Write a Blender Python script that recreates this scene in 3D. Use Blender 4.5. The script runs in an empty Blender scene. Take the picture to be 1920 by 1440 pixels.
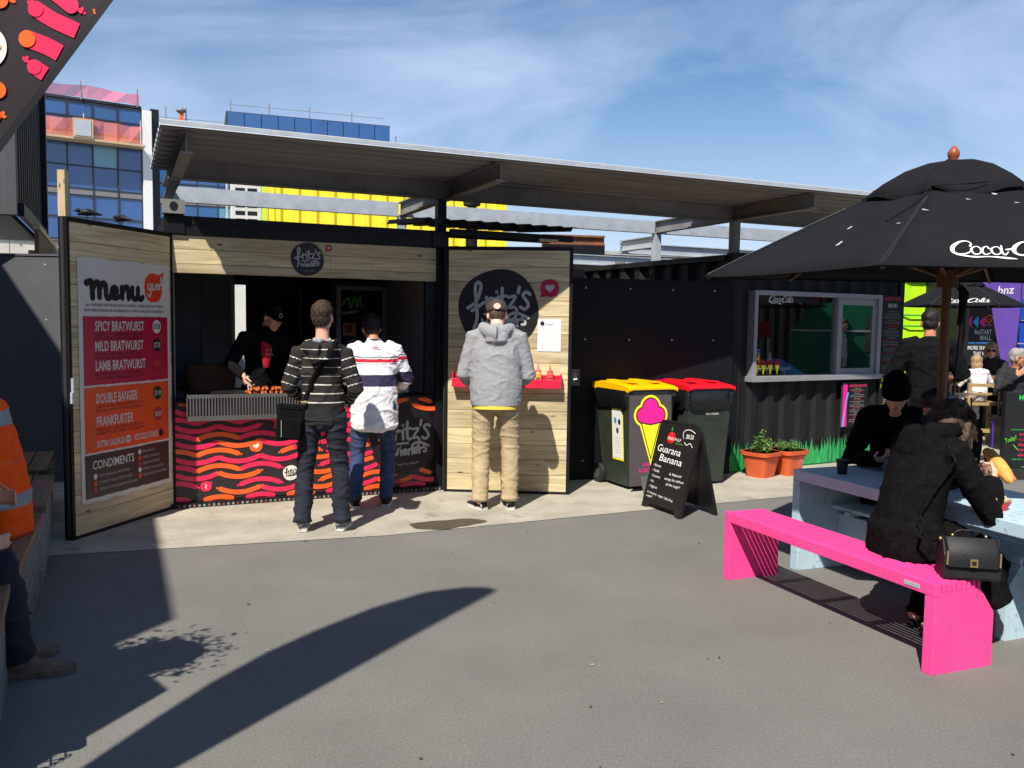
import bpy, bmesh, math, random
import numpy as np
from mathutils import Vector, Matrix, Euler, noise
random.seed(7)
SC=bpy.context.scene; COL=SC.collection
R=math.radians
# ---------------------------------------------------------------- camera
cd=bpy.data.cameras.new('camera'); cam=bpy.data.objects.new('camera',cd); COL.objects.link(cam); SC.camera=cam
cd.sensor_width=36; cd.lens=1610/1920*36; cd.clip_end=2000; cd.clip_start=.05
cam.matrix_world=Matrix.Translation((0,0,1.6))@Matrix.Rotation(R(90-4.1),4,'X')@Matrix.Rotation(R(.8),4,'Z')
# ---------------------------------------------------------------- sun, sky, exposure
SUN_EL=R(50); SUN_AZ=math.atan2(.355,.935)            # light travels toward +x +y
sd=bpy.data.lights.new('sun','SUN'); sun=bpy.data.objects.new('sun',sd); COL.objects.link(sun)
sd.energy=4.8; sd.angle=R(.55); sd.color=(1,.94,.84)
ldir=Vector((math.sin(SUN_AZ)*math.cos(SUN_EL),math.cos(SUN_AZ)*math.cos(SUN_EL),-math.sin(SUN_EL)))
sun.rotation_euler=ldir.to_track_quat('-Z','Y').to_euler()
sun.location=(-6,-12,20)
W=bpy.data.worlds.new('World'); SC.world=W; W.use_nodes=True
nt=W.node_tree; nt.nodes.clear()
def N(t,**k):
    n=nt.nodes.new(t)
    for a,b in k.items(): setattr(n,a,b)
    return n
out=N('ShaderNodeOutputWorld'); bg=N('ShaderNodeBackground'); sky=N('ShaderNodeTexSky')
sky.sky_type='NISHITA'; sky.sun_disc=False; sky.sun_elevation=SUN_EL
sky.sun_rotation=math.atan2(-ldir.x,-ldir.y); sky.altitude=0; sky.air_density=1.0; sky.dust_density=.6; sky.ozone_density=2.6
bg.inputs[1].default_value=.066
tc=N('ShaderNodeTexCoord'); mp=N('ShaderNodeMapping'); mp.inputs['Rotation'].default_value=(0,R(-24),R(28)); mp.inputs['Scale'].default_value=(1.3,3.4,5.2)
nz=N('ShaderNodeTexNoise'); nz.inputs['Scale'].default_value=1.15; nz.inputs['Detail'].default_value=9; nz.inputs['Roughness'].default_value=.58; nz.inputs['Distortion'].default_value=.9
nz2=N('ShaderNodeTexNoise'); nz2.inputs['Scale'].default_value=2.1; nz2.inputs['Detail'].default_value=3; nz2.inputs['Distortion'].default_value=.4
ml=N('ShaderNodeMath',operation='MULTIPLY'); rp=N('ShaderNodeValToRGB')
rp.color_ramp.elements[0].position=.17; rp.color_ramp.elements[1].position=.42
sx=N('ShaderNodeSeparateXYZ'); hz=N('ShaderNodeMapRange'); hz.inputs[1].default_value=.37; hz.inputs[2].default_value=.06; hz.inputs[3].default_value=.0; hz.inputs[4].default_value=.8
ad=N('ShaderNodeMath',operation='ADD',use_clamp=True); m2=N('ShaderNodeMath',operation='MULTIPLY'); m2.inputs[1].default_value=.64
mx=N('ShaderNodeMix',data_type='RGBA'); mx.inputs[7].default_value=(7.4,8.9,11.6,1)
hs=N('ShaderNodeHueSaturation'); hs.inputs['Saturation'].default_value=1.7; hs.inputs['Value'].default_value=1.0
L=nt.links.new
L(tc.outputs['Generated'],mp.inputs[0]); L(mp.outputs[0],nz.inputs[0]); L(tc.outputs['Generated'],nz2.inputs[0])
L(nz.outputs[0],ml.inputs[0]); L(nz2.outputs[0],ml.inputs[1]); L(ml.outputs[0],rp.inputs[0])
L(tc.outputs['Generated'],sx.inputs[0]); L(sx.outputs[2],hz.inputs[0]); L(rp.outputs[0],m2.inputs[0]); L(m2.outputs[0],ad.inputs[0]); L(hz.outputs[0],ad.inputs[1])
L(sky.outputs[0],hs.inputs['Color']); L(hs.outputs[0],mx.inputs[6]); L(ad.outputs[0],mx.inputs[0]); L(mx.outputs[2],bg.inputs[0]); L(bg.outputs[0],out.inputs[0])
SC.view_settings.view_transform='Standard'; SC.view_settings.look='None'; SC.view_settings.exposure=.5; SC.view_settings.gamma=1
SC.render.engine='CYCLES'
try: SC.cycles.use_denoising=True; SC.cycles.max_bounces=8
except Exception: pass
# ---------------------------------------------------------------- materials
def lin(c): 
    c=c/255; return c/12.92 if c<=.04045 else ((c+.055)/1.055)**2.4
def S(r,g,b,k=1): return (lin(r)*k,lin(g)*k,lin(b)*k)
def P(name,col,rough=.6,metal=0,spec=.4,var=.12,vs=6,bump=0,bs=80,stretch=(1,1,1),detail=4,spots=None,trans=0,alpha=1,coat=0,grain=None):
    m=bpy.data.materials.new(name); m.use_nodes=True; t=m.node_tree; b=t.nodes['Principled BSDF']
    b.inputs['Roughness'].default_value=rough; b.inputs['Metallic'].default_value=metal; b.inputs['Specular IOR Level'].default_value=spec
    b.inputs['Transmission Weight'].default_value=trans; b.inputs['Coat Weight'].default_value=coat
    col=tuple(col)[:3]
    lk=t.links.new
    def n(ty,**k):
        x=t.nodes.new(ty)
        for a,v in k.items(): setattr(x,a,v)
        return x
    co=n('ShaderNodeTexCoord'); mpn=n('ShaderNodeMapping'); mpn.inputs['Scale'].default_value=stretch; lk(co.outputs['Object'],mpn.inputs[0])
    if var>0:
        no=n('ShaderNodeTexNoise'); no.inputs['Scale'].default_value=vs; no.inputs['Detail'].default_value=detail; no.inputs['Roughness'].default_value=.62
        lk(mpn.outputs[0],no.inputs[0])
        r=n('ShaderNodeValToRGB'); r.color_ramp.elements[0].position=.3; r.color_ramp.elements[1].position=.7
        r.color_ramp.elements[0].color=(*[c*(1-var) for c in col],1); r.color_ramp.elements[1].color=(*[min(1,c*(1+var)) for c in col],1)
        lk(no.outputs[0],r.inputs[0]); last=r.outputs[0]
        if spots:
            sc,thr,sw,scol=spots
            n2=n('ShaderNodeTexNoise'); n2.inputs['Scale'].default_value=sc; n2.inputs['Detail'].default_value=3; lk(co.outputs['Object'],n2.inputs[0])
            r2=n('ShaderNodeValToRGB'); r2.color_ramp.elements[0].position=thr; r2.color_ramp.elements[1].position=thr+sw; lk(n2.outputs[0],r2.inputs[0])
            mxn=n('ShaderNodeMix',data_type='RGBA'); mxn.inputs[7].default_value=(*scol,1); lk(r2.outputs[0],mxn.inputs[0]); lk(last,mxn.inputs[6]); last=mxn.outputs[2]
        if grain:
            ng=n('ShaderNodeTexNoise'); ng.inputs['Scale'].default_value=grain[0]; ng.inputs['Detail'].default_value=3; lk(co.outputs['Object'],ng.inputs[0])
            mg=n('ShaderNodeMapRange'); mg.inputs[1].default_value=.25; mg.inputs[2].default_value=.75; mg.inputs[3].default_value=1-grain[1]; mg.inputs[4].default_value=1+grain[1]; lk(ng.outputs[0],mg.inputs[0])
            hg=n('ShaderNodeHueSaturation'); lk(mg.outputs[0],hg.inputs['Value']); lk(last,hg.inputs['Color']); last=hg.outputs[0]
        lk(last,b.inputs['Base Color'])
        rr=n('ShaderNodeMapRange'); rr.inputs[3].default_value=max(0,rough-.08); rr.inputs[4].default_value=min(1,rough+.08); lk(no.outputs[0],rr.inputs[0]); lk(rr.outputs[0],b.inputs['Roughness'])
    else: b.inputs['Base Color'].default_value=(*col,1)
    if bump>0:
        nb=n('ShaderNodeTexNoise'); nb.inputs['Scale'].default_value=bs; nb.inputs['Detail'].default_value=5; lk(mpn.outputs[0],nb.inputs[0])
        bp=n('ShaderNodeBump'); bp.inputs['Strength'].default_value=bump; bp.inputs['Distance'].default_value=.01; lk(nb.outputs[0],bp.inputs['Height']); lk(bp.outputs[0],b.inputs['Normal'])
    return m
def wood_mat(name,c1,c2,axis='x',rough=.55,knots=True):
    m=bpy.data.materials.new(name); m.use_nodes=True; t=m.node_tree; b=t.nodes['Principled BSDF']; lk=t.links.new
    b.inputs['Roughness'].default_value=rough; b.inputs['Specular IOR Level'].default_value=.3
    def n(ty,**k):
        x=t.nodes.new(ty)
        for a,v in k.items(): setattr(x,a,v)
        return x
    co=n('ShaderNodeTexCoord'); ge=n('ShaderNodeNewGeometry'); cx=n('ShaderNodeCombineXYZ'); mu=n('ShaderNodeMath',operation='MULTIPLY'); mu.inputs[1].default_value=37
    lk(ge.outputs['Random Per Island'],mu.inputs[0]); lk(mu.outputs[0],cx.inputs[0]); lk(mu.outputs[0],cx.inputs[1]); lk(mu.outputs[0],cx.inputs[2])
    va=n('ShaderNodeVectorMath',operation='ADD'); lk(co.outputs['Object'],va.inputs[0]); lk(cx.outputs[0],va.inputs[1])
    sc={'x':(1.2,16,16),'y':(16,1.2,16),'z':(16,16,1.2)}[axis]
    mp=n('ShaderNodeMapping'); mp.inputs['Scale'].default_value=sc; lk(va.outputs[0],mp.inputs[0])
    no=n('ShaderNodeTexNoise'); no.inputs['Scale'].default_value=1.6; no.inputs['Detail'].default_value=7; no.inputs['Distortion'].default_value=1.2; lk(mp.outputs[0],no.inputs[0])
    r=n('ShaderNodeValToRGB'); r.color_ramp.elements[0].position=.3; r.color_ramp.elements[1].position=.68
    r.color_ramp.elements[0].color=(*c1,1); r.color_ramp.elements[1].color=(*c2,1); lk(no.outputs[0],r.inputs[0]); last=r.outputs[0]
    hsv=n('ShaderNodeHueSaturation'); mr=n('ShaderNodeMapRange'); mr.inputs[3].default_value=.72; mr.inputs[4].default_value=1.12; lk(ge.outputs['Random Per Island'],mr.inputs[0]); lk(mr.outputs[0],hsv.inputs['Value'])
    lk(last,hsv.inputs['Color']); last=hsv.outputs[0]
    if knots:
        mk=n('ShaderNodeMapping'); mk.inputs['Scale'].default_value={'x':(2.2,5.5,5.5),'y':(5.5,2.2,5.5),'z':(5.5,5.5,2.2)}[axis]; lk(va.outputs[0],mk.inputs[0])
        vo=n('ShaderNodeTexVoronoi'); vo.inputs['Scale'].default_value=1.3; lk(mk.outputs[0],vo.inputs[0])
        rk=n('ShaderNodeValToRGB'); rk.color_ramp.elements[0].position=.03; rk.color_ramp.elements[1].position=.1; rk.color_ramp.elements[0].color=(1,1,1,1); rk.color_ramp.elements[1].color=(0,0,0,1); lk(vo.outputs[0],rk.inputs[0])
        mxn=n('ShaderNodeMix',data_type='RGBA'); mxn.inputs[7].default_value=(c1[0]*.25,c1[1]*.2,c1[2]*.16,1); lk(rk.outputs[0],mxn.inputs[0]); lk(last,mxn.inputs[6]); last=mxn.outputs[2]
    lk(last,b.inputs['Base Color'])
    bp=n('ShaderNodeBump'); bp.inputs['Strength'].default_value=.12; bp.inputs['Distance'].default_value=.01; lk(no.outputs[0],bp.inputs['Height']); lk(bp.outputs[0],b.inputs['Normal'])
    return m
def attr_mat(name,stops,attr='band',rough=.9,bump=.15,bs=220,const=True,weave=0):
    """cloth whose colour follows a per-vertex band value"""
    m=bpy.data.materials.new(name); m.use_nodes=True; t=m.node_tree; b=t.nodes['Principled BSDF']; lk=t.links.new
    b.inputs['Roughness'].default_value=rough; b.inputs['Specular IOR Level'].default_value=.15
    a=t.nodes.new('ShaderNodeAttribute'); a.attribute_name=attr
    r=t.nodes.new('ShaderNodeValToRGB'); r.color_ramp.interpolation='CONSTANT' if const else 'LINEAR'
    e=r.color_ramp.elements
    while len(e)<len(stops): e.new(.5)
    for i,(p,c) in enumerate(stops): e[i].position=p; e[i].color=(*c,1)
    lk(a.outputs['Fac'],r.inputs[0])
    co=t.nodes.new('ShaderNodeTexCoord'); no=t.nodes.new('ShaderNodeTexNoise'); no.inputs['Scale'].default_value=14; no.inputs['Detail'].default_value=5; lk(co.outputs['Object'],no.inputs[0])
    hsv=t.nodes.new('ShaderNodeHueSaturation'); mr=t.nodes.new('ShaderNodeMapRange'); mr.inputs[3].default_value=.8; mr.inputs[4].default_value=1.2; lk(no.outputs[0],mr.inputs[0]); lk(mr.outputs[0],hsv.inputs['Value']); lk(r.outputs[0],hsv.inputs['Color'])
    lk(hsv.outputs[0],b.inputs['Base Color'])
    nb=t.nodes.new('ShaderNodeTexNoise'); nb.inputs['Scale'].default_value=bs; lk(co.outputs['Object'],nb.inputs[0])
    bp=t.nodes.new('ShaderNodeBump'); bp.inputs['Strength'].default_value=bump; bp.inputs['Distance'].default_value=.004; lk(nb.outputs[0],bp.inputs['Height']); lk(bp.outputs[0],b.inputs['Normal'])
    return m
M={}
M['asphalt']=P('asphalt',(.172,.166,.152),.85,var=.12,vs=1.1,detail=12,bump=.6,bs=190,grain=(85,.2),spots=(2.3,.66,.2,(.145,.138,.126)))
M['concrete']=P('concrete',(.385,.355,.285),.85,var=.22,vs=2.5,detail=10,bump=.4,bs=190,spots=(3.5,.62,.14,(.24,.2,.14)),grain=(90,.15))
M['stain']=P('stain',(.075,.062,.04),.7,var=.3,vs=20)
M['black']=P('black_paint',(.008,.008,.010),.5,spec=.25,var=.3,vs=5,bump=.06,bs=30)
M['blackwall']=P('black_wall',(.006,.0055,.008),.65,spec=.2,var=.3,vs=3,bump=.05,bs=25)
M['blackcorr']=P('black_corrugated_paint',(.013,.013,.014),.6,spec=.25,var=.35,vs=3,detail=8,stretch=(4,4,.6),spots=(30,.75,.02,(.07,.065,.06)))
M['greywall']=P('grey_wall',(.085,.086,.095),.7,var=.1,vs=4)
M['pine']=wood_mat('pine_boards',(.42,.33,.18),(.72,.595,.36))
M['redpine']=wood_mat('weathered_boards',(.16,.09,.055),(.3,.19,.12),'x')
M['brownslat']=wood_mat('brown_slats',(.16,.085,.04),(.26,.15,.075),'z')
M['tan']=wood_mat('tan_timber',(.5,.36,.2),(.66,.5,.31),'z')
M['timbertop']=wood_mat('timber_top',(.34,.22,.13),(.55,.4,.26),'y')
M['polewood']=wood_mat('pole_wood',(.09,.035,.015),(.16,.07,.03),'z',.4,False)
M['chairwood']=wood_mat('chair_wood',(.3,.2,.08),(.42,.3,.13),'z')
M['steel']=P('painted_steel',(.23,.228,.225),.55,.1,var=.2,vs=3,spots=(14,.68,.06,(.17,.09,.05)))
M['galv']=P('galvanised_steel',(.5,.54,.58),.5,.35,var=.12,vs=8)
M['roofsheet']=P('roof_sheet',(.25,.25,.25),.6,.1,var=.22,vs=2,stretch=(.4,3,3),detail=8)
M['white']=P('white_paint',(.78,.77,.74),.5,var=.06)
M['offwhite']=P('poster_white',(.62,.60,.56),.45,var=.05)
M['cream']=P('cream',(.8,.76,.66),.5,var=.03)
M['ink']=P('ink',(.012,.011,.013),.4,var=.1)
M['darkprint']=P('dark_print',(.03,.022,.025),.35,var=.1)
M['pinkprint']=P('pink_print',S(240,45,88),.35,var=.06)
M['orangeprint']=P('orange_print',S(250,100,42),.35,var=.06)
M['crimson']=P('crimson_print',S(176,22,62),.35,var=.06)
M['menuorange']=P('menu_orange',S(226,78,30),.35,var=.06)
M['redorange']=P('red_orange',S(226,66,30),.35,var=.04)
M['red']=P('red_shelf',S(220,32,66),.4,var=.08)
M['greyprint']=P('grey_print',(.42,.42,.42),.45,var=.05)
M['yellow']=P('yellow_container',S(252,220,52),.45,var=.08,vs=3,stretch=(3,3,.5))
M['yellowlid']=P('yellow_lid',S(255,190,0),.4,var=.05)
M['redlid']=P('red_lid',S(222,22,38),.4,var=.05)
M['bingreen']=P('bin_green',(.028,.038,.028),.5,var=.2,vs=8)
M['bag']=P('bin_bag',(.008,.008,.009),.25,spec=.6,var=.2,bump=.5,bs=30)
M['rubber']=P('rubber',(.025,.025,.026),.7,var=.2)
M['foam']=P('sign_board',(.085,.07,.07),.6,var=.06)
M['hotpink']=P('hot_pink_print',S(240,30,150),.45,var=.04)
M['limeyellow']=P('lime_yellow',S(250,240,40),.45,var=.04)
M['applegreen']=P('apple_green',S(100,215,50),.5,var=.05)
M['leafgreen']=P('leaf_green',S(40,150,50),.5,var=.05)
M['apple']=P('apple_red',S(220,25,30),.45,var=.05)
M['grasspaint']=P('grass_paint',S(48,160,88),.55,var=.35,vs=20,stretch=(3,3,.5))
M['grassdark']=P('grass_paint_dark',S(24,120,62),.5,var=.2,vs=14)
M['pinkbench']=P('pink_paint',S(250,74,152),.5,var=.09,vs=4,bump=.08,bs=60,spots=(22,.615,.04,(.70,.07,.30)))
M['lavender']=P('lavender_paint',(.46,.62,.72),.5,var=.09,vs=5,spots=(22,.615,.04,(.34,.46,.54)))
M['terracotta']=P('terracotta_plastic',S(205,92,52),.5,var=.08)
M['soil']=P('soil',(.05,.035,.022),.9,var=.4,vs=40)
M['leaf']=P('leaf',(.07,.16,.03),.5,var=.5,vs=30)
M['leaf2']=P('leaf_light',(.16,.26,.05),.5,var=.4,vs=30)
M['canvas']=P('black_canvas',(.0115,.0115,.0135),.9,spec=.12,var=.18,vs=4,bump=.25,bs=240,spots=(60,.77,.02,(.3,.3,.3)))
M['canvas2']=P('charcoal_canvas',(.026,.026,.029),.9,spec=.1,var=.18,vs=4,bump=.2,bs=240)
M['finial']=P('finial_wood',S(150,78,48),.35,var=.1)
M['alu']=P('window_aluminium',(.33,.33,.35),.45,.3,var=.05)
M['lime']=P('lime_container',S(178,232,30),.5,var=.06)
M['redcont']=P('red_container',S(235,52,45),.5,var=.08)
M['bluecont']=P('blue_container',S(20,62,160),.5,var=.1)
M['greycont']=P('pale_container',(.42,.42,.40),.6,var=.2,vs=3,stretch=(2,2,.5),spots=(5,.64,.05,(.2,.1,.05)))
M['rust']=P('rust',(.2,.075,.035),.8,var=.35,vs=10)
M['purple']=P('purple_cloth',S(92,62,150),.8,var=.1)
M['purplebin']=P('purple_plastic',S(96,52,190),.45,var=.06)
M['gold']=P('gold_star',S(215,175,90),.5,var=.05)
M['goldmetal']=P('brass',(.7,.5,.22),.3,.9,var=.05)
M['signblue']=P('sign_blue',S(55,140,215),.5,var=.04)
M['signcyan']=P('sign_cyan',S(60,170,240),.5,var=.04)
M['neongreen']=P('neon_green',S(40,235,90),.6,var=.05)
M['neonpink']=P('neon_pink',S(250,50,110),.6,var=.05)
M['textgrey']=P('text_grey',(.4,.4,.38),.6,var=.05)
M['textred']=P('text_red',S(190,40,45),.6,var=.05)
M['chalk']=P('chalk_white',(.8,.8,.78),.8,var=.05)
def net_mat(name,c):
    m=bpy.data.materials.new(name); m.use_nodes=True; t=m.node_tree; b=t.nodes['Principled BSDF']; b.inputs['Base Color'].default_value=(*c,1); b.inputs['Roughness'].default_value=.9; b.inputs['Alpha'].default_value=.62; return m
M['netting']=net_mat('orange_net',S(235,130,105))
M['pinknet']=net_mat('pink_net',S(235,95,125))
M['orangepanel']=P('orange_panel',S(240,95,45),.8,var=.1)
M['mull']=P('mullion',(.03,.035,.045),.5,var=.1)
M['spandrel']=P('spandrel',(.2,.2,.2),.5,var=.1)
M['facadeconc']=P('precast_concrete',(.55,.52,.45),.8,var=.1,vs=1)
M['officeglass']=P('office_glass',(.028,.10,.27),.06,0,spec=.9,var=.12,vs=.35)
M['brightglass']=P('office_glass_bright',(.12,.3,.42),.08,0,spec=.8,var=.2,vs=.5)
M['glassdark']=P('dark_glass',(.004,.004,.005),.02,spec=1.0,var=0)
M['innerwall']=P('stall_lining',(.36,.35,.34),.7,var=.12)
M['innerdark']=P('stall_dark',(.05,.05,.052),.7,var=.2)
M['wicker']=P('wicker',(.11,.05,.02),.7,var=.4,vs=30,stretch=(1,1,4),bump=.8,bs=60)
M['grillsteel']=P('grill_steel',(.16,.155,.15),.4,.5,var=.12)
M['char']=P('charred_iron',(.012,.011,.01),.6,.3,var=.3)
M['sausage']=P('grilled_sausage',(.45,.11,.025),.3,var=.45,vs=40,coat=.3)
M['bun']=P('bread_bun',S(228,160,80),.6,var=.2,vs=25)
M['sausage2']=P('cooked_sausage',S(176,98,62),.5,var=.1)
M['brownsauce']=P('brown_bottle',S(95,42,42),.35,var=.06)
M['yellowsauce']=P('mustard_bottle',S(225,160,75),.35,var=.06)
M['redsauce']=P('red_bottle',S(225,85,70),.35,var=.06)
M['bottlecap']=P('bottle_cap',S(235,110,105),.35,var=.05)
M['stone']=P('river_stone',(.36,.35,.31),.8,var=.3,vs=9,bump=.2,bs=40)
M['wire']=P('galvanised_wire',(.5,.5,.5),.4,.7,var=.1)
M['asphalt2']=P('far_pavement',(.24,.23,.21),.85,var=.1,vs=1.5)
M['leather']=P('black_leather',(.011,.011,.013),.55,spec=.3,var=.25,bump=.15,bs=120)
M['phoneglass']=P('phone',(.16,.17,.19),.2,var=.05)
M['blackplastic']=P('black_plastic',(.012,.012,.013),.4,var=.1)
M['bottleblue']=P('water_bottle',(.05,.14,.2),.12,spec=.7,var=.1,trans=.6)
M['navycap']=P('navy_cap',S(28,30,70),.4,var=.1)
M['clearplastic']=P('clear_bottle',(.6,.66,.7),.15,var=.1,trans=.5)
M['paper']=P('paper',(.8,.79,.76),.7,var=.04)
M['tray']=P('red_tray',S(225,60,55),.6,var=.15,vs=40)
M['caravan']=P('green_caravan',S(24,110,82),.35,var=.08)
M['marooncloth']=P('maroon_canvas',S(140,28,36),.8,var=.1)
M['acmetal']=P('ac_metal',(.6,.58,.54),.5,var=.1)
# ---------------------------------------------------------------- mesh builder
EPS=[0]
def frame(o,xd,zd):
    """matrix: X->xd, Z->zd, origin o"""
    x=Vector(xd).normalized(); z=Vector(zd).normalized(); y=z.cross(x).normalized()
    return Matrix((( x.x,y.x,z.x,o[0]),(x.y,y.y,z.y,o[1]),(x.z,y.z,z.z,o[2]),(0,0,0,1)))
def front(x,y,z): return frame((x,y,z),(1,0,0),(0,-1,0))      # decal plane facing local -y, X right, Y up
def catmull(pts,k=6,closed=False):
    if len(pts)<3: return [Vector(p) for p in pts]
    P_=[Vector(p) for p in pts]; n=len(P_); o=[]
    rng=range(n if closed else n-1)
    for i in rng:
        if closed: a,b,c,d=P_[(i-1)%n],P_[i],P_[(i+1)%n],P_[(i+2)%n]
        else: a,b,c,d=P_[max(i-1,0)],P_[i],P_[i+1],P_[min(i+2,n-1)]
        for j in range(k):
            t=j/k; o.append(.5*((2*b)+(c-a)*t+(2*a-5*b+4*c-d)*t*t+(3*b-a-3*c+d)*t**3))
    if not closed: o.append(P_[-1])
    return o
_txt={}
def text_mesh(s,bold=False):
    key=(s,bold)
    if key in _txt: return _txt[key]
    c=bpy.data.curves.new('lettering','FONT'); c.body=s; c.size=1; c.resolution_u=2; c.fill_mode='FRONT'
    if bold: c.offset=.014
    o=bpy.data.objects.new('lettering',c); COL.objects.link(o); bpy.context.view_layer.update()
    me=bpy.data.meshes.new_from_object(o.evaluated_get(bpy.context.evaluated_depsgraph_get()))
    v=[tuple(x.co) for x in me.vertices]; f=[tuple(p.vertices) for p in me.polygons]
    bpy.data.objects.remove(o); bpy.data.curves.remove(c); bpy.data.meshes.remove(me)
    xs=[p[0] for p in v] or [0,1]
    _txt[key]=(v,f,min(xs),max(xs)); return _txt[key]
class MB:
    def __init__(s): s.v=[];s.f=[];s.m=[];s.sm=[];s.mats=[];s.M=Matrix()
    def mi(s,mat):
        mat=M[mat] if isinstance(mat,str) else mat
        if mat not in s.mats: s.mats.append(mat)
        return s.mats.index(mat)
    def add(s,v,f,mat,smooth=False,M=None):
        T=s.M if M is None else s.M@M
        b=len(s.v); s.v+=[tuple(T@Vector(p)) for p in v]; k=s.mi(mat)
        for q in f: s.f.append(tuple(i+b for i in q)); s.m.append(k); s.sm.append(smooth)
    def box(s,x0,x1,y0,y1,z0,z1,mat,M=None):
        v=[(x0,y0,z0),(x1,y0,z0),(x1,y1,z0),(x0,y1,z0),(x0,y0,z1),(x1,y0,z1),(x1,y1,z1),(x0,y1,z1)]
        s.add(v,[(0,3,2,1),(4,5,6,7),(0,1,5,4),(1,2,6,5),(2,3,7,6),(3,0,4,7)],mat,M=M); return s
    def poly(s,pts,mat,M=None): s.add(pts,[tuple(range(len(pts)))],mat,M=M)
    def prism(s,pts2,h0,h1,mat,M=None,smooth=False):
        """polygon in local XY (ccw) extruded in Z"""
        n=len(pts2); v=[(p[0],p[1],h0) for p in pts2]+[(p[0],p[1],h1) for p in pts2]
        s.add(v,[tuple(range(n-1,-1,-1)),tuple(range(n,2*n))],mat,M=M)
        s.add(v,[(i,(i+1)%n,n+(i+1)%n,n+i) for i in range(n)],mat,smooth,M=M)
    def cyl(s,p0,p1,r0,r1,mat,n=16,cap=True,smooth=True):
        s.loft([p0,p1],[(r0,r0),(r1,r1)],mat,n=n,dome=0,cap=cap,smooth=smooth)
    def loft(s,pts,rads,mat,n=14,side=(1,0,0),dome=0,cap=True,smooth=True,power=2):
        pts=[Vector(p) for p in pts]; rads=[(r,r) if isinstance(r,(int,float)) else r for r in rads]
        if dome:
            d0=(pts[0]-pts[1]).normalized(); d1=(pts[-1]-pts[-2]).normalized()
            r0=min(rads[0]); r1=min(rads[-1]); A=[];B=[];RA=[];RB=[]
            for a in (80,55,28):
                A.append(pts[0]+d0*r0*math.sin(R(a))*dome); RA.append((rads[0][0]*math.cos(R(a)),rads[0][1]*math.cos(R(a))))
                B.insert(0,pts[-1]+d1*r1*math.sin(R(a))*dome); RB.insert(0,(rads[-1][0]*math.cos(R(a)),rads[-1][1]*math.cos(R(a))))
            pts=A+pts+B; rads=RA+rads+RB
        v=[];f=[];m=len(pts); sd_=Vector(side)
        for i,p in enumerate(pts):
            t=(pts[min(i+1,m-1)]-pts[max(i-1,0)]); t=t.normalized() if t.length>1e-9 else Vector((0,0,1))
            x=sd_-t*sd_.dot(t)
            if x.length<.05: x=Vector((0,1,0))-t*t.y
            if x.length<.05: x=Vector((0,0,1))-t*t.z
            x.normalize(); y=t.cross(x); a,b=rads[i]
            for j in range(n):
                an=2*math.pi*j/n; c=math.cos(an); q=math.sin(an)
                if power!=2: c=math.copysign(abs(c)**(2/power),c); q=math.copysign(abs(q)**(2/power),q)
                v.append(p+x*a*c+y*b*q)
        for i in range(m-1):
            for j in range(n): f.append((i*n+j,i*n+(j+1)%n,(i+1)*n+(j+1)%n,(i+1)*n+j))
        s.add(v,f,mat,smooth)
        if cap: s.add(v,[tuple(range(n-1,-1,-1)),tuple(range((m-1)*n,m*n))],mat,smooth and dome>0)
    def blob(s,c,r,mat,rot=None,n=16,m=10,smooth=True):
        T=Matrix.Translation(c)@(rot.to_4x4() if rot else Matrix())@Matrix.Diagonal((r[0],r[1],r[2],1))
        v=[(0,0,-1)];f=[]
        for i in range(1,m):
            a=-math.pi/2+math.pi*i/m
            for j in range(n): b=2*math.pi*j/n; v.append((math.cos(a)*math.cos(b),math.cos(a)*math.sin(b),math.sin(a)))
        v.append((0,0,1)); e=len(v)-1
        for j in range(n):
            f.append((0,1+(j+1)%n,1+j)); f.append((e,1+(m-2)*n+j,1+(m-2)*n+(j+1)%n))
        for i in range(m-2):
            for j in range(n): a=1+i*n+j;b=1+i*n+(j+1)%n; f.append((a,b,b+n,a+n))
        s.add(v,f,mat,smooth,M=T)
    # ---- flat print (in a decal frame)
    def disc(s,x,y,rx,ry,z,mat,M=None,n=28,pow_=2,rot=0):
        pts=[]
        for j in range(n):
            a=2*math.pi*j/n; c=math.cos(a); q=math.sin(a); c=math.copysign(abs(c)**(2/pow_),c); q=math.copysign(abs(q)**(2/pow_),q)
            X=rx*c;Y=ry*q; pts.append((x+X*math.cos(rot)-Y*math.sin(rot),y+X*math.sin(rot)+Y*math.cos(rot),z))
        s.poly(pts,mat,M)
    def rect(s,x0,x1,y0,y1,z,mat,M=None,jag=0):
        if not jag: s.poly([(x0,y0,z),(x1,y0,z),(x1,y1,z),(x0,y1,z)],mat,M); return
        k=26; rr=random.Random(int(x0*1e4+y0*1e3)&0xffff); p=[]
        for i in range(k+1): p.append((x0+(x1-x0)*i/k,y0-rr.random()*jag,z))
        for i in range(k+1): p.append((x1-(x1-x0)*i/k,y1+rr.random()*jag,z))
        n=k+1; v=p; s.add(v,[(i,i+1,2*n-2-i,2*n-1-i) for i in range(k)],mat,M=M)
    def stroke(s,pts,w,z,mat,M=None,k=5,round_=True,smooth=True,closed=False):
        EPS[0]=(EPS[0]+1)%12; z=z+EPS[0]*.00012
        q=[Vector((p[0],p[1])) for p in pts]
        ws=list(w) if isinstance(w,(list,tuple)) else [w]*len(q)
        if smooth and len(q)>2:
            c3=catmull([(a.x,a.y,b) for a,b in zip(q,ws)],k,closed); q=[Vector((c.x,c.y)) for c in c3]; ws=[max(c.z,1e-5) for c in c3]
        n=len(q); v=[];f=[]
        for i,p in enumerate(q):
            if closed: t=q[(i+1)%n]-q[(i-1)%n]
            else: t=q[min(i+1,n-1)]-q[max(i-1,0)]
            t=t.normalized() if t.length>1e-9 else Vector((1,0)); nn=Vector((-t.y,t.x))*ws[i]/2
            v.append((p.x+nn.x,p.y+nn.y,z)); v.append((p.x-nn.x,p.y-nn.y,z))
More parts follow.
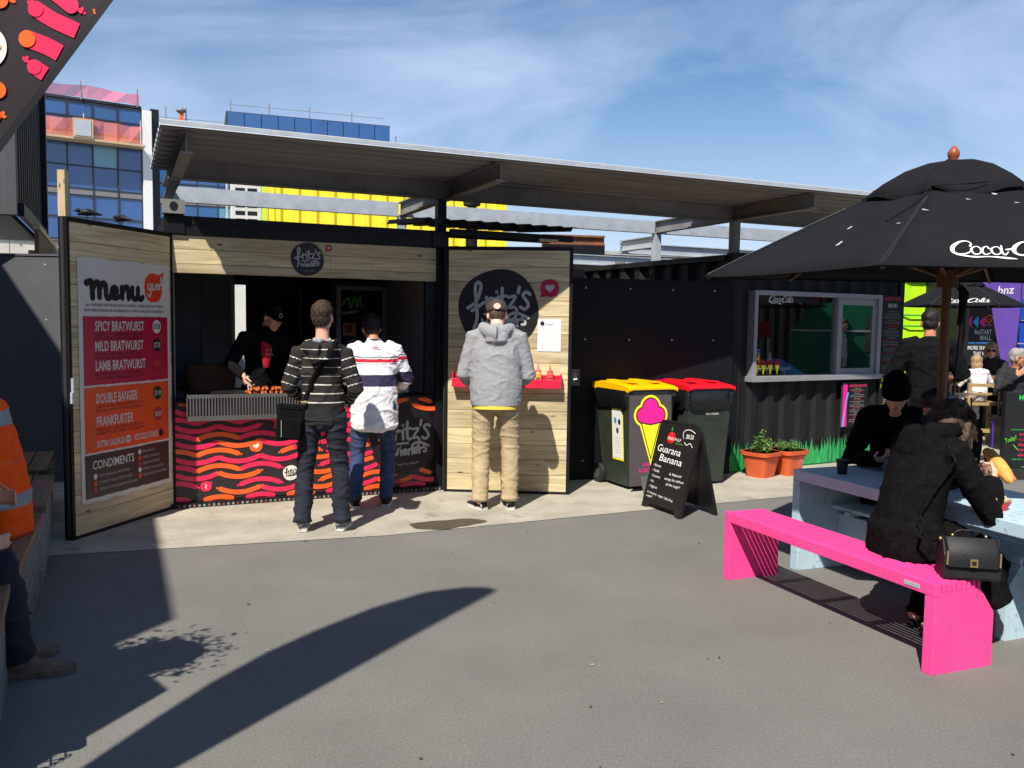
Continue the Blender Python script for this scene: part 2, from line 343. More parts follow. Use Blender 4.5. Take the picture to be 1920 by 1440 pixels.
        for i in range(n if closed else n-1):
            j=(i+1)%n; f.append((2*i+1,2*j+1,2*j,2*i))
        s.add(v,f,mat,M=M)
        if round_ and not closed:
            for i in (0,n-1): s.disc(q[i].x,q[i].y,ws[i]/2,ws[i]/2,z+.00006,mat,M,n=12)
    def text(s,t,x,y,h,z,mat,M=None,sx=1,align='l',rot=0,bold=False,w=None,slant=0):
        """h = capital height; w = fit to this width"""
        v,f,x0,x1=text_mesh(t,bold); k=h/.73
        if w: sx=w/max((x1-x0)*k,1e-6)
        wid=(x1-x0)*k*sx; ox={'l':0,'c':-wid/2,'r':-wid}[align]
        c=math.cos(rot); q=math.sin(rot); vv=[]
        for p in v:
            X=(p[0]-x0)*k*sx+ox+slant*p[1]*k; Y=p[1]*k; vv.append((x+X*c-Y*q,y+X*q+Y*c,z))
        s.add(vv,f,mat,M=M); return wid
    def micro(s,x,y,w,h,z,mat,M=None,align='l',seed=0):
        """a line of lettering too small to read: short strokes"""
        rr=random.Random(seed); wid=w*(.82+.18*rr.random()); X=x if align=='l' else x-wid/2; e=X+wid
        while X<e:
            n=rr.randint(2,7)
            for _ in range(n):
                if X>e: break
                b=h*.42; kind=rr.random()
                s.rect(X,X+b*.36,y,y+h,z,mat,M)
                if kind<.6: s.rect(X+b*.36,X+b,y+h*(.7 if kind<.3 else 0),y+h*(1 if kind<.3 else .3),z,mat,M)
                X+=b*1.55
            X+=h*.5
    def build(s,name,parent=None,bevel=0,smooth_angle=None,sub=0):
        me=bpy.data.meshes.new(name); me.from_pydata(s.v,[],s.f); 
        for m in s.mats: me.materials.append(m)
        me.polygons.foreach_set('material_index',s.m); me.polygons.foreach_set('use_smooth',s.sm); me.update()
        o=bpy.data.objects.new(name,me); COL.objects.link(o)
        if parent is not None: o.parent=parent
        if bevel:
            b=o.modifiers.new('bevel','BEVEL'); b.width=bevel; b.segments=2; b.limit_method='ANGLE'; b.angle_limit=R(50)
        if sub:
            b=o.modifiers.new('subd','SUBSURF'); b.levels=sub; b.render_levels=sub
        return o
def root(name,label,cat,loc=(0,0,0),rot=0,group=None):
    o=bpy.data.objects.new(name,None); COL.objects.link(o); o.location=loc; o.rotation_euler=(0,0,rot); o.empty_display_size=.2
    return tag(o,label,cat,group)
def tag(o,label,cat,group=None):
    o['label']=label; o['category']=cat
    if group: o['group']=group
    return o
def place(o,loc,rot=0): o.location=loc; o.rotation_euler=(0,0,rot); return o
def struct(o): o['kind']='structure'; return o
def corr(mb,x0,x1,z0,z1,y,mat,pitch=.2,depth=.036,flip=1):
    """vertical trapezoid corrugation facing -y; ridge outward"""
    x=x0; pr=[]
    while x<x1-1e-6:
        for a,d in ((0,0),(.32,0),(.5,1),(.82,1)):
            X=x+a*pitch
            if X<x1: pr.append((X,y+d*depth*flip))
        x+=pitch
    pr.append((x1,pr[-1][1]))
    v=[(a,b,z0) for a,b in pr]+[(a,b,z1) for a,b in pr]; n=len(pr)
    mb.add(v,[(i,i+1,n+i+1,n+i) for i in range(n-1)],mat)
def ibeam(mb,p0,p1,h,w,mat,t=.012):
    """I beam from p0 to p1 (top centre line), vertical web"""
    p0=Vector(p0);p1=Vector(p1); d=(p1-p0); Ln=d.length; d.normalize(); sd_=d.cross(Vector((0,0,1))).normalized()
    T=Matrix(((d.x,sd_.x,0,p0.x),(d.y,sd_.y,0,p0.y),(d.z,sd_.z,1,p0.z),(0,0,0,1)))
    mb.box(0,Ln,-w/2,w/2,-t,0,mat,M=T); mb.box(0,Ln,-w/2,w/2,-h,-h+t,mat,M=T); mb.box(0,Ln,-t/3,t/3,-h+t,-t,mat,M=T)
def heart(mb,x,y,r,z,mat,Mx=None):
    pts=[]
    for j in range(24):
        t=2*math.pi*j/24; pts.append((x+r*.062*16*math.sin(t)**3,y+r*.062*(13*math.cos(t)-5*math.cos(2*t)-2*math.cos(3*t)-math.cos(4*t)),z))
    mb.poly(pts[::-1],mat,Mx)
def bubble(mb,x,y,r,z,mat,Mx=None,ang=215,inner=None,ic='cream',seed=0):
    mb.disc(x,y,r,r*.95,z,mat,Mx,pow_=2.2)
    a=R(ang); t=(x+1.45*r*math.cos(a),y+1.45*r*math.sin(a)); b1=(x+.95*r*math.cos(a+.42),y+.95*r*math.sin(a+.42)); b2=(x+.95*r*math.cos(a-.42),y+.95*r*math.sin(a-.42))
    mb.poly([(*t,z-.0002),(*b2,z-.0002),(*b1,z-.0002)][::-1],mat,Mx)
    if inner=='heart': heart(mb,x,y,r*.52,z+.0008,ic,Mx)
    elif inner=='bolt': mb.stroke([(x-.1*r,y+.4*r),(x+.12*r,y+.1*r),(x-.1*r,y-.05*r),(x+.1*r,y-.4*r)],r*.16,z+.0008,ic,Mx,smooth=False)
    elif inner=='bars':
        for k in (-1,0,1): mb.stroke([(x+k*r*.35,y+.4*r),(x+k*r*.35,y-.05*r)],r*.2,z+.0008,ic,Mx); mb.disc(x+k*r*.35,y-.35*r,r*.1,r*.1,z+.0008,ic,Mx,n=10)
FR=[ ([(-.86,.02),(-.63,.2),(-.52,.5),(-.5,.66),(-.58,.74),(-.66,.6),(-.63,.2),(-.6,-.25),(-.68,-.55)],1),([(-.74,-.06),(-.42,.17)],1),
 ([(-.34,.32),(-.31,.0)],1),([(-.32,.14),(-.24,.29),(-.15,.28)],1),([(-.06,.3),(-.04,.0)],1),([(-.05,.46),(-.05,.47)],1.15),
 ([(.1,.58),(.1,.12),(.15,.0),(.23,.03)],1),([(.0,.34),(.22,.37)],.9),([(.28,.33),(.48,.35),(.3,.05),(.44,.06),(.52,-.06),(.45,-.26),(.31,-.3),(.28,-.2),(.5,-.1),(.84,-.24)],.9),
 ([(.58,.62),(.55,.46)],1),([(.88,.42),(.78,.48),(.68,.39),(.78,.25),(.84,.12),(.74,.0),(.62,.06)],1),([(-.38,-.15),(.12,-.12)],.8) ]
WI=[ ([(-.46,-.3),(-.4,-.52),(-.33,-.34),(-.26,-.52),(-.2,-.29)],.75),([(-.12,-.34),(-.11,-.52)],.75),([(-.12,-.24),(-.12,-.235)],.8),
 ([(-.04,-.43),(.07,-.4),(.03,-.32),(-.04,-.38),(-.02,-.5),(.08,-.48)],.7),([(.14,-.33),(.15,-.51)],.75),([(.15,-.4),(.21,-.32),(.27,-.37),(.28,-.5)],.75),
 ([(.35,-.4),(.45,-.37),(.41,-.29),(.34,-.36),(.36,-.47),(.46,-.45)],.7),([(.52,-.28),(.53,-.47)],.75),([(.53,-.36),(.58,-.29),(.63,-.3)],.75),
 ([(.78,-.22),(.71,-.2),(.67,-.27),(.75,-.33),(.75,-.42),(.66,-.42)],.75) ]
def fritz(mb,x,y,r,z,disc_,ink,Mx,tagline=True,wt=.082):
    mb.disc(x,y,r,r*1.0,z,disc_,Mx,n=44,pow_=2.25,rot=.35)
    for p,w in FR+WI: mb.stroke([(x+a*r*.9,y+(b+.02)*r*.9) for a,b in p],w*wt*r,z+.0012,ink,Mx,k=5)
    if tagline: mb.text('hard to share',x+.12*r,y-.74*r,.085*r,z+.0012,ink,Mx,align='c',rot=.08,sx=1.05)
def coke(mb,x,y,h,z,mat,Mx,count=9,slant=.3):
    """flowing script: h = height of the capital"""
    def q(pts,ox): return [(x+(a+ox+slant*b)*h,y+b*h) for a,b in pts]
    def cap(ox):
        mb.stroke(q([(.86,.62),(.92,.82),(.74,.98),(.42,.9),(.1,.55),(.06,.2),(.3,.02),(.66,.1),(.9,.34)],ox),[.1*h,.07*h,.06*h,.1*h,.17*h,.17*h,.12*h,.07*h,.03*h],z,mat,Mx)
    def o(ox): mb.stroke(q([(.2,.6),(.02,.4),(.1,.08),(.34,.1),(.44,.38),(.32,.6),(.2,.58)],ox),[.04*h,.09*h,.09*h,.05*h,.09*h,.06*h,.03*h],z,mat,Mx)
    def c(ox): mb.stroke(q([(.33,.47),(.27,.62),(.08,.5),(.02,.22),(.14,.04),(.36,.16)],ox),[.09*h,.05*h,.08*h,.1*h,.08*h,.03*h],z,mat,Mx)
    def a(ox):
        o(ox); mb.stroke(q([(.5,.68),(.46,.2),(.56,.04),(.74,.24)],ox),[.07*h,.1*h,.08*h,.03*h],z,mat,Mx)
    def l(ox): mb.stroke(q([(.05,.3),(.34,.8),(.32,1.0),(.18,.9),(.12,.4),(.16,.06),(.36,.16)],ox),[.03*h,.06*h,.07*h,.1*h,.12*h,.1*h,.04*h],z,mat,Mx)
    seq=[(cap,0),(o,.86),(c,1.32),(a,1.72),(None,2.42),(cap,2.66),(o,3.5),(l,3.94),(a,4.28)][:count]
    for fn,ox in seq:
        if fn: fn(ox)
        else: mb.stroke(q([(-.02,.4),(.18,.44)],ox),.1*h,z,mat,Mx)
    mb.stroke(q([(.2,.0),(.9,-.13),(1.6,-.1),(2.3,-.18),(2.75,-.24)],0),[.06*h,.1*h,.06*h,.13*h,.02*h],z,mat,Mx)
def apple(mb,x,y,r,z,col,Mx,leaf='leafgreen'):
    mb.disc(x-.3*r,y,.78*r,r*.95,z,col,Mx,n=20); mb.disc(x+.3*r,y,.78*r,r*.95,z+.0003,col,Mx,n=20)
    mb.stroke([(x,y+.8*r),(x-.1*r,y+1.2*r)],.1*r,z+.0004,leaf,Mx); mb.stroke([(x-.05*r,y+1.1*r),(x-.25*r,y+1.5*r),(x-.15*r,y+1.9*r)],[.06*r,.45*r,.04*r],z+.0005,leaf,Mx)
def sausages(mb,x0,x1,y0,y1,z,Mx,row=.135,colw=.174,ln=.318,th=.041,seed=1,skip=None,badges=()):
    rr=random.Random(seed); c=0; X=x0
    def inside(px,py): return skip is None or not skip(px,py)
    def run(pts,w,col):
        pts=[p for p in pts if x0<=p[0]<=x1 and y0<=p[1]<=y1 and inside(*p)]
        if len(pts)<2: return None
        mb.stroke(pts,w,z,col,Mx,smooth=False); return pts
    while X<x1+ln:
        up=1 if c%2==0 else -1; Y=y0-row+(row/2 if c%2 else 0)
        while Y<y1+row:
            col=rr.choice(['pinkprint','orangeprint']) if rr.random()<.35 else ('pinkprint' if (c//2)%2==0 else 'orangeprint')
            if not any(abs(X-bx)<ln*.34 and abs(Y-by)<row*.6 for bx,by,*_ in badges):
                curve=lambda t:(X+(t-.5)*ln,Y+up*row*.27*(1-(2*t-1)**2)-up*row*.13)
                if rr.random()<.12:
                    oth='orangeprint' if col=='pinkprint' else 'pinkprint'
                    for a,b in ((0,.43),(.57,1)):
                        pts=[curve(a+(b-a)*k/6) for k in range(7)]; q=run(pts,th,col)
                        cut=pts[5:] if a==0 else pts[:2]
                        run(cut,th*.98,oth)
                else:
                    q=run([curve(k/12) for k in range(13)],th,col)
                for t,sg in ((0,-1),(1,1)):
                    p=curve(t); e=(p[0]+sg*th*.75,p[1]-up*sg*sg*th*.25)
                    if x0+th<e[0]<x1-th and y0<e[1]<y1 and inside(*e): mb.stroke([p,e],th*.22,z,col,Mx,round_=False); mb.disc(e[0],e[1],th*.17,th*.26,z+.0002,col,Mx,n=8)
            Y+=row
        X+=colw; c+=1
# ================================================================ ground
FA=R(24.577); FO=(-2.819,7.134,0)
def FW(u,w,z=0): return (FO[0]+u*math.cos(FA)+w*math.sin(FA),FO[1]+u*math.sin(FA)-w*math.cos(FA),z)
mb=MB(); mb.poly([(-300,-200,0),(300,-200,0),(300,400,0),(-300,400,0)],'asphalt'); struct(mb.build('asphalt_ground'))
mb=MB(); pts=[FW(-4,-3),FW(-4,1.15),FW(-.8,1.26),FW(1.4,1.545),FW(3.65,1.5),FW(13,1.45),FW(13,-3)]
mb.poly([(p[0],p[1],.004) for p in pts],'concrete'); struct(mb.build('concrete_apron'))
mb=MB(); mb.poly([(-40,14,.004),(60,14,.004),(60,120,.004),(-40,120,.004)],'asphalt2'); struct(mb.build('far_pavement'))
mb=MB(); c=(-.5,6.68); pts=[]
for j in range(26):
    a=2*math.pi*j/26; k=1+.16*math.sin(2*a+.6)+.1*math.sin(3*a)+.05*math.sin(7*a); pts.append((c[0]+.26*k*math.cos(a)*1.0,c[1]+.17*k*math.sin(a)+.06*math.cos(a),.008))
mb.poly(pts,'stain'); struct(mb.build('grease_stain'))
rr=random.Random(5); mb=MB()
for k in range(60):
    x=rr.uniform(-1.6,3.2); y=rr.uniform(2.2,7.6); r=rr.uniform(.002,.008); mb.disc(x,y,r*rr.uniform(.6,2.2),r,.0055,'concrete' if rr.random()<.4 else 'stain',n=7,rot=rr.random()*3)
o=mb.build('ground_litter'); o['kind']='stuff'; tag(o,'pale and dark specks of litter scattered over the asphalt','litter')

# ================================================================ wiener stall container (facade frame: x along facade, -y toward viewer)
st=root('food_stall_container','black shipping container turned into a sausage stall, front with open serving hatch','food stall',FO,FA)
UW=2.385; HT=2.44; DP=3.0
mb=MB()
mb.box(-.06,.0,-.02,.1,0,2.28,'black'); mb.box(2.30,2.41,-.03,.1,0,2.28,'black')          # corner posts
mb.box(-.06,2.41,-.03,.1,2.283,HT,'black'); mb.box(-.06,2.41,-.036,-.03,2.37,2.385,'black')
mb.box(-.06,2.41,.1,DP,HT-.03,HT,'black')                                                # roof
mb.box(-.06,-.02,.1,DP,0,HT-.03,'black'); mb.box(2.37,2.41,.1,DP,0,HT-.03,'black')       # sides
mb.box(2.20,2.30,.0,.06,.0,1.97,'black')
for x in (-.06,2.25): mb.box(x,x+.16,-.045,-.03,2.29,2.43,'black')
mb.build('container_frame',st,bevel=.006)
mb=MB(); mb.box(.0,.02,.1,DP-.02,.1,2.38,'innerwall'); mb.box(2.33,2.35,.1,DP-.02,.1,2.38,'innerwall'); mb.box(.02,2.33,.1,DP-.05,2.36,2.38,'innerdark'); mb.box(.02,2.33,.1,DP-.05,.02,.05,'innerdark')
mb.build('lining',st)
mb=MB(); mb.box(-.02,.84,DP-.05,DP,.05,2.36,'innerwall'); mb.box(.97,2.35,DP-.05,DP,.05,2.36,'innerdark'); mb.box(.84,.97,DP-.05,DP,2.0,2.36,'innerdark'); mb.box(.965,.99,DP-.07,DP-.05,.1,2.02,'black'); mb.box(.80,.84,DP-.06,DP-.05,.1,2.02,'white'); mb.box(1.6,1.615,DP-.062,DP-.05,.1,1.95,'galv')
mb.build('back_wall',st)
# fascia boards
mb=MB()
for k,(a,b) in enumerate(((1.972,2.048),(2.051,2.165),(2.168,2.281))):
    for (c,d) in ((.0,1.31),(1.312,2.298)) if k==1 else ((.0,2.298),): mb.box(c,d,-.012,.02,a,b,'pine')
fa=mb.build('fascia_board',st,bevel=.002)
mb=MB(); D=front(0,-.0125,0)
fritz(mb,1.105,2.128,.142,.003,'ink','greyprint',D); bubble(mb,1.292,2.235,.03,.003,'crimson',D,ang=235,inner='heart',ic='greyprint')
mb.build('round_logo',fa)
# counter panel with printed sausages
mb=MB(); mb.box(.0,2.30,.0,.02,.05,.885,'darkprint'); D=front(0,0,0)
LGX,LGY,LGR=2.0,.49,.315
sausages(mb,.0,2.295,.055,.88,.0035,D,seed=3,skip=lambda x,y:(x-LGX)**2+(y-LGY)**2<(LGR*1.06)**2,badges=((.955,.245),(.66,.50),(1.33,.46),(.245,.17),(.87,.69)))
bubble(mb,.66,.50,.055,.0035,'orangeprint',D,ang=35,inner='heart'); bubble(mb,1.33,.46,.055,.0035,'pinkprint',D,ang=215,inner='heart'); bubble(mb,.245,.17,.045,.0035,'pinkprint',D,ang=35,inner='bolt'); bubble(mb,.87,.69,.055,.0035,'pinkprint',D,ang=215,inner='bars')
fritz(mb,.955,.245,.066,.0035,'cream','ink',D,wt=.08)
fritz(mb,LGX,LGY,LGR,.0035,'ink','greyprint',D)
mb.build('counter_panel',st)
mb=MB(); mb.box(-.0,2.3,-.02,.3,.886,.91,'black'); mb.build('counter_top',st,bevel=.003)
mb=MB(); mb.box(-.05,2.42,-.06,.0,.006,.045,'black'); 
for k in range(60): mb.box(.02+k*.039,.04+k*.039,-.064,-.06,.012,.032,'steel' if k%3 else 'rust')
mb.build('threshold',st)
# left door (opened past square) with menu poster: local x from the free edge to the hinge
def door(parent,name,label,loc_u,rot_local):
    e=root(name,label,'x'); 
    del e['category']; e.parent=parent; e.location=loc_u; e.rotation_euler=(0,0,rot_local); return e
inv=Matrix.Translation(FO)@Matrix.Rotation(FA,4,'Z'); inv.invert()
def plank_door(parent,w,name,label,world,ang,x0,x1):
    p=inv@Vector(world); mb=MB()
    mb.box(0,.03,-.012,.06,.0,2.29,'black'); mb.box(w-.03,w,-.012,.06,.0,2.29,'black'); mb.box(.03,w-.03,-.012,.06,2.262,2.29,'black'); mb.box(.03,w-.03,-.012,.06,.0,.022,'black'); mb.box(.03,w-.03,.015,.055,.022,2.262,'blackcorr')
    mb.cyl((.0,.02,.03),(.0,.02,2.28),.016,.016,'rubber',n=8); mb.cyl((.09,.085,.0),(.09,.085,2.3),.017,.017,'black',n=8)
    d=mb.build(name,parent,bevel=.004); d.location=p; d.rotation_euler=(0,0,ang-FA); d['label']=label
    mb=MB(); n=15; rr=random.Random(int(w*1000)); z=.024; zs=[z]
    for k in range(n): z+=(2.236/n)*rr.uniform(.85,1.15); zs.append(z)
    f=2.236/(zs[-1]-zs[0]); zs=[.024+(q-.024)*f for q in zs]
    for k in range(n): mb.box(x0,x1,-.006,.014,zs[k],zs[k+1]-.0035,'pine')
    for k in range(n):
        for xx in (x0+.03,x1-.03): 
            if k%2==0: mb.cyl((xx,-.0085,zs[k]+.06),(xx,-.006,zs[k]+.06),.005,.005,'galv',n=8)
    mb.build('board_lining',d,bevel=.0015)
    return d
ld=plank_door(st,1.152,'container_door','open container door lined with boards and carrying the menu poster',(-3.121,6.022,.004),R(74.81),.032,1.12)
rd=plank_door(st,1.178,'container_door','open container door lined with boards and a big round logo',(-.63,8.0,.004),R(-3.652),.032,1.147)
# door latches
mb=MB(); mb.box(1.178,1.26,-.03,.01,1.02,1.17,'black'); mb.box(1.195,1.235,-.036,-.03,1.05,1.14,'rubber'); mb.cyl((1.2,-.045,1.08),(1.235,-.045,1.085),.008,.008,'galv',n=8); mb.build('latch',rd,bevel=.003)
mb=MB(); mb.cyl((.02,-.02,1.06),(.02,-.02,1.16),.012,.012,'galv',n=8); mb.box(.0,.03,-.03,-.012,.98,1.06,'galv'); mb.build('latch',ld,bevel=.002)
# menu poster
mb=MB(); D=front(0,-.0075,0); Z0=.003; Z1=.0055; Z2=.008; Z3=.0105
mb.rect(.095,1.095,.245,2.01,Z0,'offwhite',D,jag=.018)
mb.rect(.137,1.066,1.098,1.596,Z1,'crimson',D,jag=.006); mb.rect(.135,1.064,.605,1.076,Z1,'menuorange',D,jag=.006); mb.rect(.13,1.06,.272,.583,Z1,'darkprint',D,jag=.006)
def sw(pts,w): mb.stroke([(.2+a*.53,1.735+b*.2) for a,b in pts],w,Z1,'ink',D,k=6)
sw([(-.04,.52),(.02,.56),(.06,.5),(.07,.0)],.05); sw([(.07,.3),(.13,.52),(.19,.5),(.2,.02)],.046); sw([(.2,.3),(.26,.52),(.32,.46),(.33,.08),(.38,.0),(.43,.1)],.046)
sw([(.43,.18),(.54,.24),(.52,.4),(.45,.36),(.44,.1),(.5,.0),(.6,.08)],.04); sw([(.64,.42),(.65,.02)],.044); sw([(.65,.2),(.71,.42),(.77,.38),(.78,.02)],.044); sw([(.86,.42),(.86,.1),(.91,.0),(.97,.1),(.98,.42)],.044); sw([(.98,.42),(.98,.1),(1.03,.0),(1.08,.08)],.044)
mb.disc(.9,1.83,.105,.115,Z1,'redorange',D,pow_=2.3); mb.poly([(.955,1.93,Z1+.0004),(1.0,1.86,Z1+.0004),(1.03,1.96,Z1+.0004)],'redorange',D)
for p in ([(.835,1.86),(.835,1.82),(.865,1.82),(.865,1.86)],[(.865,1.86),(.865,1.79),(.85,1.76),(.83,1.78)],[(.885,1.86),(.885,1.82),(.91,1.82),(.91,1.86),(.912,1.82)],[(.93,1.82),(.932,1.86),(.95,1.85),(.95,1.82)],[(.95,1.85),(.968,1.86),(.97,1.82)],[(.99,1.92),(.988,1.85)],[(.988,1.825),(.988,1.824)]): mb.stroke(p,.013,Z2,'offwhite',D)
mb.text('ALL WIENERS ARE PRESENTED IN A FRESHLY BAKED BAGUETTE BUN',.59,1.672,.022,Z1,'ink',D,align='c',w=.84); mb.text('WITH FREE ONIONS OR SAUERKRAUT & YOUR CHOICE OF CONDIMENTS',.59,1.632,.022,Z1,'ink',D,align='c',w=.88)
def item(t,y,w,price,pc,tc,h=.075):
    mb.text(t,.25,y,h,Z2,'offwhite',D,w=w,bold=True)
    for k in range(2): mb.micro(.25,y-.035-k*.03,.55,.02,Z2,'ink' ,D,seed=int(y*999)+k)
    if price: mb.disc(.93,y+.03,.05,.054,Z2,pc,D,pow_=2); mb.text(price,.93,y+.012,.042,Z3,tc,D,align='c',w=.075,bold=True)
item('SPICY BRATWURST',1.492,.53,'$7.50','offwhite','ink'); item('MILD BRATWURST',1.345,.52,'$7.50','ink','offwhite'); item('LAMB BRATWURST',1.20,.54,'$7.50','crimson','menuorange')
item('DOUBLE BANGER',.96,.44,'$11.00','ink','offwhite'); item('FRANKFURTER',.79,.39,'$6.00','crimson','offwhite')
mb.text('EXTRA SAUSAGE',.25,.635,.05,Z2,'offwhite',D,w=.29,bold=True); mb.disc(.58,.66,.028,.03,Z2,'offwhite',D); mb.text('$4',.58,.648,.024,Z3,'ink',D,align='c'); mb.text('ICE COLD DRINKS',.65,.64,.05,Z2,'offwhite',D,w=.28,bold=True); mb.disc(.965,.665,.028,.03,Z2,'ink',D)
mb.text('CONDIMENTS',.2,.478,.066,Z2,'offwhite',D,w=.44,bold=True)
for k,t in enumerate(('HOT ENGLISH MUSTARD','TOMATO SAUCE (KETCHUP)','FRENCH WHOLEGRAIN MUSTARD')): mb.text(t,.265,.413-k*.05,.022,Z2,'greyprint',D,w=(.32,.35,.41)[k]); mb.disc(.225,.424-k*.05,.02,.021,Z2,('offwhite','redorange','crimson')[k],D,n=14)
for k,t in enumerate(('BBQ SAUCE','HONEY MUSTARD','DIJON MUSTARD','SWEET CHILLI SAUCE','MILD ENGLISH MUSTARD')): mb.text(t,.74,.53-k*.047,.02,Z2,'greyprint',D,w=(.14,.2,.2,.25,.29)[k]); mb.disc(.705,.54-k*.047,.019,.02,Z2,('offwhite','redorange','crimson','offwhite','redorange')[k],D,n=14)
mb.build('menu_poster',ld)
# big logo, badge, paper, shelf on the right door
mb=MB(); D=front(0,-.0075,0); fritz(mb,.497,1.712,.365,.003,'ink','greyprint',D); mb.build('round_logo',rd)
mb=MB(); bubble(mb,.968,1.916,.085,.003,'crimson',D,ang=225,inner='heart',ic='greyprint'); mb.build('heart_badge',rd)
mb=MB(); mb.rect(.862,1.076,1.334,1.631,.003,'paper',D); mb.disc(.905,1.59,.02,.02,.005,'ink',D,n=14); mb.text('Wieners',.97,1.575,.016,.005,'ink',D,align='c')
for k in range(14): mb.micro(.969,1.545-k*.0135,.17 if k<5 else .11,.006,.005,'textgrey',D,align='c',seed=k+70)
mb.build('paper_notice',rd)
mb=MB(); mb.box(.082,1.09,-.098,-.0065,.998,1.012,'red'); mb.box(.082,1.09,-.112,-.098,.998,1.078,'red'); mb.box(.082,.094,-.098,-.0065,1.012,1.13,'red'); mb.box(1.078,1.09,-.098,-.0065,1.012,1.13,'red'); mb.box(.094,1.078,-.016,-.0065,1.012,1.115,'red')
mb.build('condiment_shelf',rd,bevel=.002)
RDM=Matrix.Translation((-.63,8.0,.004))@Matrix.Rotation(R(-3.652),4,'Z')
# squeeze bottles
def squeeze(x,mat,lab,h=.19,flat=False):
    p=RDM@Vector((x,-.055,1.0125)); r=root('sauce_bottle',lab,'sauce bottle',p,R(-3.65),'sauce bottles on the red shelf')
    mb=MB(); mb.loft([(0,0,0),(0,0,.01),(0,0,h*.55),(0,0,h*.62),(0,0,h*.66)],[.03,.034,.034,.031,.024],mat,n=18,cap=True)
    mb.disc(0,h*.3,.02,.023,.0345,'ink',front(0,0,0),n=18); 
    for k in range(3): mb.stroke([(-.011,h*.3+.009-k*.008),(.011,h*.3+.009-k*.008)],.003,.0365,'greyprint',front(0,0,0))
    mb.build('bottle_body',r)
    mb=MB(); mb.loft([(0,0,h*.66),(0,0,h*.74)],[.027,.026],'bottlecap' if not flat else mat,n=16)
    mb.loft([(0,0,h*.74),(0,0,h*.8),(0,0,h)],[.015,.010,.003],'bottlecap' if not flat else mat,n=12); mb.build('nozzle',r)
squeeze(.155,'brownsauce','brown sauce bottle with pink nozzle at the left end of the red shelf',.235)
squeeze(.245,'yellowsauce','squat mustard bottle beside the brown bottle on the red shelf',.15,True)
squeeze(.875,'yellowsauce','mustard yellow squeeze bottle right of the man in grey',.205)
squeeze(.985,'redsauce','red sauce bottle with rounded cap at the right end of the shelf',.195,True)
# grill
gx=root('barbecue_grill','steel barbecue grill with slotted front guard hung on the stall counter','grill',FW(0,0),FA)
mb=MB(); n=46; x0,x1=.095,1.22; y=-.125
mb.box(x0,x1,y,y+.006,.935,.965,'grillsteel'); mb.box(x0,x1,y,y+.006,.752,.785,'grillsteel')
w=(x1-x0)/n
for k in range(n+1): mb.box(x0+k*w-.006,x0+k*w+.006,y,y+.006,.785,.935,'grillsteel')
mb.box(x0,x1,y+.03,y+.036,.76,.95,'char'); mb.box(x0,x1,y,-.005,.745,.752,'grillsteel'); mb.box(x0,x0+.006,y,-.005,.752,.965,'grillsteel'); mb.box(x1-.006,x1,y,-.005,.752,.965,'grillsteel')
mb.build('slotted_guard',gx)
mb=MB(); mb.box(.1,1.3,-.1,.42,.912,.93,'char'); 
for k in range(34): mb.cyl((.12+k*.034,-.09,.945),(.12+k*.034,.4,.945),.005,.005,'char',n=6)
mb.box(.3,.62,-.02,.3,.95,.965,'char'); mb.build('grate',gx)
rr=random.Random(11)
sgrp='grilled sausages heaped on the grill'
for k in range(26):
    lay=k//13; i=k%13; p=Vector(FW(.60+i*.036+rr.uniform(-.01,.01)+lay*.02,.0-rr.uniform(0,.1)+.04,.965+lay*.03)); mb=MB(); a=rr.uniform(-.3,.3)
    mb.loft([(-.06,0,-.004),(-.03,0,.003),(0,0,.005),(.03,0,.003),(.06,0,-.004)],[.012,.0155,.016,.0155,.012],'sausage',n=10,side=(0,1,0),dome=1)
    o=mb.build('sausage'); place(o,p,FA+R(90)+a); tag(o,'browned sausage in the heap on the smoking grill','sausage',sgrp)
# things inside the stall
f=root('drinks_fridge','tall black drinks fridge with glass door inside the stall','fridge',FW(1.72,-1.75,.05),FA)
mb=MB(); mb.box(0,.66,.03,.6,0,1.98,'blackplastic'); mb.build('cabinet',f,bevel=.01)
mb=MB(); mb.box(.05,.61,0,.03,.15,1.93,'alu'); mb.box(.1,.56,-.004,0,.2,1.88,'glassdark'); D=front(0,-.0045,0)
mb.stroke([(.12,1.72),(.18,1.8),(.2,1.68),(.25,1.8),(.28,1.7),(.31,1.82),(.33,1.7)],.02,.003,'applegreen',D); mb.rect(.12,.26,1.38,1.52,.003,'yellowsauce',D); mb.rect(.14,.22,1.41,1.49,.005,'crimson',D); mb.stroke([(.11,1.2),(.16,1.28),(.25,1.34)],.03,.003,'greyprint',D); mb.stroke([(.11,1.62),(.28,1.65)],.03,.003,'greyprint',D)
mb.build('glass_door',f)
b=MB(); b.loft([(0,0,0),(0,0,.1),(0,0,.24)],[(.2,.13),(.22,.14),(.23,.15)],'wicker',n=20,power=4); o=b.build('wicker_basket'); place(o,FW(.36,-.75,.93),FA); tag(o,'brown wicker basket on the bench inside the stall','basket')
b=MB(); b.box(.0,1.35,0,.5,0,.88,'innerdark'); o=b.build('work_bench'); place(o,FW(.04,-.55,.05),FA); tag(o,'dark work bench behind the grill inside the stall','bench'); b=None
mb=MB(); mb.box(.02,2.3,0,.02,.05,.88,'innerdark'); 
t=root('card_terminal','small black till unit with pale label on the stall counter','till',FW(1.98,-.12,.912),FA)
mb=MB(); mb.box(-.1,.1,-.05,.08,0,.12,'blackplastic'); mb.build('terminal_body',t,bevel=.008); mb=MB(); mb.rect(-.08,.08,.02,.07,.003,'greyprint',front(0,-.05,0)); mb.stroke([(-.02,.005),(.02,.012)],.018,.003,'leafgreen',front(0,-.05,0)); mb.build('label',t)
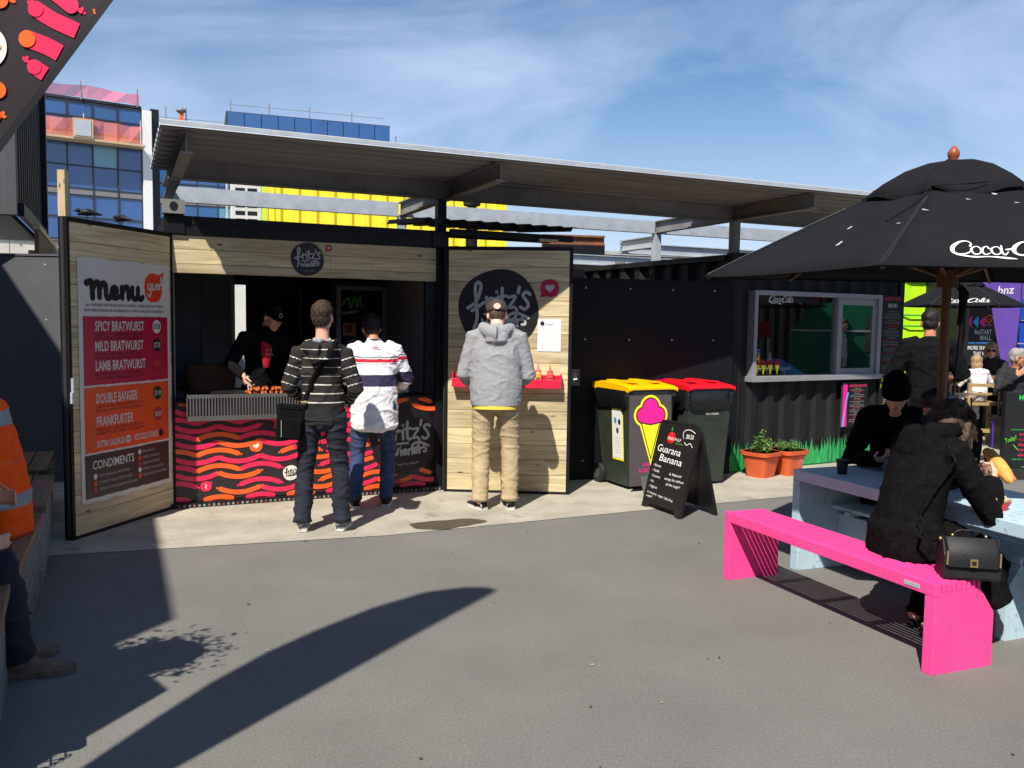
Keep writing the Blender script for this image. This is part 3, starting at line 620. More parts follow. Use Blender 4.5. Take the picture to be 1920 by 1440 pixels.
# bright yard wall seen through the slit at the back
mb=MB(); mb.box(-1.2,3.2,0,.15,0,2.4,'white'); o=mb.build('yard_wall'); place(o,FW(-.2,-4.4),FA); tag(o,'white wall glimpsed through the gap behind the stall','wall')
# bread roll and hot dog paper at cook's side
t=root('bread_roll','golden bread roll in white paper beside the cook','bread roll',FW(1.06,-.42,1.02),FA+.25)
mb=MB(); mb.loft([(-.09,0,0),(-.04,0,.012),(.03,0,.014),(.08,0,.004)],[.028,.036,.036,.026],'bun',n=12,side=(0,1,0),dome=1); mb.build('roll',t)
mb=MB(); mb.loft([(-.02,0,-.012),(.03,0,-.012),(.1,.0,-.0)],[.042,.046,.06],'paper',n=9,side=(0,1,0),cap=False,smooth=False); mb.box(-.07,.07,-.05,.05,-.11,-.06,'blackplastic'); mb.build('wrapper',t)

# ================================================================ steel canopy over the stall
cp=root('steel_canopy','long steel canopy with corrugated roof sheet on I beams above the stall','canopy',FO,FA)
mb=MB(); U0,U1=-.13,8.6; w0,w1=1.24,-.69; pr=[]
for i in range(10):
    y=-w0+i*.2
    for a,dz in ((0,0),(.11,.0),(.125,.04),(.185,.04)): pr.append((y+a,2.905+dz))
v=[(U0,y,z) for y,z in pr]+[(U1,y,z) for y,z in pr]; n=len(pr); mb.add(v,[(i,n+i,n+i+1,i+1) for i in range(n-1)],'roofsheet')
v=[(U0,y,z+.006) for y,z in pr]+[(U1,y,z+.006) for y,z in pr]; mb.add(v,[(i,i+1,n+i+1,n+i) for i in range(n-1)],'galv')
mb.build('roof_sheet',cp)
mb=MB(); 
for a,b in ((U0,2.16),(2.163,5.0),(5.003,U1)): mb.box(a,b,-w0-.012,-w0-.004,2.918,2.945,'galv')
mb.box(U0,U1,-w0-.012,-w0+.05,2.9455,2.95,'white'); mb.build('edge_trim',cp)
for u in (.045,2.45,5.80,8.3):
    mb=MB(); ibeam(mb,(u,-1.15,2.90),(u,1.60,2.90),.15,.085,'steel'); mb.build('cross_beam',cp)
mb=MB(); mb.box(-.02,8.4,.0,.09,2.742,2.75,'steel'); mb.box(-.02,8.4,.03,.045,2.75,2.903,'steel'); mb.build('purlin',cp)
for a,b in ((.09,2.405),(2.5,5.75),(5.85,8.25)):
    mb=MB(); mb.box(a,b,1.53,1.61,2.745,2.895,'galv'); mb.build('rear_beam',cp)
for u,y,z0,z1 in ((2.36,.045,0,2.742),(.045,1.57,2.44,2.75),(2.45,1.57,2.44,2.75),(5.80,.045,2.3,2.742),(5.80,1.57,2.2,2.75)):
    mb=MB(); mb.box(u-.042,u+.042,y-.045,y+.045,z0,z1,'black' if z0==0 else ('galv' if y>1 else 'steel')); mb.build('post',cp)
mb=MB(); mb.box(-.01,.16,-.09,.06,2.448,2.56,'steel'); mb.disc(.075,2.505,.033,.038,.002,'ink',front(0,-.09,0),n=20)
o=mb.build('corner_casting'); place(o,FW(-.06,.0),FA); tag(o,'grey steel corner block with oval hole on the stall roof','corner casting')
# second frame lower down at the rear
fr=root('rear_steel_frame','pale steel frame of beams standing behind the canopy','steel frame',FW(0,0),FA)
for a,b,y,z in ((5.9,8.6,2.6,2.72),(5.2,8.6,3.6,2.62)):
    mb=MB(); ibeam(mb,(a,y,z),(b,y,z),.15,.09,'galv'); mb.build('beam',fr)
mb=MB(); ibeam(mb,(5.9,2.55,2.74),(5.9,1.8,2.74),.15,.09,'galv'); mb.build('beam',fr)
for u,y in ((5.3,3.6),(8.4,3.6),(5.9,2.6)):
    mb=MB(); mb.box(u-.05,u+.05,y-.05,y+.05,0,2.46,'steel'); mb.build('post',fr)
# small corrugated awning and flue
aw=root('corrugated_awning','small dark corrugated awning sticking out above the logo door','awning',FO,FA)
mb=MB(); pr=[]; x=2.02
while x<3.55:
    for a,dz in ((0,0),(.05,0),(.075,.045),(.1,.05),(.125,.045)): pr.append((x+a,dz))
    x+=.165
v=[(a,-.32,2.475+dz) for a,dz in pr]+[(a-.03,.75,2.56+dz) for a,dz in pr]; n=len(pr); mb.add(v,[(i,i+1,n+i+1,n+i) for i in range(n-1)],'blackcorr'); mb.build('corrugated_sheet',aw)
mb=MB(); mb.box(2.41,3.7,-.1,-.05,2.40,2.46,'black'); mb.box(2.41,3.75,.5,.55,2.44,2.5,'black'); mb.box(3.3,3.5,-.16,-.104,2.385,2.41,'tan'); mb.build('bearer',aw)
fl=root('flue_pipe','black chimney flue with cowl rising behind the awning','flue',(-.49,10.0,0))
mb=MB(); mb.cyl((0,0,2.3),(0,0,2.86),.068,.068,'black'); mb.loft([(0,0,2.86),(0,0,2.875),(0,0,2.89)],[.068,.082,.06],'black',n=18); mb.cyl((0,0,2.89),(0,0,2.93),.055,.055,'black'); mb.build('pipe',fl)
mb=MB(); mb.loft([(0,0,2.93),(0,0,2.94),(0,0,3.02),(0,0,3.05)],[.09,.1,.1,.05],'rubber',n=20); mb.build('cowl',fl)
mb=MB(); mb.box(-.6,2.2,0,1.6,0,2.3,'blackwall'); o=mb.build('storage_box'); place(o,(-1.1,10.2,0),FA); tag(o,'dark shed volume behind the awning and logo door','shed')
# ================================================================ walls left and between
def wall(name,label,p0,p1,h,mat,th=.06,screws=True):
    a=math.atan2(p1[1]-p0[1],p1[0]-p0[0]); Ln=math.hypot(p1[0]-p0[0],p1[1]-p0[1]); r=root(name,label,'wall',(p0[0],p0[1],0),a)
    mb=MB(); n=max(1,round(Ln/1.2))
    for k in range(n): mb.box(Ln*k/n+.001,Ln*(k+1)/n-.001,0,th,0,h,mat)
    mb.box(0,Ln,-.01,th+.01,h+.001,h+.02,mat); mb.build('panel',r)
    mb=MB()
    for k in range(n*2):
        for z in (h-.08,h-.6,.2): mb.cyl((Ln*(k+.5)/n/2,-.003,z),(Ln*(k+.5)/n/2,0,z),.008,.008,'galv',n=8)
    mb.build('screw_heads',r); return r
wall('panel_fence','grey painted panel wall behind the hi-vis workers',(-7.6,8.05),(-3.0,8.25),2.165,'greywall')
wall('panel_fence','black painted panel fence between the logo door and the smoothie kiosk',(.5,8.635),(2.36,9.19),2.04,'blackwall')
# upper container at far left
uc=root('upper_container','black shipping container raised above the grey wall at far left','shipping container',(-4.576,7.996,2.52),FA)
mb=MB(); mb.box(-2.44,.0,.0,.06,0,2.6,'greywall'); mb.box(-.11,0,-.012,0,0,2.6,'greywall'); mb.box(-2.44,-.06,.06,3.0,2.55,2.6,'black'); mb.box(-2.44,-.06,.06,3.0,.0,.05,'black'); mb.build('end_frame',uc,bevel=.006)
mb=MB(); mb.M=Matrix.Rotation(R(90),4,'Z'); corr(mb,.06,2.94,.12,2.5,.0,'blackcorr',pitch=.22,depth=.045); mb.box(.06,2.96,.0,-.05,-.0,.12,'black'); mb.box(2.86,2.98,-.06,.06,-.02,2.6,'black'); mb.box(2.83,3.02,-.08,.08,-.16,.0,'black'); mb.build('side_wall',uc)
mb=MB(); mb.box(-.16,-.06,-.004,.0,1.05,1.17,'white'); mb.M=Matrix.Translation((0,-.012,0)); mb.build('sticker',uc)
sf=root('slatted_screen','brown vertical timber slat screen below the raised container','timber screen',(-4.6,8.35,1.75),R(115))
mb=MB()
for k in range(34): mb.box(k*.115,k*.115+.075,-.02,.02,0,.68,'brownslat')
mb.build('slats',sf); mb=MB(); mb.box(0,3.9,-.03,.03,.681,.73,'tan'); mb.build('top_rail',sf)
po=root('timber_post','bare timber post standing behind the open menu door','post',(-4.32,8.32,0)); mb=MB(); mb.box(-.035,.035,-.035,.035,0,2.98,'tan'); mb.build('post_shaft',po); mb=MB(); mb.box(-.036,.036,-.036,.036,2.981,2.99,'tan'); mb.build('post_cap',po)
for k,(u,z) in enumerate(((.22,2.30),(.58,2.30))):
    p=Matrix.Translation((-3.121,6.022,.004))@Matrix.Rotation(R(74.81),4,'Z')@Vector((u+.02,.03,z-.006))
    bd=root('starling','dark small bird perched on top of the menu door, '+('nearest its free edge' if k==0 else 'nearer the hinge'),'bird',p,R(200 if k==0 else 160),'birds on the menu door')
    mb=MB(); mb.loft([(.05,0,.035),(.025,0,.05),(-.02,0,.052),(-.055,0,.045),(-.1,0,.038)],[.008,.024,.026,.014,.006],'black',n=10,side=(0,1,0),dome=1); mb.blob((.055,0,.062),(.018,.015,.015),'black'); mb.loft([(.07,0,.062),(.092,0,.058)],[.006,.001],'rubber',n=6,side=(0,1,0)); mb.build('bird_body',bd)
    mb=MB(); mb.cyl((.0,.01,0),(.0,.01,.035),.003,.003,'rubber',n=6); mb.cyl((.0,-.01,0),(.0,-.01,.035),.003,.003,'rubber',n=6); mb.build('legs',bd)
# ================================================================ offices far behind
def office(name,label,p_right,ang,length,ztop,floors,zbase,bay,glass='officeglass',depth=14,net=None):
    r=root(name,label,'office building',(p_right[0],p_right[1],0),ang)
    mb=MB(); mb.box(-length,0,.2,depth,0,zbase,'facadeconc')
    for k in range(int(length/2)): mb.box(-2*k-2,-2*k-.04,.15,.2,.4,zbase-.1,'facadeconc')
    mb.build('base',r)
    mb=MB(); n=int(length/bay); rr=random.Random(3)
    for (z0,z1) in floors:
        for k in range(n):
            x1=-k*bay; x0=x1-bay
            for (a,b) in ((z0,z0+(z1-z0)*.5),(z0+(z1-z0)*.5,z1)):
                tl=rr.uniform(-.012,.012); mb.add([(x0+.03,.05,a+.02),(x1-.03,.05+tl,a+.02),(x1-.03,.05+tl,b-.02),(x0+.03,.05,b-.02)],[(0,1,2,3)],'brightglass' if rr.random()<.05 else glass)
    mb.box(-length,0,.12,depth,zbase+.001,ztop-.05,'mull'); mb.build('glazing',r)
    mb=MB()
    for k in range(n+1): mb.box(-k*bay-.03,-k*bay+.03,-.02,.1,zbase,ztop-.02,'mull')
    for (z0,z1) in floors:
        for z in (z0,(z0+z1)/2,z1): mb.box(-length,0,-.005,.095,z-.03,z+.03,'mull')
    mb.build('mullions',r)
    mb=MB(); pz=zbase
    for (z0,z1) in floors:
        if z0-pz>.12: mb.box(-length,0,.02,.118,pz+.03,z0-.03,'spandrel')
        pz=z1
    mb.box(-length,0,-.03,.25,ztop-.02,ztop+.1,'mull'); mb.build('spandrel',r); return r
def netp(mb,x0,x1,y,z0,z1,mat,seed):
    rr=random.Random(seed); n=40; v=[]
    for i in range(n+1):
        x=x0+(x1-x0)*i/n; v.append((x,y+rr.uniform(-.12,.12),z0+rr.uniform(-.05,.05)))
    for i in range(n+1):
        x=x0+(x1-x0)*i/n; v.append((x,y+rr.uniform(-.12,.12),z1+.05*math.sin(i*1.1)+rr.uniform(-.05,.05)))
    mb.add(v,[(i,i+1,n+2+i,n+1+i) for i in range(n)],mat)
oa=office('office_building','blue glazed office block with orange safety netting at upper left',(-19.25,45,0),R(34),24,12.3,[(5.45,7.65),(7.98,10.2),(10.75,12.2)],5.3,1.15)
mb=MB(); netp(mb,-24,-.1,-.8,10.32,11.2,'netting',1); mb.build('safety_net',oa)
mb=MB(); netp(mb,-24,-.1,-.1,12.42,12.95,'pinknet',2); mb.build('roof_net',oa)
mb=MB(); mb.box(-24,0,-.95,-.02,10.2,10.3,'tan')
for k in range(9): mb.cyl((-k*2.6-.2,-.85,10.3),(-k*2.6-.2,-.85,11.5),.03,.03,'galv',n=6); mb.cyl((-k*2.6-.2,-.1,12.3),(-k*2.6-.2,-.1,13.2),.03,.03,'steel',n=6)
mb.box(-3.3,-2.4,-1.0,-.96,10.3,11.2,'tan'); mb.box(-3.2,-2.5,-1.03,-1.0,10.38,11.12,'galv'); mb.build('scaffold',oa)
mb=MB(); mb.box(.02,.45,-.2,.4,5.3,12.2,'white'); mb.box(.5,.9,.2,2,5.0,12.4,'ink'); mb.build('corner_column',oa)
ob=office('office_building','blue glazed office block with roof plant room seen over the canopy',(-8.6,60,0),R(20),17.2,13.2,[(4.2,6.3),(6.8,8.8),(9.2,11.0),(11.3,13.1)],3.9,1.25)
mb=MB(); mb.box(-10.7,-.05,-.1,5,13.31,14.9,'mull')
for k in range(10): mb.box(-10.6+k*1.06,-9.6+k*1.06,-.14,-.1,13.35,14.85,'officeglass')
mb.build('plant_room',ob)
mb=MB(); netp(mb,-17,-10.8,-.2,13.3,13.8,'netting',5); mb.box(-17.2,-15.6,-.3,-.25,12.6,13.8,'orangepanel'); mb.build('safety_net',ob)
mb=MB()
for x in (-16,-14.3,-13.1,-10.4,-8,-5.4,-2.6): mb.cyl((x,.2,13.3 if x<-10.8 else 14.9),(x,.2,14.9 if x<-10.8 else 15.7),.035,.035,'steel',n=6)
mb.box(-17,-10.8,.18,.22,14.2,14.23,'steel'); mb.box(-10.5,-.4,.18,.22,15.4,15.43,'steel'); mb.box(-13.5,-13.25,0,.3,13.9,14.6,'orangepanel'); mb.blob((-13.4,.1,14.7),(.3,.3,.18),'steel')
mb.box(.1,.9,.5,2,12.2,13.4,'tan'); mb.cyl((.5,.5,12.2),(.5,.5,14.4),.04,.04,'steel',n=6); mb.build('rooftop_rails',ob)
# ================================================================ yellow container, air conditioner, bits behind the roof
yc=root('yellow_container','bright yellow shipping container stacked behind the stall','shipping container',(-4.3,15.2,1.9),R(17))
mb=MB(); corr(mb,.1,4.24,.12,2.52,.0,'yellow',pitch=.31,depth=.05); mb.box(0,.1,-.02,2.4,0,2.6,'yellow'); mb.box(4.24,4.34,-.02,2.4,0,2.6,'yellow'); mb.box(.1,4.24,-.02,2.4,2.52,2.6,'yellow'); mb.box(.1,4.24,-.02,2.4,0,.12,'yellow'); mb.build('body',yc)
mb=MB(); mb.box(-.02,4.36,.0,2.38,-1.9,-.01,'blackcorr'); mb.build('plinth',yc)
mb=MB(); mb.box(4.18,4.22,-.03,-.021,2.0,2.05,'ink'); mb.build('vent',yc)
ac=root('air_conditioner','cream louvred air conditioner unit beside the yellow container','air conditioner',(-4.85,14.9,2.9),R(17))
mb=MB(); mb.box(-.02,.5,0,.4,-.4,1.1,'acmetal'); mb.build('casing',ac,bevel=.02)
mb=MB()
for c in range(2):
    for k in range(10): mb.box(.06+c*.2,.22+c*.2,-.004,0,-.3+k*.13,-.23+k*.13,'ink')
mb.build('louvre',ac)
mb=MB(); mb.box(-.02,.5,0,.4,-2.9,-.41,'blackcorr'); mb.build('stand',ac)
lf=root('lift_platform','lime green lift platform glimpsed between canopy beams','lift platform',(-6.4,19,0),R(10))
mb=MB(); mb.box(0,.95,0,.6,3.62,3.74,'lime'); mb.box(.85,.95,-.02,.08,3.74,4.5,'lime'); mb.build('deck',lf); mb=MB()
for x in (.1,.35): mb.cyl((x,.1,3.74),(x,.1,4.9),.03,.03,'galv',n=6)
mb.box(.05,.9,.2,.4,0,3.6,'steel'); mb.build('mast',lf)
rb=root('rusty_beam','rust red steel beam lying behind the awning','steel beam',(.45,13.4,2.82),R(8)); mb=MB(); mb.box(0,.98,0,.12,0,.03,'rust'); mb.box(0,.98,.05,.07,.03,.12,'rust'); mb.box(0,.98,0,.12,.12,.15,'rust'); mb.build('beam_body',rb); mb=MB(); mb.box(0,.98,.0,.12,-2.82,-.002,'blackwall'); mb.build('support',rb)
gc=root('pale_container','pale grey rust streaked container behind the black fence','shipping container',(.9,13.9,0),R(16)); mb=MB(); corr(mb,0,4.0,.1,2.72,.0,'greycont',pitch=.28,depth=.05); mb.build('side_wall',gc); mb=MB(); mb.box(0,4,-.02,1.5,2.721,2.78,'greycont'); mb.build('top_rail',gc)
# ================================================================ smoothie kiosk
KA=R(29.15); KO=(2.42,9.313,0)
kk=root('smoothie_kiosk','black corrugated container kiosk with sliding window and painted grass','kiosk',KO,KA)
mb=MB(); corr(mb,.0,2.64,.1,.97,.0,'blackcorr',pitch=.255,depth=.04); corr(mb,.0,2.64,2.0,2.3,.0,'blackcorr',pitch=.255,depth=.04)
corr(mb,.0,.2,.97,2.0,.0,'blackcorr',pitch=.255,depth=.04); corr(mb,2.29,2.64,.97,2.0,.0,'blackcorr',pitch=.255,depth=.04)
mb.box(-.1,.0,-.03,.08,0,2.38,'black'); mb.box(2.64,2.72,-.03,.08,0,2.38,'black'); mb.box(.0,2.64,-.03,.05,0,.1,'black'); mb.box(.0,2.64,-.03,.05,2.3,2.38,'black'); mb.box(-.1,2.72,.08,5,2.3,2.33,'black'); mb.box(2.68,2.72,.08,5,0,2.3,'black')
mb.build('body',kk)
mb=MB(); mb.M=Matrix.Translation((-.1,0,0))@Matrix.Rotation(R(-90),4,'Z'); corr(mb,-5,-.08,.1,2.3,.0,'blackcorr',pitch=.3,depth=.06); mb.box(-5,-.08,-.03,.0,2.3,2.36,'black'); mb.build('side_wall',kk)
mb=MB(); a0,a1,z0,z1=.205,2.285,.985,1.99
mb.box(a0,a1,-.06,.06,z1-.05,z1,'alu'); mb.box(a0,a0+.05,-.06,.06,z0+.06,z1-.05,'alu'); mb.box(a1-.06,a1,-.06,.06,z0+.06,z1-.05,'alu'); mb.box(1.535,1.60,-.05,.04,z0+.06,z1-.05,'alu'); mb.box(a0-.02,a1+.02,-.09,.08,z0,z0+.06,'alu')
wf=mb.build('window_frame',kk,bevel=.004)
mb=MB(); mb.box(1.60,a1-.06,-.02,.0,z0+.06,z0+.13,'alu'); mb.box(1.60,a1-.06,-.02,.0,z1-.13,z1-.05,'alu'); mb.box(1.60,1.64,-.02,.0,z0+.13,z1-.13,'alu'); mb.box(a1-.12,a1-.06,-.02,.0,z0+.13,z1-.13,'alu'); mb.build('sliding_sash',wf)
GL=bpy.data.materials.new('kiosk_glass'); GL.use_nodes=True; t=GL.node_tree; t.nodes.clear(); o_=t.nodes.new('ShaderNodeOutputMaterial'); mxs=t.nodes.new('ShaderNodeMixShader'); tr=t.nodes.new('ShaderNodeBsdfTransparent'); tr.inputs[0].default_value=(.75,.8,.78,1); gs=t.nodes.new('ShaderNodeBsdfGlossy'); gs.inputs['Roughness'].default_value=.0; gs.inputs['Color'].default_value=(.9,.92,.9,1); mxs.inputs[0].default_value=.27
t.links.new(tr.outputs[0],mxs.inputs[1]); t.links.new(gs.outputs[0],mxs.inputs[2]); t.links.new(mxs.outputs[0],o_.inputs[0]); M['kglass']=GL
mb=MB(); mb.add([(a0+.05,.0,z0+.06),(1.535,.0,z0+.06),(1.535,.0,z1-.05),(a0+.05,.0,z1-.05)],[(0,1,2,3)],'kglass'); D=front(0,-.001,0)
mb.build('pane',kk)
mb=MB(); mb.add([(1.64,-.01,z0+.13),(a1-.12,-.01,z0+.13),(a1-.12,-.01,z1-.13),(1.64,-.01,z1-.13)],[(0,1,2,3)],'kglass'); mb.build('pane',kk)
mb=MB(); 
for k in range(4):
    x=.31+k*.105; 
    for dx,dy,r in ((-.022,.0,.022),(.022,.0,.022),(0,.024,.028)): mb.disc(x+dx,1.18+dy,r,r,.003+abs(dx)*.01,'marooncloth',D,n=14)
    mb.poly([(x-.036,1.165,.0042),(x,1.06,.0042),(x+.036,1.165,.0042)],'limeyellow',D)
coke(mb,.46,1.865,.075,.003,'chalk',D)
mb.text('50',.27,1.28,.07,.003,'signblue',D)
mb.build('window_stickers',kk)
# interior shapes
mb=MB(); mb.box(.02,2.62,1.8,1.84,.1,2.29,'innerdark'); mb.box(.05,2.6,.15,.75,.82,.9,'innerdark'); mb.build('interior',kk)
mb=MB(); mb.box(.7,.95,.02,.14,1.02,1.03,'signblue'); mb.add([(.78,.02,1.05),(1.12,.02,1.05),(1.0,.3,1.22),(.82,.3,1.22)],[(0,1,2,3)],'signblue'); mb.build('sill_book',kk)
# painted grass
mb=MB(); rr=random.Random(21); D=front(0,-.045,0)
def blades(x0,x1):
    mb.prism([(x0,.02),(x1,.02),(x1,.17),(x0,.17)],0,.003,'grassdark',M=D)
    x=x0
    while x<x1:
        h=rr.uniform(.22,.345); b=rr.uniform(.012,.02); tx=x+rr.uniform(-.03,.03); zz=.004+rr.random()*.004
        mb.poly([(x-b,.02,zz),(x+b,.02,zz),(x+b*.7+(tx-x)*.4,.02+(h-.02)*.6,zz),(tx,h,zz),(x-b*.7+(tx-x)*.4,.02+(h-.02)*.6,zz)],'grasspaint' if rr.random()<.75 else 'grassdark',D); x+=rr.uniform(.010,.02)
mb.box(-.1,2.66,-.044,-.03,.0,.022,'grassdark')
blades(-.08,2.6); mb.build('painted_grass',kk)
# posters
mb=MB(); D=front(0,-.052,0); mb.box(1.647,2.1,-.05,-.042,.42,.945,'foam'); mb.rect(1.65,2.097,.423,.942,.001,'ink',D); mb.poly([(1.655,.425,.002),(1.735,.425,.002),(1.735,.93,.002),(1.665,.94,.002)],'hotpink',D); mb.poly([(1.652,.425,.003),(1.685,.425,.003),(1.71,.65,.003),(1.765,.83,.003),(1.735,.83,.003)],'signcyan',D)
mb.text('SUPER FOOD SMOOTHIES',1.92,.895,.026,.002,'neonpink',D,align='c',w=.3,bold=True)
y=.87
for k in range(22):
    if k%5==2: mb.micro(1.91,y,.14,.012,.002,'neonpink',D,align='c',seed=k)
    else: mb.micro(1.91,y,.27 if k%3 else .12,.008,.002,'offwhite',D,align='c',seed=k)
    y-=.0195
mb.disc(2.065,.455,.014,.014,.002,'apple',D,n=12); mb.build('smoothie_poster',kk)
mb=MB(); mb.box(2.30,2.66,-.05,-.042,.5,1.99,'ink'); D=front(0,-.0505,0); mb.text('SMOOTHIES',2.48,1.93,.04,.002,'textred',D,align='c',w=.3,bold=True); mb.text('$8.00',2.48,1.845,.05,.002,'offwhite',D,align='c',w=.16)
y=1.79
for k in range(30):
    if k in (6,7,13,16,19,23): mb.micro(2.48,y,.25,.018,.002,'textred',D,align='c',seed=k+90)
    else: mb.micro(2.48,y,.3 if k%4 else .16,.012,.002,'textgrey',D,align='c',seed=k+90)
    y-=.0265
mb.text('SUPER FOOD',2.48,.945,.045,.002,'limeyellow',D,align='c',w=.3,bold=True); mb.text('SMOOTHIES',2.48,.875,.045,.002,'limeyellow',D,align='c',w=.32,bold=True); mb.text('$8.50',2.48,.80,.05,.002,'offwhite',D,align='c',w=.16)
y=.745
for k in range(10): mb.micro(2.48,y,.22,.014,.002,'limeyellow' if k%3==0 else 'offwhite',D,align='c',seed=k+140); y-=.025
mb.build('menu_board',kk)
# green retro caravan out to the right, reflected in the kiosk window
cv=root('green_caravan','green rounded caravan reflected in the kiosk window','caravan',(13.2,9.6,0),R(97))
mb=MB(); pr=[(-1.9,.35),(1.9,.35),(2.1,.9),(2.05,1.5),(1.7,2.0),(1.1,2.15),(-1.1,2.15),(-1.7,2.0),(-2.05,1.5),(-2.1,.9)]
mb.prism(pr,-1,1,'caravan',M=frame((0,0,0),(1,0,0),(0,-1,0))); mb.build('body',cv,bevel=.1); mb=MB(); mb.box(-.5,.6,-1.02,-1.0,1.1,1.8,'innerdark'); mb.box(-2.06,2.06,-1.03,-1.0,1.5,1.54,'galv'); mb.box(-2.06,2.06,1.0,1.03,1.5,1.54,'galv'); mb.box(-.5,.6,1.0,1.02,1.1,1.8,'innerdark'); mb.build('hatch',cv)
for s_ in (-1,1):
    mb=MB(); mb.cyl((.0,s_*.8,.33),(.0,s_*1.0,.33),.33,.33,'rubber',n=24); mb.build('wheel',cv)
mu=root('maroon_umbrella','maroon market umbrella reflected in the kiosk window','umbrella',(11.6,6.7,0)); mb=MB(); mb.loft([(0,0,2.1),(0,0,2.25),(0,0,2.75)],[1.5,1.48,.05],'marooncloth',n=8,smooth=False,cap=False); mb.build('canopy',mu); mb=MB(); mb.cyl((0,0,0),(0,0,2.75),.025,.025,'tan',n=8); mb.build('pole',mu)

for k,(x,y,w,a,l) in enumerate(((-11,-7.2,7,0,'dark container added behind the camera to block sky, left of the gap'),(-3.2,-7.6,6,0,'dark container added behind the camera to block sky, straight behind'),(3.6,-7.3,7,0,'dark container added behind the camera to block sky, right of the gap'))):  # added unseen behind the camera, to cut the sky's fill light
    r=root('added_yard_container','two high '+l,'shipping container',(x,y,0),a); mb=MB(); mb.M=Matrix.Rotation(math.pi,4,'Z')@Matrix.Translation((-w,0,0)); corr(mb,0,w,0,5.3,0,'blackcorr',pitch=.28,depth=.05); mb.build('wall',r); mb=MB(); mb.box(0,w,-2.4,-.06,5.25,5.3,'blackcorr'); mb.build('roof',r)

r=root('added_yard_container','two high dark container added out of frame to darken the kiosk window reflection','shipping container',(17.5,2,0),R(90)); mb=MB(); mb.M=Matrix.Rotation(math.pi,4,'Z')@Matrix.Translation((-12,0,0)); mb.M=Matrix(); corr(mb,0,12,0,5.2,0,'blackcorr',pitch=.28,depth=-.05); mb.build('wall',r); mb=MB(); mb.box(0,12,-2.4,-.06,5.15,5.2,'blackcorr'); mb.build('roof',r)  # added unseen, keeps bright sky out of the kiosk window reflection
r=root('reflection_table','cream table with bottles added out of frame for the window reflection','table',(10.6,7.2,0),R(15)); mb=MB(); mb.box(-.7,.7,-.4,.4,.72,.76,'cream'); mb.build('tabletop',r)  # table and bottles are unseen additions, clutter for the kiosk glass to reflect
for x in (-.6,.6):
    for y in (-.3,.3): mb=MB(); mb.box(x-.03,x+.03,y-.03,y+.03,0,.719,'tan'); mb.build('leg',r)
for k,(x,y,c) in enumerate(((10.3,7.2,'redsauce'),(10.5,7.3,'yellowsauce'),(10.8,7.15,'clearplastic'),(10.95,7.4,'white'))):
    mb=MB(); mb.loft([(0,0,z) for z in (0,.01,.16,.22,.3)],[.04,.045,.045,.02,.015],c,n=12); o=mb.build('reflection_bottle'); place(o,(x,y,.7605)); tag(o,('red','mustard yellow','clear','white')[k]+' bottle on the table added for the window reflection','bottle')
mb=MB(); mb.box(-.04,.04,-.9,.5,1.35,1.7,'marooncloth'); mb.box(-.03,.03,-.9,-.85,0,1.349,'alu'); mb.box(-.03,.03,.45,.5,0,1.349,'alu'); mb.text('to toasts old',0,0,.2,0,'offwhite',frame((-.045,.5,1.42),(0,-1,0),(-1,0,0))) if False else None
o=mb.build('reflection_barrier'); place(o,(12.0,6.6,0)); tag(o,'maroon cloth barrier added out of frame for the window reflection','barrier')  # barrier added only to show up mirrored in the kiosk glass
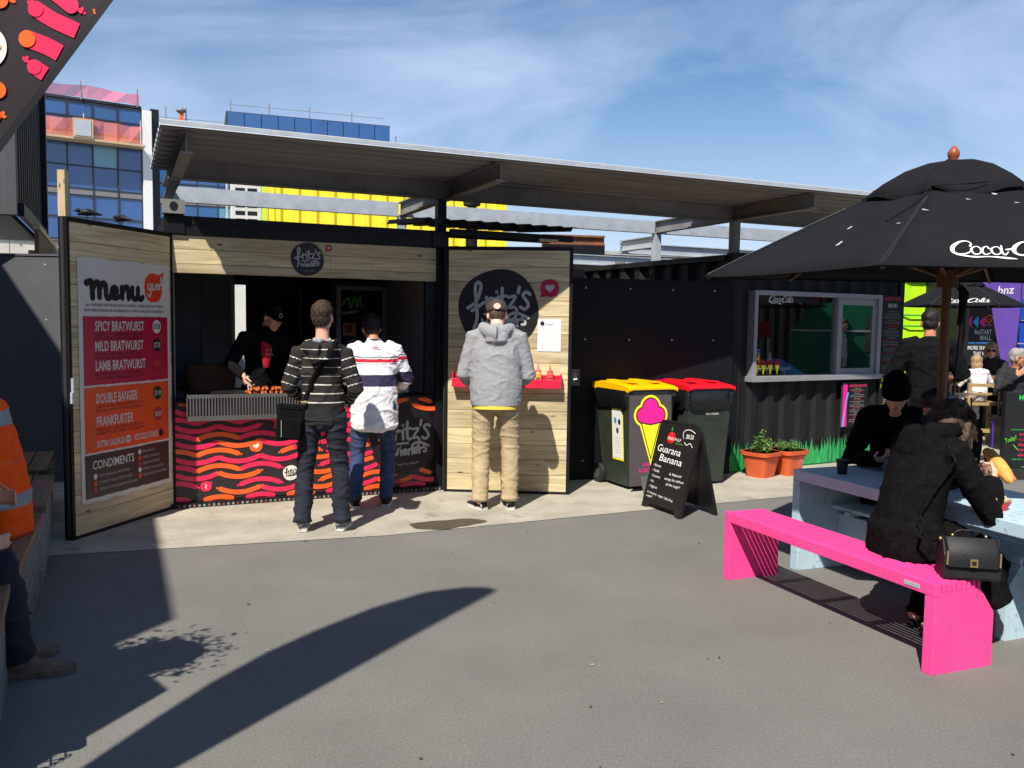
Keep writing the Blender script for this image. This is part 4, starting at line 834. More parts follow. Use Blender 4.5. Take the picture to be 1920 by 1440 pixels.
# ================================================================ wheelie bins and boards
def bin_(x,y,lid,label):
    r=root('wheelie_bin',label,'rubbish bin',(x,y,.004),FA,'wheelie bins by the black fence'); r.scale=(.93,.93,.97)
    mb=MB(); W0,W1,D0,D1=.25,.29,.27,.33
    def ring(z,w,d,yo): return [(-w+.29,-d+yo,z),(w+.29,-d+yo,z),(w+.29,d+yo,z),(-w+.29,d+yo,z)]
    rs=[ring(.03,.235,.24,.29),ring(.93,.285,.33,.33),ring(.93,.295,.34,.33),ring(.98,.295,.34,.33)]
    v=[p for q in rs for p in q]; f=[(0,3,2,1)]
    for i in range(3):
        for j in range(4): f.append((i*4+j,i*4+(j+1)%4,(i+1)*4+(j+1)%4,(i+1)*4+j))
    mb.add(v,f,'bingreen'); mb.build('body',r,bevel=.02)
    mb=MB(); rr=random.Random(int(x*100)); n=40; rows=[]
    for z,o in ((.99,.012),(.95,.022),(.87,.028),(.80,.022)):
        row=[]
        for k in range(n):
            a=2*math.pi*k/n; c=math.cos(a); q=math.sin(a); c=math.copysign(abs(c)**.28,c); q=math.copysign(abs(q)**.28,q)
            w=.292-(.98-z)*.06; d=.337-(.98-z)*.1; j=rr.uniform(-.008,.012)
            row.append((.29+(w+o+j)*c,.33-(.98-z)*.03+(d+o+j)*q,z+(rr.uniform(-.03,.02) if z<.85 else 0)))
        rows.append(row)
    v=[p for q in rows for p in q]; f=[((i+1)*n+k,(i+1)*n+(k+1)%n,i*n+(k+1)%n,i*n+k) for i in range(3) for k in range(n)]; mb.add(v,f,'bag',True); mb.build('bin_liner',r)
    mb=MB(); prof=[(-.035,.985),(-.035,1.01),(.03,1.025),(.22,1.042),(.48,1.05),(.68,1.04),(.705,1.02),(.705,.985)]
    v=[(-.008,a,b-.0) for a,b in prof]+[(.06,a,b+.012) for a,b in prof]+[(.52,a,b+.012) for a,b in prof]+[(.588,a,b) for a,b in prof]; n=len(prof)
    mb.add(v,[(i*n+j,i*n+(j+1)%n,(i+1)*n+(j+1)%n,(i+1)*n+j) for i in range(3) for j in range(n)]+[tuple(range(n)),tuple(range(4*n-1,3*n-1,-1))],lid,False)
    mb.box(.1,.2,.10,.6,1.058,1.07,lid); mb.box(.38,.48,.10,.6,1.058,1.07,lid); mb.build('lid',r,bevel=.012)
    mb=MB(); mb.cyl((.03,.74,.93),(.55,.74,.93),.016,.016,'rubber'); mb.box(.06,.1,.66,.74,.91,.95,'bingreen'); mb.box(.48,.52,.66,.74,.91,.95,'bingreen'); mb.build('handle',r)
    for s in (-.015,.555):
        mb=MB(); mb.cyl((s,.56,.1),(s+.04,.56,.1),.1,.1,'rubber',n=22); mb.cyl((s-.004,.56,.1),(s+.044,.56,.1),.055,.055,'grillsteel',n=14); mb.build('wheel',r)
    return r
b1=bin_(1.10,8.13,'yellowlid','dark green wheelie bin with yellow lid and black liner behind the ice cream board')
mb=MB(); Dm=frame((-.0,.3,.0),(0,-1,.0),(-1,0,-.052)); mb.M=Matrix.Translation((.056,0,0)); mb.rect(-.02,.2,.28,.8,.006,'limeyellow',Dm); mb.rect(-.005,.185,.3,.785,.008,'paper',Dm)
for a,b_,c in ((.05,.68,'signblue'),(.13,.67,'ink'),(.09,.58,'brownsauce')): mb.disc(a,b_,.025,.03,.010,c,Dm,n=14)
for k in range(6): mb.micro(.09,.5-k*.03,.12,.01,.010,'textgrey',Dm,align='c',seed=k)
mb.build('side_notice',b1)
b2=bin_(1.72,8.36,'redlid','dark green wheelie bin with red lid and black liner behind the chalkboard')
mb=MB(); D=front(0,-.025,0); mb.text('THIS IS RUBBISH',.3,.735,.02,.003,'offwhite',D,align='c',w=.17,bold=True); mb.build('bin_label',b2)
ib=root('ice_cream_board','dark board with a pink and yellow ice cream cone leaning on a bin','sign board',(1.13,8.055,.0),FA)
tl=Matrix.Rotation(R(-2.5),4,'X'); mb=MB(); mb.M=tl; mb.box(0,.475,0,.008,.06,.925,'foam'); D=front(0,-.0005,0)
def cloud(k,z,mat): 
    for cx,cy,r in ((.235,.805,.088),(.15,.735,.07),(.325,.735,.07),(.2,.715,.06),(.28,.715,.06),(.235,.725,.075)): mb.disc(cx,cy,r*.98+k,r+k,z,mat,D,n=26); z+=.00008
def cone(k,z,mat): mb.poly([(.13-k*1.1,.68+k*.3,z),(.235,.33-k*2.6,z),(.34+k*1.1,.68+k*.3,z)],mat,D)
cloud(.035,.002,'limeyellow'); cone(.03,.0021,'limeyellow'); cone(.011,.003,'ink'); cone(.0,.0036,'limeyellow'); cloud(.012,.0042,'ink'); cloud(.0,.0052,'hotpink')
mb.text('FRUIT',.235,.245,.035,.002,'hotpink',D,align='c',w=.17,bold=True); mb.text('ICECREAM',.235,.19,.035,.002,'hotpink',D,align='c',w=.26,bold=True); apple(mb,.22,.11,.042,.002,'applegreen',D); mb.text('PULP',.235,.095,.018,.0036,'cream',D,align='c'); mb.build('board',ib)
mb=MB(); mb.M=Matrix.Translation((.06,-.17,0))@Matrix.Rotation(R(-22),4,'X'); mb.box(0,.11,0,.02,0,.19,'grillsteel'); mb.build('foot_plate',ib,bevel=.004)
# chalkboard A frame
ch=root('chalkboard_sign','black A frame chalkboard with hand lettered smoothie special','chalkboard',(1.455,7.32,.0),R(-65))
def aframe_panel(mb,w,h,base,lean,flip=1):
    T=Matrix.Translation((0,base,0))@Matrix.Rotation(lean,4,'X'); 
    r=.06; pts=[(-w/2,0),(-w/2+.06,0),(-w/2+.1,.05),(w/2-.1,.05),(w/2-.06,0),(w/2,0)]
    for k in range(5): a=R(k*22.5); pts.append((w/2-r+r*math.cos(a),h-r+r*math.sin(a)))
    for k in range(5): a=R(90+k*22.5); pts.append((-w/2+r+r*math.cos(a),h-r+r*math.sin(a)))
    Mx=T@frame((0,0,0),(1,0,0),(0,-1,0)); mb.prism(pts,-.03,.0,'blackplastic',M=Mx); return Mx
mb=MB(); D=aframe_panel(mb,.56,.79,-.2,R(-14)); 
mb.rect(-.25,.25,.08,.76,.0015,'ink',D); z=.003
apple(mb,-.07,.645,.05,z,'apple',D); mb.text('FREE PULP',-.02,.625,.026,z+.0015,'offwhite',D,align='c',w=.19,bold=True); mb.micro(.01,.6,.12,.012,z+.001,'applegreen',D,seed=4)
mb.stroke([(.1,.66),(.08,.7),(.1,.73),(.17,.74),(.24,.72)],.006,z,'chalk',D); mb.stroke([(.12,.63),(.16,.61),(.2,.63),(.24,.6)],.006,z,'chalk',D); mb.text('$8.50',.13,.665,.04,z,'chalk',D,w=.1)
def script(t,x,y,h,w): mb.text(t,x,y,h,z,'chalk',D,w=w,rot=-.02,slant=.12)
script('Guarana',-.235,.51,.065,.34); script('Banana',-.17,.43,.065,.32)
for k,t in enumerate(('- Banana','- Vanilla','- Coconut','- Ice','- Yoghurt')): mb.text(t,-.235,.375-k*.047,.024,z,'chalk',D,rot=-.02)
mb.text('or coconut - vegan / dairy free',-.235,.135,.022,z,'chalk',D,w=.38,rot=-.05); mb.text('organic!',-.235,.1,.02,z,'chalk',D)
for k,t in enumerate(('A Natural','energy hit, without','all the sugar!')): mb.text(t,.1,.33-k*.045,.024,z,'chalk',D,align='c',w=(.17,.27,.2)[k],rot=.02)
mb.build('front_panel',ch,bevel=.004)
mb=MB(); mb.M=Matrix.Rotation(math.pi,4,'Z'); aframe_panel(mb,.56,.79,-.2,R(-14)); mb.build('rear_panel',ch,bevel=.004)
# hot menu board at the right edge
hb=root('menu_sign','black A frame menu sign with neon green and pink lettering at the right edge','menu sign',(5.62,9.22,.0),R(4))
mb=MB(); D=front(0,-.03,0); mb.box(-.33,.33,-.03,.03,.1,.93,'blackplastic'); z=.003
mb.text('HOT SOUPS',.0,.845,.06,z,'neongreen',D,align='c',w=.36,bold=True); mb.text('NEW ZEALAND MADE',.0,.8,.02,z,'offwhite',D,align='c',w=.16); mb.poly([(-.06,.6,z),(.06,.6,z),(.08,.72,z),(-.08,.72,z)],'limeyellow',D); mb.stroke([(-.04,.73),(-.08,.79)],.008,z,'limeyellow',D)
mb.micro(.0,.56,.2,.02,z,'neongreen',D,align='c',seed=5); mb.micro(.0,.52,.52,.012,z,'neongreen',D,align='c',seed=6)
for k in range(5): mb.micro(.0,.46-k*.055,.36,.026,z,'neonpink' if k!=1 else 'textred',D,align='c',seed=k+8)
mb.text('Today!',-.31,.38,.05,z,'applegreen',D,w=.13,rot=.35,slant=.1); mb.stroke([(-.22,.36),(-.17,.31)],.008,z,'applegreen',D); mb.micro(.0,.2,.5,.012,z,'neongreen',D,align='c',seed=33); mb.disc(.06,.155,.025,.028,z,'apple',D,n=14); mb.micro(.0,.115,.26,.014,z,'neongreen',D,align='c',seed=34)
mb.build('sign_panel',hb,bevel=.006); mb=MB(); mb.prism([(-.36,-.14),(.36,-.14),(.36,.16),(-.36,.16)],.0,.05,'rubber'); mb.prism([(-.34,-.1),(.34,-.1),(.34,.1),(-.34,.1)],.05,.1,'rubber'); mb.build('sign_base',hb,bevel=.015)
# terracotta pots
def pot(x,y,rot,label,seed,marks=False,h=.29):
    r=root('terracotta_pot',label,'plant pot',(x,y,.004),rot,'pots by the kiosk'); r.scale=(.92,.92,.95)
    mb=MB(); pr=[(.125,.0),(.165,.22),(.175,.225),(.165,.235),(.19,.24),(.195,.285),(.178,.285),(.172,.25)]
    mb.loft([(0,0,z) for _,z in pr],[a for a,_ in pr],'terracotta',n=32,side=(1,0,0),power=5,smooth=False); 
    mb.build('pot_body',r,bevel=.002)
    mb=MB(); mb.disc(0,0,.168,.168,.262,'soil',n=20,pow_=4); mb.build('soil',r)
    mb=MB(); rr=random.Random(seed)
    for k in range(480 if not marks else 480):
        a=rr.uniform(0,6.28); d=math.sqrt(rr.random())*.14; z=.262+rr.random()*(.08 if marks else .07)
        if not marks:
            if rr.random()<.75: cxx,cyy,hh=((-.07,.0,.13),(.06,.03,.16),(.0,-.05,.1),(.12,.0,.1))[k%4]; d=rr.random()*.055; x0=cxx+d*math.cos(a); y0=cyy+d*math.sin(a); z=.27+rr.random()*hh*1.5
            else: x0=d*math.cos(a);y0=d*math.sin(a)
        else: x0=d*math.cos(a)*1.1; y0=d*math.sin(a)*1.1; z+=rr.random()*(.06 if x0<0 else .03)
        s=rr.uniform(.016,.032)*(1 if not marks else .6); b=rr.uniform(0,6.28); tilt=rr.uniform(-.9,.9); E_=Matrix.Translation((x0,y0,z))@Euler((tilt,rr.uniform(-.6,.6),b)).to_matrix().to_4x4()
        mb.add([(0,-s*.2,0),(s*.5,0,.004),(0,s*1.2,-.004),(-s*.5,0,.004)],[(0,1,2,3)],'leaf' if rr.random()<.6 else 'leaf2',M=E_)
    for k in range(14): a=rr.uniform(0,6.28); mb.cyl((.1*math.cos(a),.1*math.sin(a),.26),(.11*math.cos(a+.2),.11*math.sin(a+.2),.36),.003,.0015,'leaf',n=5)
    mb.build('foliage',r)
    if marks:
        mb=MB(); D=front(.02,-.155,0); rr=random.Random(3)
        for k in range(5): mb.micro(.0,.19-k*.02,.09,.014,.006-k*.004,'offwhite',D,seed=k)
        mb.build('white_label',r)
pot(2.66,9.06,R(40),'terracotta pot with a leafy green bush, nearer the bins',4); pot(2.99,9.22,R(30),'terracotta pot with white label and low trailing plant',9,True)
# ================================================================ pink bench, table, far bench
def bench(name,label,org,ang,mat,flip=False,Ln=1.62):
    r=root(name,label,'bench',org,ang); H=.43
    mb=MB(); mb.box(.0,Ln,.0,.035,H-.062,H,mat); mb.build('front_rail',r,bevel=.004)
    for x in (.0,Ln-.06):
        mb=MB(); pts=[(.0355,0),(.38,0),(.38,.26),(.285,.385),(.0355,.385)]
        mb.prism(pts,x+.003,x+.057,mat,M=frame((0,0,0),(0,1,0),(1,0,0)))
        mb.box(x,x+.06,.0,.035,0,H-.063,mat)
        for k in range(8): mb.box(x+.003,x+.057,.05+k*.031,.05+k*.031+.02,.386,H-.002,mat)
        mb.build('end_panel',r,bevel=.003)
    mb=MB()
    for k in range(8): mb.box(.058,Ln-.058,.05+k*.031,.05+k*.031+.0165,H-.024,H-.002,mat)
    mb.build('seat_slats',r,bevel=.002)
    mb=MB()
    for x in (.42,.81,1.2): mb.box(x,x+.04,.036,.3,H-.05,H-.0245,mat)
    mb.build('cross_bearer',r); return r
pb=bench('slatted_bench','hot pink slatted bench with solid tapered ends',(1.357,5.36,.0),R(-68.46),'pinkbench')
mb=MB(); mb.box(1.44,1.53,-.003,.0,.385,.405,'galv'); mb.build('maker_plate',pb)
tb=root('picnic_table','pale blue slab ended picnic table beside the pink bench','table',(1.86,5.6,.0),R(-68.46)); TL=2.3;TW=.74;TZ=.665
mb=MB(); mb.box(.0,TL,.0,TW,TZ-.07,TZ,'lavender'); mb.build('tabletop',tb,bevel=.004)
for x in (.0,TL-.07):
    mb=MB(); mb.box(x,x+.07,.0,TW,.0,TZ-.071,'lavender'); mb.build('end_panel',tb,bevel=.004)
mb=MB(); mb.box(.071,TL-.071,.33,.38,.06,.36,'lavender'); mb.build('centre_board',tb)
fb=bench('slatted_bench','pale blue slatted bench on the far side of the table',(2.9,4.45,.0),R(111.54),'lavender',Ln=1.62)
TM=Matrix.Translation((1.86,5.6,0))@Matrix.Rotation(R(-68.46),4,'Z')
def on(x,y): 
    for_=TM.inverted()@Vector((x,y,0)); return (x,y,TZ+.0005)
mb=MB(); mb.loft([(0,0,0),(0,0,.085)],[.028,.038],'blackplastic',n=20); mb.loft([(0,0,.085),(0,0,.092)],[.041,.041],'blackplastic',n=20); o=mb.build('coffee_cup'); place(o,on(2.115,5.43)); tag(o,'small black takeaway cup on the shaded end of the table','cup')
t=root('chip_tray','red paper tray of chips on the sunlit part of the table','food tray',on(2.52,4.42),R(-50)); mb=MB(); mb.loft([(0,0,0),(0,0,.045)],[(.055,.035),(.075,.052)],'tray',n=16,power=5,smooth=False,cap=False); mb.poly([(-.05,-.03,.003),(.05,-.03,.003),(.05,.03,.003),(-.05,.03,.003)],'tray'); mb.build('tray_body',t)
mb=MB(); rr=random.Random(8)
for k in range(40): a=rr.uniform(0,3.14); x,y=rr.uniform(-.05,.05),rr.uniform(-.03,.03); z=.02+rr.random()*.05; mb.box(-.03,.03,-.005,.005,-.005,.005,'paper' if k%2 else 'tan',M=Matrix.Translation((x,y,z))@Euler((rr.uniform(-.5,.5),rr.uniform(-.6,.6),a)).to_matrix().to_4x4())
mb.build('chips',t)
t=root('water_bottle','blue water bottle with dark cap on the table behind the hot dog','bottle',on(2.72,4.86)); mb=MB(); mb.loft([(0,0,z) for z in (0,.01,.06,.08,.1,.15,.17,.19)],[.03,.034,.034,.03,.034,.033,.02,.014],'bottleblue',n=18); mb.build('bottle_body',t); mb=MB(); mb.cyl((0,0,.19),(0,0,.225),.019,.017,'navycap'); mb.build('cap',t)
mb=MB(); mb.box(-.035,.035,-.07,.07,0,.009,'blackplastic'); o=mb.build('mobile_phone',bevel=.003); place(o,on(2.6,4.15),R(-40)); tag(o,'dark mobile phone lying on the sunlit table at the right edge','phone')
# ================================================================ big market umbrella over the table
def umbrella(name,label,c,Rr,zedge,ztop,rot,mat,logo=None,n=6,capf=.36,tilt=0):
    r=root(name,label,'umbrella',(c[0],c[1],0),0)
    A=[R(rot+360/n*k) for k in range(n)]
    def surf(u,fr):           # fr 0 top..1 edge along, u in [0,n)
        k=int(u)%n; t=u-int(u); a=Vector((math.cos(A[k]),math.sin(A[k]))); b=Vector((math.cos(A[(k+1)%n]),math.sin(A[(k+1)%n]))); p=a.lerp(b,t)*Rr*fr
        sag=-.05*math.sin(math.pi*t)*fr*(1.15-fr)*2; z=ztop+(zedge-ztop)*(fr**1.12)+sag*.6+tilt*max(0,p.y)/Rr; return Vector((p.x,p.y,z))
    K=8;F=10; mb=MB(); v=[];f=[]
    for k in range(n):
        b=len(v)
        for j in range(F+1):
            for i in range(K+1):
                p=surf(k+min(i/K,.99999),.08+.92*j/F); v.append(p)
        for j in range(F):
            for i in range(K): q=b+j*(K+1)+i; f.append((q,q+K+1,q+K+2,q+1))
    mb.add(v,f,mat,True)
    for k in range(n):                      # hem
        P0=surf(k,1);P1=surf(k+.9999,1); pts=[surf(k+min(i/8,.9999),1) for i in range(9)]
        mb.add([tuple(p) for p in pts]+[(p.x*.995,p.y*.995,p.z-.008) for p in pts],[(i+1,i,9+i,10+i) for i in range(8)],mat)
    o=mb.build('canopy',r); so=o.modifiers.new('cloth','SOLIDIFY'); so.thickness=.004
    mb=MB(); v=[];f=[]; rr=random.Random(2)
    for k in range(n):
        b=len(v)
        for j in range(5):
            for i in range(K+1):
                fr=capf*(.05+.95*j/4); p=surf(k+min(i/K,.9999),fr); v.append((p.x,p.y,p.z+.04+.022*math.sin(i*.9+k*2)*j/4-.03*(j/4)**2+(.045*math.sin(k*1.3+.9)*math.sin(math.pi*j/4))))
        for j in range(4):
            for i in range(K): q=b+j*(K+1)+i; f.append((q,q+K+1,q+K+2,q+1))
    mb.add(v,f,mat,True); o=mb.build('vent_cap',r); so=o.modifiers.new('cloth','SOLIDIFY'); so.thickness=.005
    for k in range(n):
        mb=MB(); mb.loft([surf(k,.1)-Vector((0,0,.03)),surf(k,.5)-Vector((0,0,.045)),surf(k,.985)-Vector((0,0,.022))],[.013,.012,.010],'polewood',n=8); mb.build('rib',r)
        mb=MB(); mb.loft([Vector((0,0,zedge-.0)),surf(k,.55)-Vector((0,0,.05))],[.010,.010],'polewood',n=8); mb.build('strut',r)
    mb=MB(); mb.cyl((0,0,0),(0,0,ztop+.02),.026,.026,'polewood',n=16); mb.cyl((0,0,zedge-.05),(0,0,zedge+.05),.055,.055,'polewood',n=14); mb.build('pole',r)
    mb=MB(); mb.loft([(0,0,ztop+.02),(0,0,ztop+.035),(0,0,ztop+.05),(0,0,ztop+.075),(0,0,ztop+.1),(0,0,ztop+.115)],[.022,.02,.03,.033,.018,.002],'finial',n=16); mb.build('finial',r)
    for k in range(n):
        mb=MB()
        for sg in (-.006,.006): 
            pts=[surf((k+sg)%n,q)+Vector((0,0,.004)) for q in (.42,.6,.8,.99)]; mb.loft(pts,[.0009]*4,'grillsteel',n=5)
        mb.build('seam_stitching',r)
    return r,surf
UC=(2.485,4.95)
um,sf_=umbrella('market_umbrella','black market umbrella with white script lettering and wooden finial over the table',UC,1.366,1.882,2.52,172,'canvas',tilt=.065)
k=1; P2=sf_(1,1); P3=sf_(1.9999,1); ap=sf_(1.5,.3); xd=(P3-P2).normalized(); mid=sf_(1.5,1); up=(ap-mid).normalized(); nrm=xd.cross(up).normalized()
mb=MB(); Dm=frame(P2,xd,nrm)
coke_M=Dm@Matrix.Diagonal((.66,1,1,1)); tmp=MB(); coke(tmp,.50,.11,.15,.0,'chalk',coke_M)
# drape the lettering on the canopy surface
out_v=[]
for p in tmp.v:
    q=Dm.inverted()@Vector(p); s=(q.x)/(P3-P2).length
    # find fr so that height matches: walk along the panel
    H=(ap-mid).length; fr=1-.7*q.y/H; half=fr; t=.5+(s-.5)/max(fr,.2); pt=sf_(1+min(max(t,0),.9999),fr); out_v.append(tuple(pt+nrm*(.004+q.z)))
tmp.v=out_v; tmp.build('lettering',[c for c in um.children if c.name.startswith('canopy')][0])
mb=MB()
for (a,f0,da,df) in ((1.05,.55,.02,.012),(.93,.66,.015,.01),(1.35,.42,.02,.01),(1.62,.36,.02,.02),(.5,.6,.01,.03),(.62,.75,.01,.04),(1.7,.46,.016,.01)):
    pts=[sf_(a-da,f0),sf_(a+da,f0+.008),sf_(a+da,f0+df),sf_(a-da,f0+df)]; mb.poly([tuple(p+Vector((0,0,.006))) for p in pts],'textgrey')
mb.build('droppings',um)
mb=MB(); a=sf_(1,.36)+Vector((0,0,.03)); mb.loft([a,a+Vector((-.02,-.02,-.05)),sf_(1.05,.55)+Vector((0,0,.01))],[.004]*3,'canvas',n=6); mb.loft([a,sf_(.93,.5)+Vector((0,0,.012)),sf_(.8,.62)+Vector((0,0,.01))],[.004]*3,'canvas',n=6); mb.loft([a,sf_(1.2,.37)+Vector((0,0,.05)),sf_(1.4,.35)+Vector((0,0,.05)),sf_(1.6,.33)+Vector((0,0,.05))],[.004]*4,'canvas',n=6); mb.build('tie_cord',um)
mb=MB(); mb.loft([(.06,-.02,1.86),(.075,-.02,1.6),(.06,-.01,1.2)],[.006]*3,'black',n=6); mb.loft([(.06,-.02,1.84),(.09,-.03,1.8),(.07,-.02,1.62)],[.02,.024,.014],'canvas',n=8); mb.build('pull_cord',um)
# ================================================================ feather flag (near, top left)
FY=1.25
fg=root('hanging_banner','black banner printed with pink and orange sausages, close by at upper left','banner',(0,FY,0))
def px2(X,Y): return ((X/3-960)/1610*FY*.995,1.6+FY*(595-Y/3)/1610)
out=[px2(-240,1193),px2(850,-205),px2(300,-260),px2(-900,-240),px2(-1100,400),px2(-900,1250)]
mb=MB(); mb.prism(out,-.0015,.0015,'darkprint',M=frame((0,0,0),(1,0,0),(0,-1,0))); fc=mb.build('cloth',fg)
mb=MB(); D=front(0,-.002,0); mb.stroke(out+[out[0]],.011,.001,'ink',D,smooth=False); mb.build('binding',fg)
mb=MB(); xl=out[4][0]-.005; mb.cyl((xl,.006,0),(xl,.006,1.98),.014,.010,'blackplastic',n=10); mb.build('pole',fg)
mb=MB(); mb.box(xl-.2,xl+.2,-.2,.2,0,.03,'rubber'); mb.build('base',fg)
mb=MB()
def inflag(p,m):
    ins=False; n=len(out); dm=9
    for i in range(n):
        a=out[i]; b=out[(i+1)%n]
        if (a[1]>p[1])!=(b[1]>p[1]) and p[0]<(b[0]-a[0])*(p[1]-a[1])/(b[1]-a[1])+a[0]: ins=not ins
        d=Vector(b)-Vector(a); t=max(0,min(1,(Vector(p)-Vector(a)).dot(d)/d.length_squared)); dm=min(dm,(Vector(a)+d*t-Vector(p)).length)
    return ins and dm>m
def sg(pts,w,col,tail=None,cap=None):
    q=[px2(*p) for p in pts]; wd=w/3/1610*FY; c3=[(c.x,c.y) for c in catmull([(a,b,0) for a,b in q],8)]; c3=[c for c in c3 if inflag(c,wd*.42)]
    if len(c3)>1: mb.stroke(c3,wd,.0005,col,D,smooth=False,round_=False)
    for e in (0,-1):
        if len(c3)>1 and inflag(c3[e],wd*.75): mb.disc(c3[e][0],c3[e][1],wd/2,wd/2,.0021,col,D,n=18)
    if cap: c=px2(*cap[0]); mb.disc(c[0],c[1],w/6/1610*FY,w/6/1610*FY,.0026,cap[1],D,n=18)
    if tail:
        for dx,dy in ((-12,-14),(8,-18),(16,4)): a=px2(*tail); b_=px2(tail[0]+dx,tail[1]+dy); mb.stroke([a,b_],.0045,.0005,col,D)
sg([(240,115),(330,170),(420,210),(478,236)],85,'pinkprint',(212,92)); sg([(150,-60),(260,-20),(350,30),(435,95)],85,'pinkprint',(488,128)); sg([(-120,80),(-40,75),(45,68)],95,'orangeprint',(105,72)); sg([(190,275),(290,310),(370,352)],92,'pinkprint',None,((190,275),'orangeprint'))
sg([(225,425),(270,455),(305,478)],80,'pinkprint',(178,392)); sg([(-120,560),(-40,555),(20,552)],92,'orangeprint'); sg([(-140,700),(-50,690),(-10,686)],88,'orangeprint',(36,690)); sg([(120,700),(165,640)],90,'pinkprint'); sg([(-150,860),(-40,858),(-5,870)],90,'pinkprint'); sg([(560,-60),(640,-20),(660,-6)],70,'pinkprint'); sg([(560,118),(563,132)],14,'orangeprint')
sg([(-300,250),(-220,240),(-150,240)],90,'pinkprint',(-120,240)); sg([(300,-200),(420,-180),(560,-150)],90,'orangeprint'); sg([(100,-300),(300,-290),(450,-280)],90,'pinkprint'); sg([(500,-330),(640,-300)],90,'orangeprint')
c=px2(-20,322); mb.disc(c[0],c[1],.025,.028,.0022,'cream',D); c=px2(0,322); mb.disc(c[0],c[1],.0125,.0073,.0032,'bun',D,rot=.1)
mb.build('sausage_print',fc)
ff=root('feather_flag','tall dark feather flag left of the camera whose shadow crosses the asphalt','flag',(0,1.2,0))
fo=[(-1.95,1.2),(-1.844,2.231),(-1.787,2.74),(-1.72,3.306),(-1.665,3.789),(-1.596,4.33),(-1.529,4.841),(-1.535,4.9),(-1.60,4.96),(-1.722,4.963),(-1.926,4.818),(-2.081,4.44),(-2.172,4.0),(-2.229,3.584),(-2.236,3.15),(-2.207,2.723),(-2.16,2.219),(-2.08,1.2)]
mb=MB(); mb.prism(fo,-.002,.002,'darkprint',M=frame((0,0,0),(1,0,0),(0,-1,0))); mb.build('cloth',ff)
mb=MB(); mb.loft([(-2.02,.006,0),(-2.08,.006,1.2),(-2.16,.006,2.219),(-2.207,.006,2.72),(-2.236,.006,3.15),(-2.229,.006,3.58),(-2.172,.006,4.0),(-2.081,.006,4.44),(-1.926,.006,4.818),(-1.722,.006,4.963)],[.014,.014,.013,.012,.011,.01,.009,.008,.006,.005],'blackplastic',n=10); mb.build('pole',ff)
mb=MB(); mb.box(-2.2,-1.84,-.2,.2,0,.03,'rubber'); mb.build('base',ff)
# ================================================================ things out of frame at left whose shadows fall in view
sk=root('stacked_containers','two high stack of dark containers left of the camera','shipping container',(-3.32,.39,0),FA)
mb=MB(); mb.box(-2.44,0,0,6.5,0,2.58,'blackcorr'); mb.box(-2.44,0,0,6.5,2.62,5.2,'blackcorr'); mb.box(-2.3,-.1,.1,6.4,2.58,2.62,'black'); mb.build('body',sk,bevel=.01)
um4,_=umbrella('market_umbrella','black market umbrella out of frame at right, reflected in the kiosk window',(8.3,7.7),1.35,1.95,2.5,5,'canvas')
um2,_=umbrella('market_umbrella','black market umbrella added left of the camera to shade the asphalt',(-3.05,1.78),1.0,2.05,2.6,12,'canvas')  # unseen umbrella added to cast the dark patch at lower left
# ================================================================ gabion seats at left
def gabion(p0,p1,wd,label,seed,h=.4,lift=0):
    d=Vector((p1[0]-p0[0],p1[1]-p0[1])); Ln=d.length; a=math.atan2(d.y,d.x); r=root('gabion_seat',label,'gabion seat',(p0[0],p0[1],lift),a,'gabion seats at left')
    rr=random.Random(seed); mb=MB()                                    # local x along, +y to the left
    def st_(x,y,z,s):
        s=(s*rr.uniform(.8,1.3),s*rr.uniform(.7,1.0),s*rr.uniform(.6,.9)); mb.blob((x,y,z),s,'stone',Euler((rr.random()*3,rr.random()*.6,rr.random()*3)).to_matrix(),n=9,m=6)
    z=.055
    while z<h-.03:
        x=.06
        while x<Ln-.03: st_(x,.065+rr.uniform(-.012,.012),z+rr.uniform(-.01,.01),.062); st_(x,wd-.065,z,.062); x+=rr.uniform(.085,.12)
        y=.14
        while y<wd-.1: st_(.065,y,z,.06); st_(Ln-.065,y,z,.06); y+=.1
        z+=.085
    mb.box(.1,Ln-.1,.1,wd-.1,.02,h-.06,'soil'); mb.build('stones',r)
    mb=MB(); q=.003; g=.075
    k=0
    while k*g<=Ln+.001:
        for y in (-.004,wd+.004): mb.box(k*g-q,k*g+q,y-q,y+q,0,h,'wire')
        k+=1
    k=0
    while k*g<=h: 
        for y in (-.004,wd+.004): mb.box(0,Ln,y-q*.8,y+q*.8,k*g-q,k*g+q,'wire')
        for x in (-.004,Ln+.004): mb.box(x-q*.8,x+q*.8,0,wd,k*g-q,k*g+q,'wire')
        k+=1
    k=0
    while k*g<=wd: 
        for x in (-.004,Ln+.004): mb.box(x-q,x+q,k*g-q,k*g+q,0,h,'wire')
        k+=1
    for x,y in ((0,0),(Ln,0)):
        pts=[]; t=0
        while t<h: pts.append((x+.014*math.cos(t*160),y-.004+.014*math.sin(t*160),t)); t+=.006
        mb.loft(pts,[.0028]*len(pts),'wire',n=4,cap=False,smooth=False)
    mb.build('wire_cage',r)
    mb=MB(); n=4
    for k in range(n): mb.box(.02,Ln-.02,-.03+k*(wd+.06)/n,-.03+(k+1)*(wd+.06)/n-.008,h+.006,h+.05,'redpine' if seed!=2 else 'redpine')
    mb.build('timber_top',r,bevel=.004); return r
gabion((-1.72,2.72),(-2.2,3.66),.5,'stone filled gabion seat nearest the camera, bottom left corner',1)
gabion((-2.26,3.82),(-2.78,4.98),.5,'gabion seat under the hi-vis worker at left',2)
gabion((-2.84,5.12),(-3.36,6.2),.5,'gabion seat with timber top beyond the seated worker, nearest the menu door',3)
gabion((-3.5,6.35),(-3.95,7.3),.5,'farthest gabion seat by the grey panel wall',4)
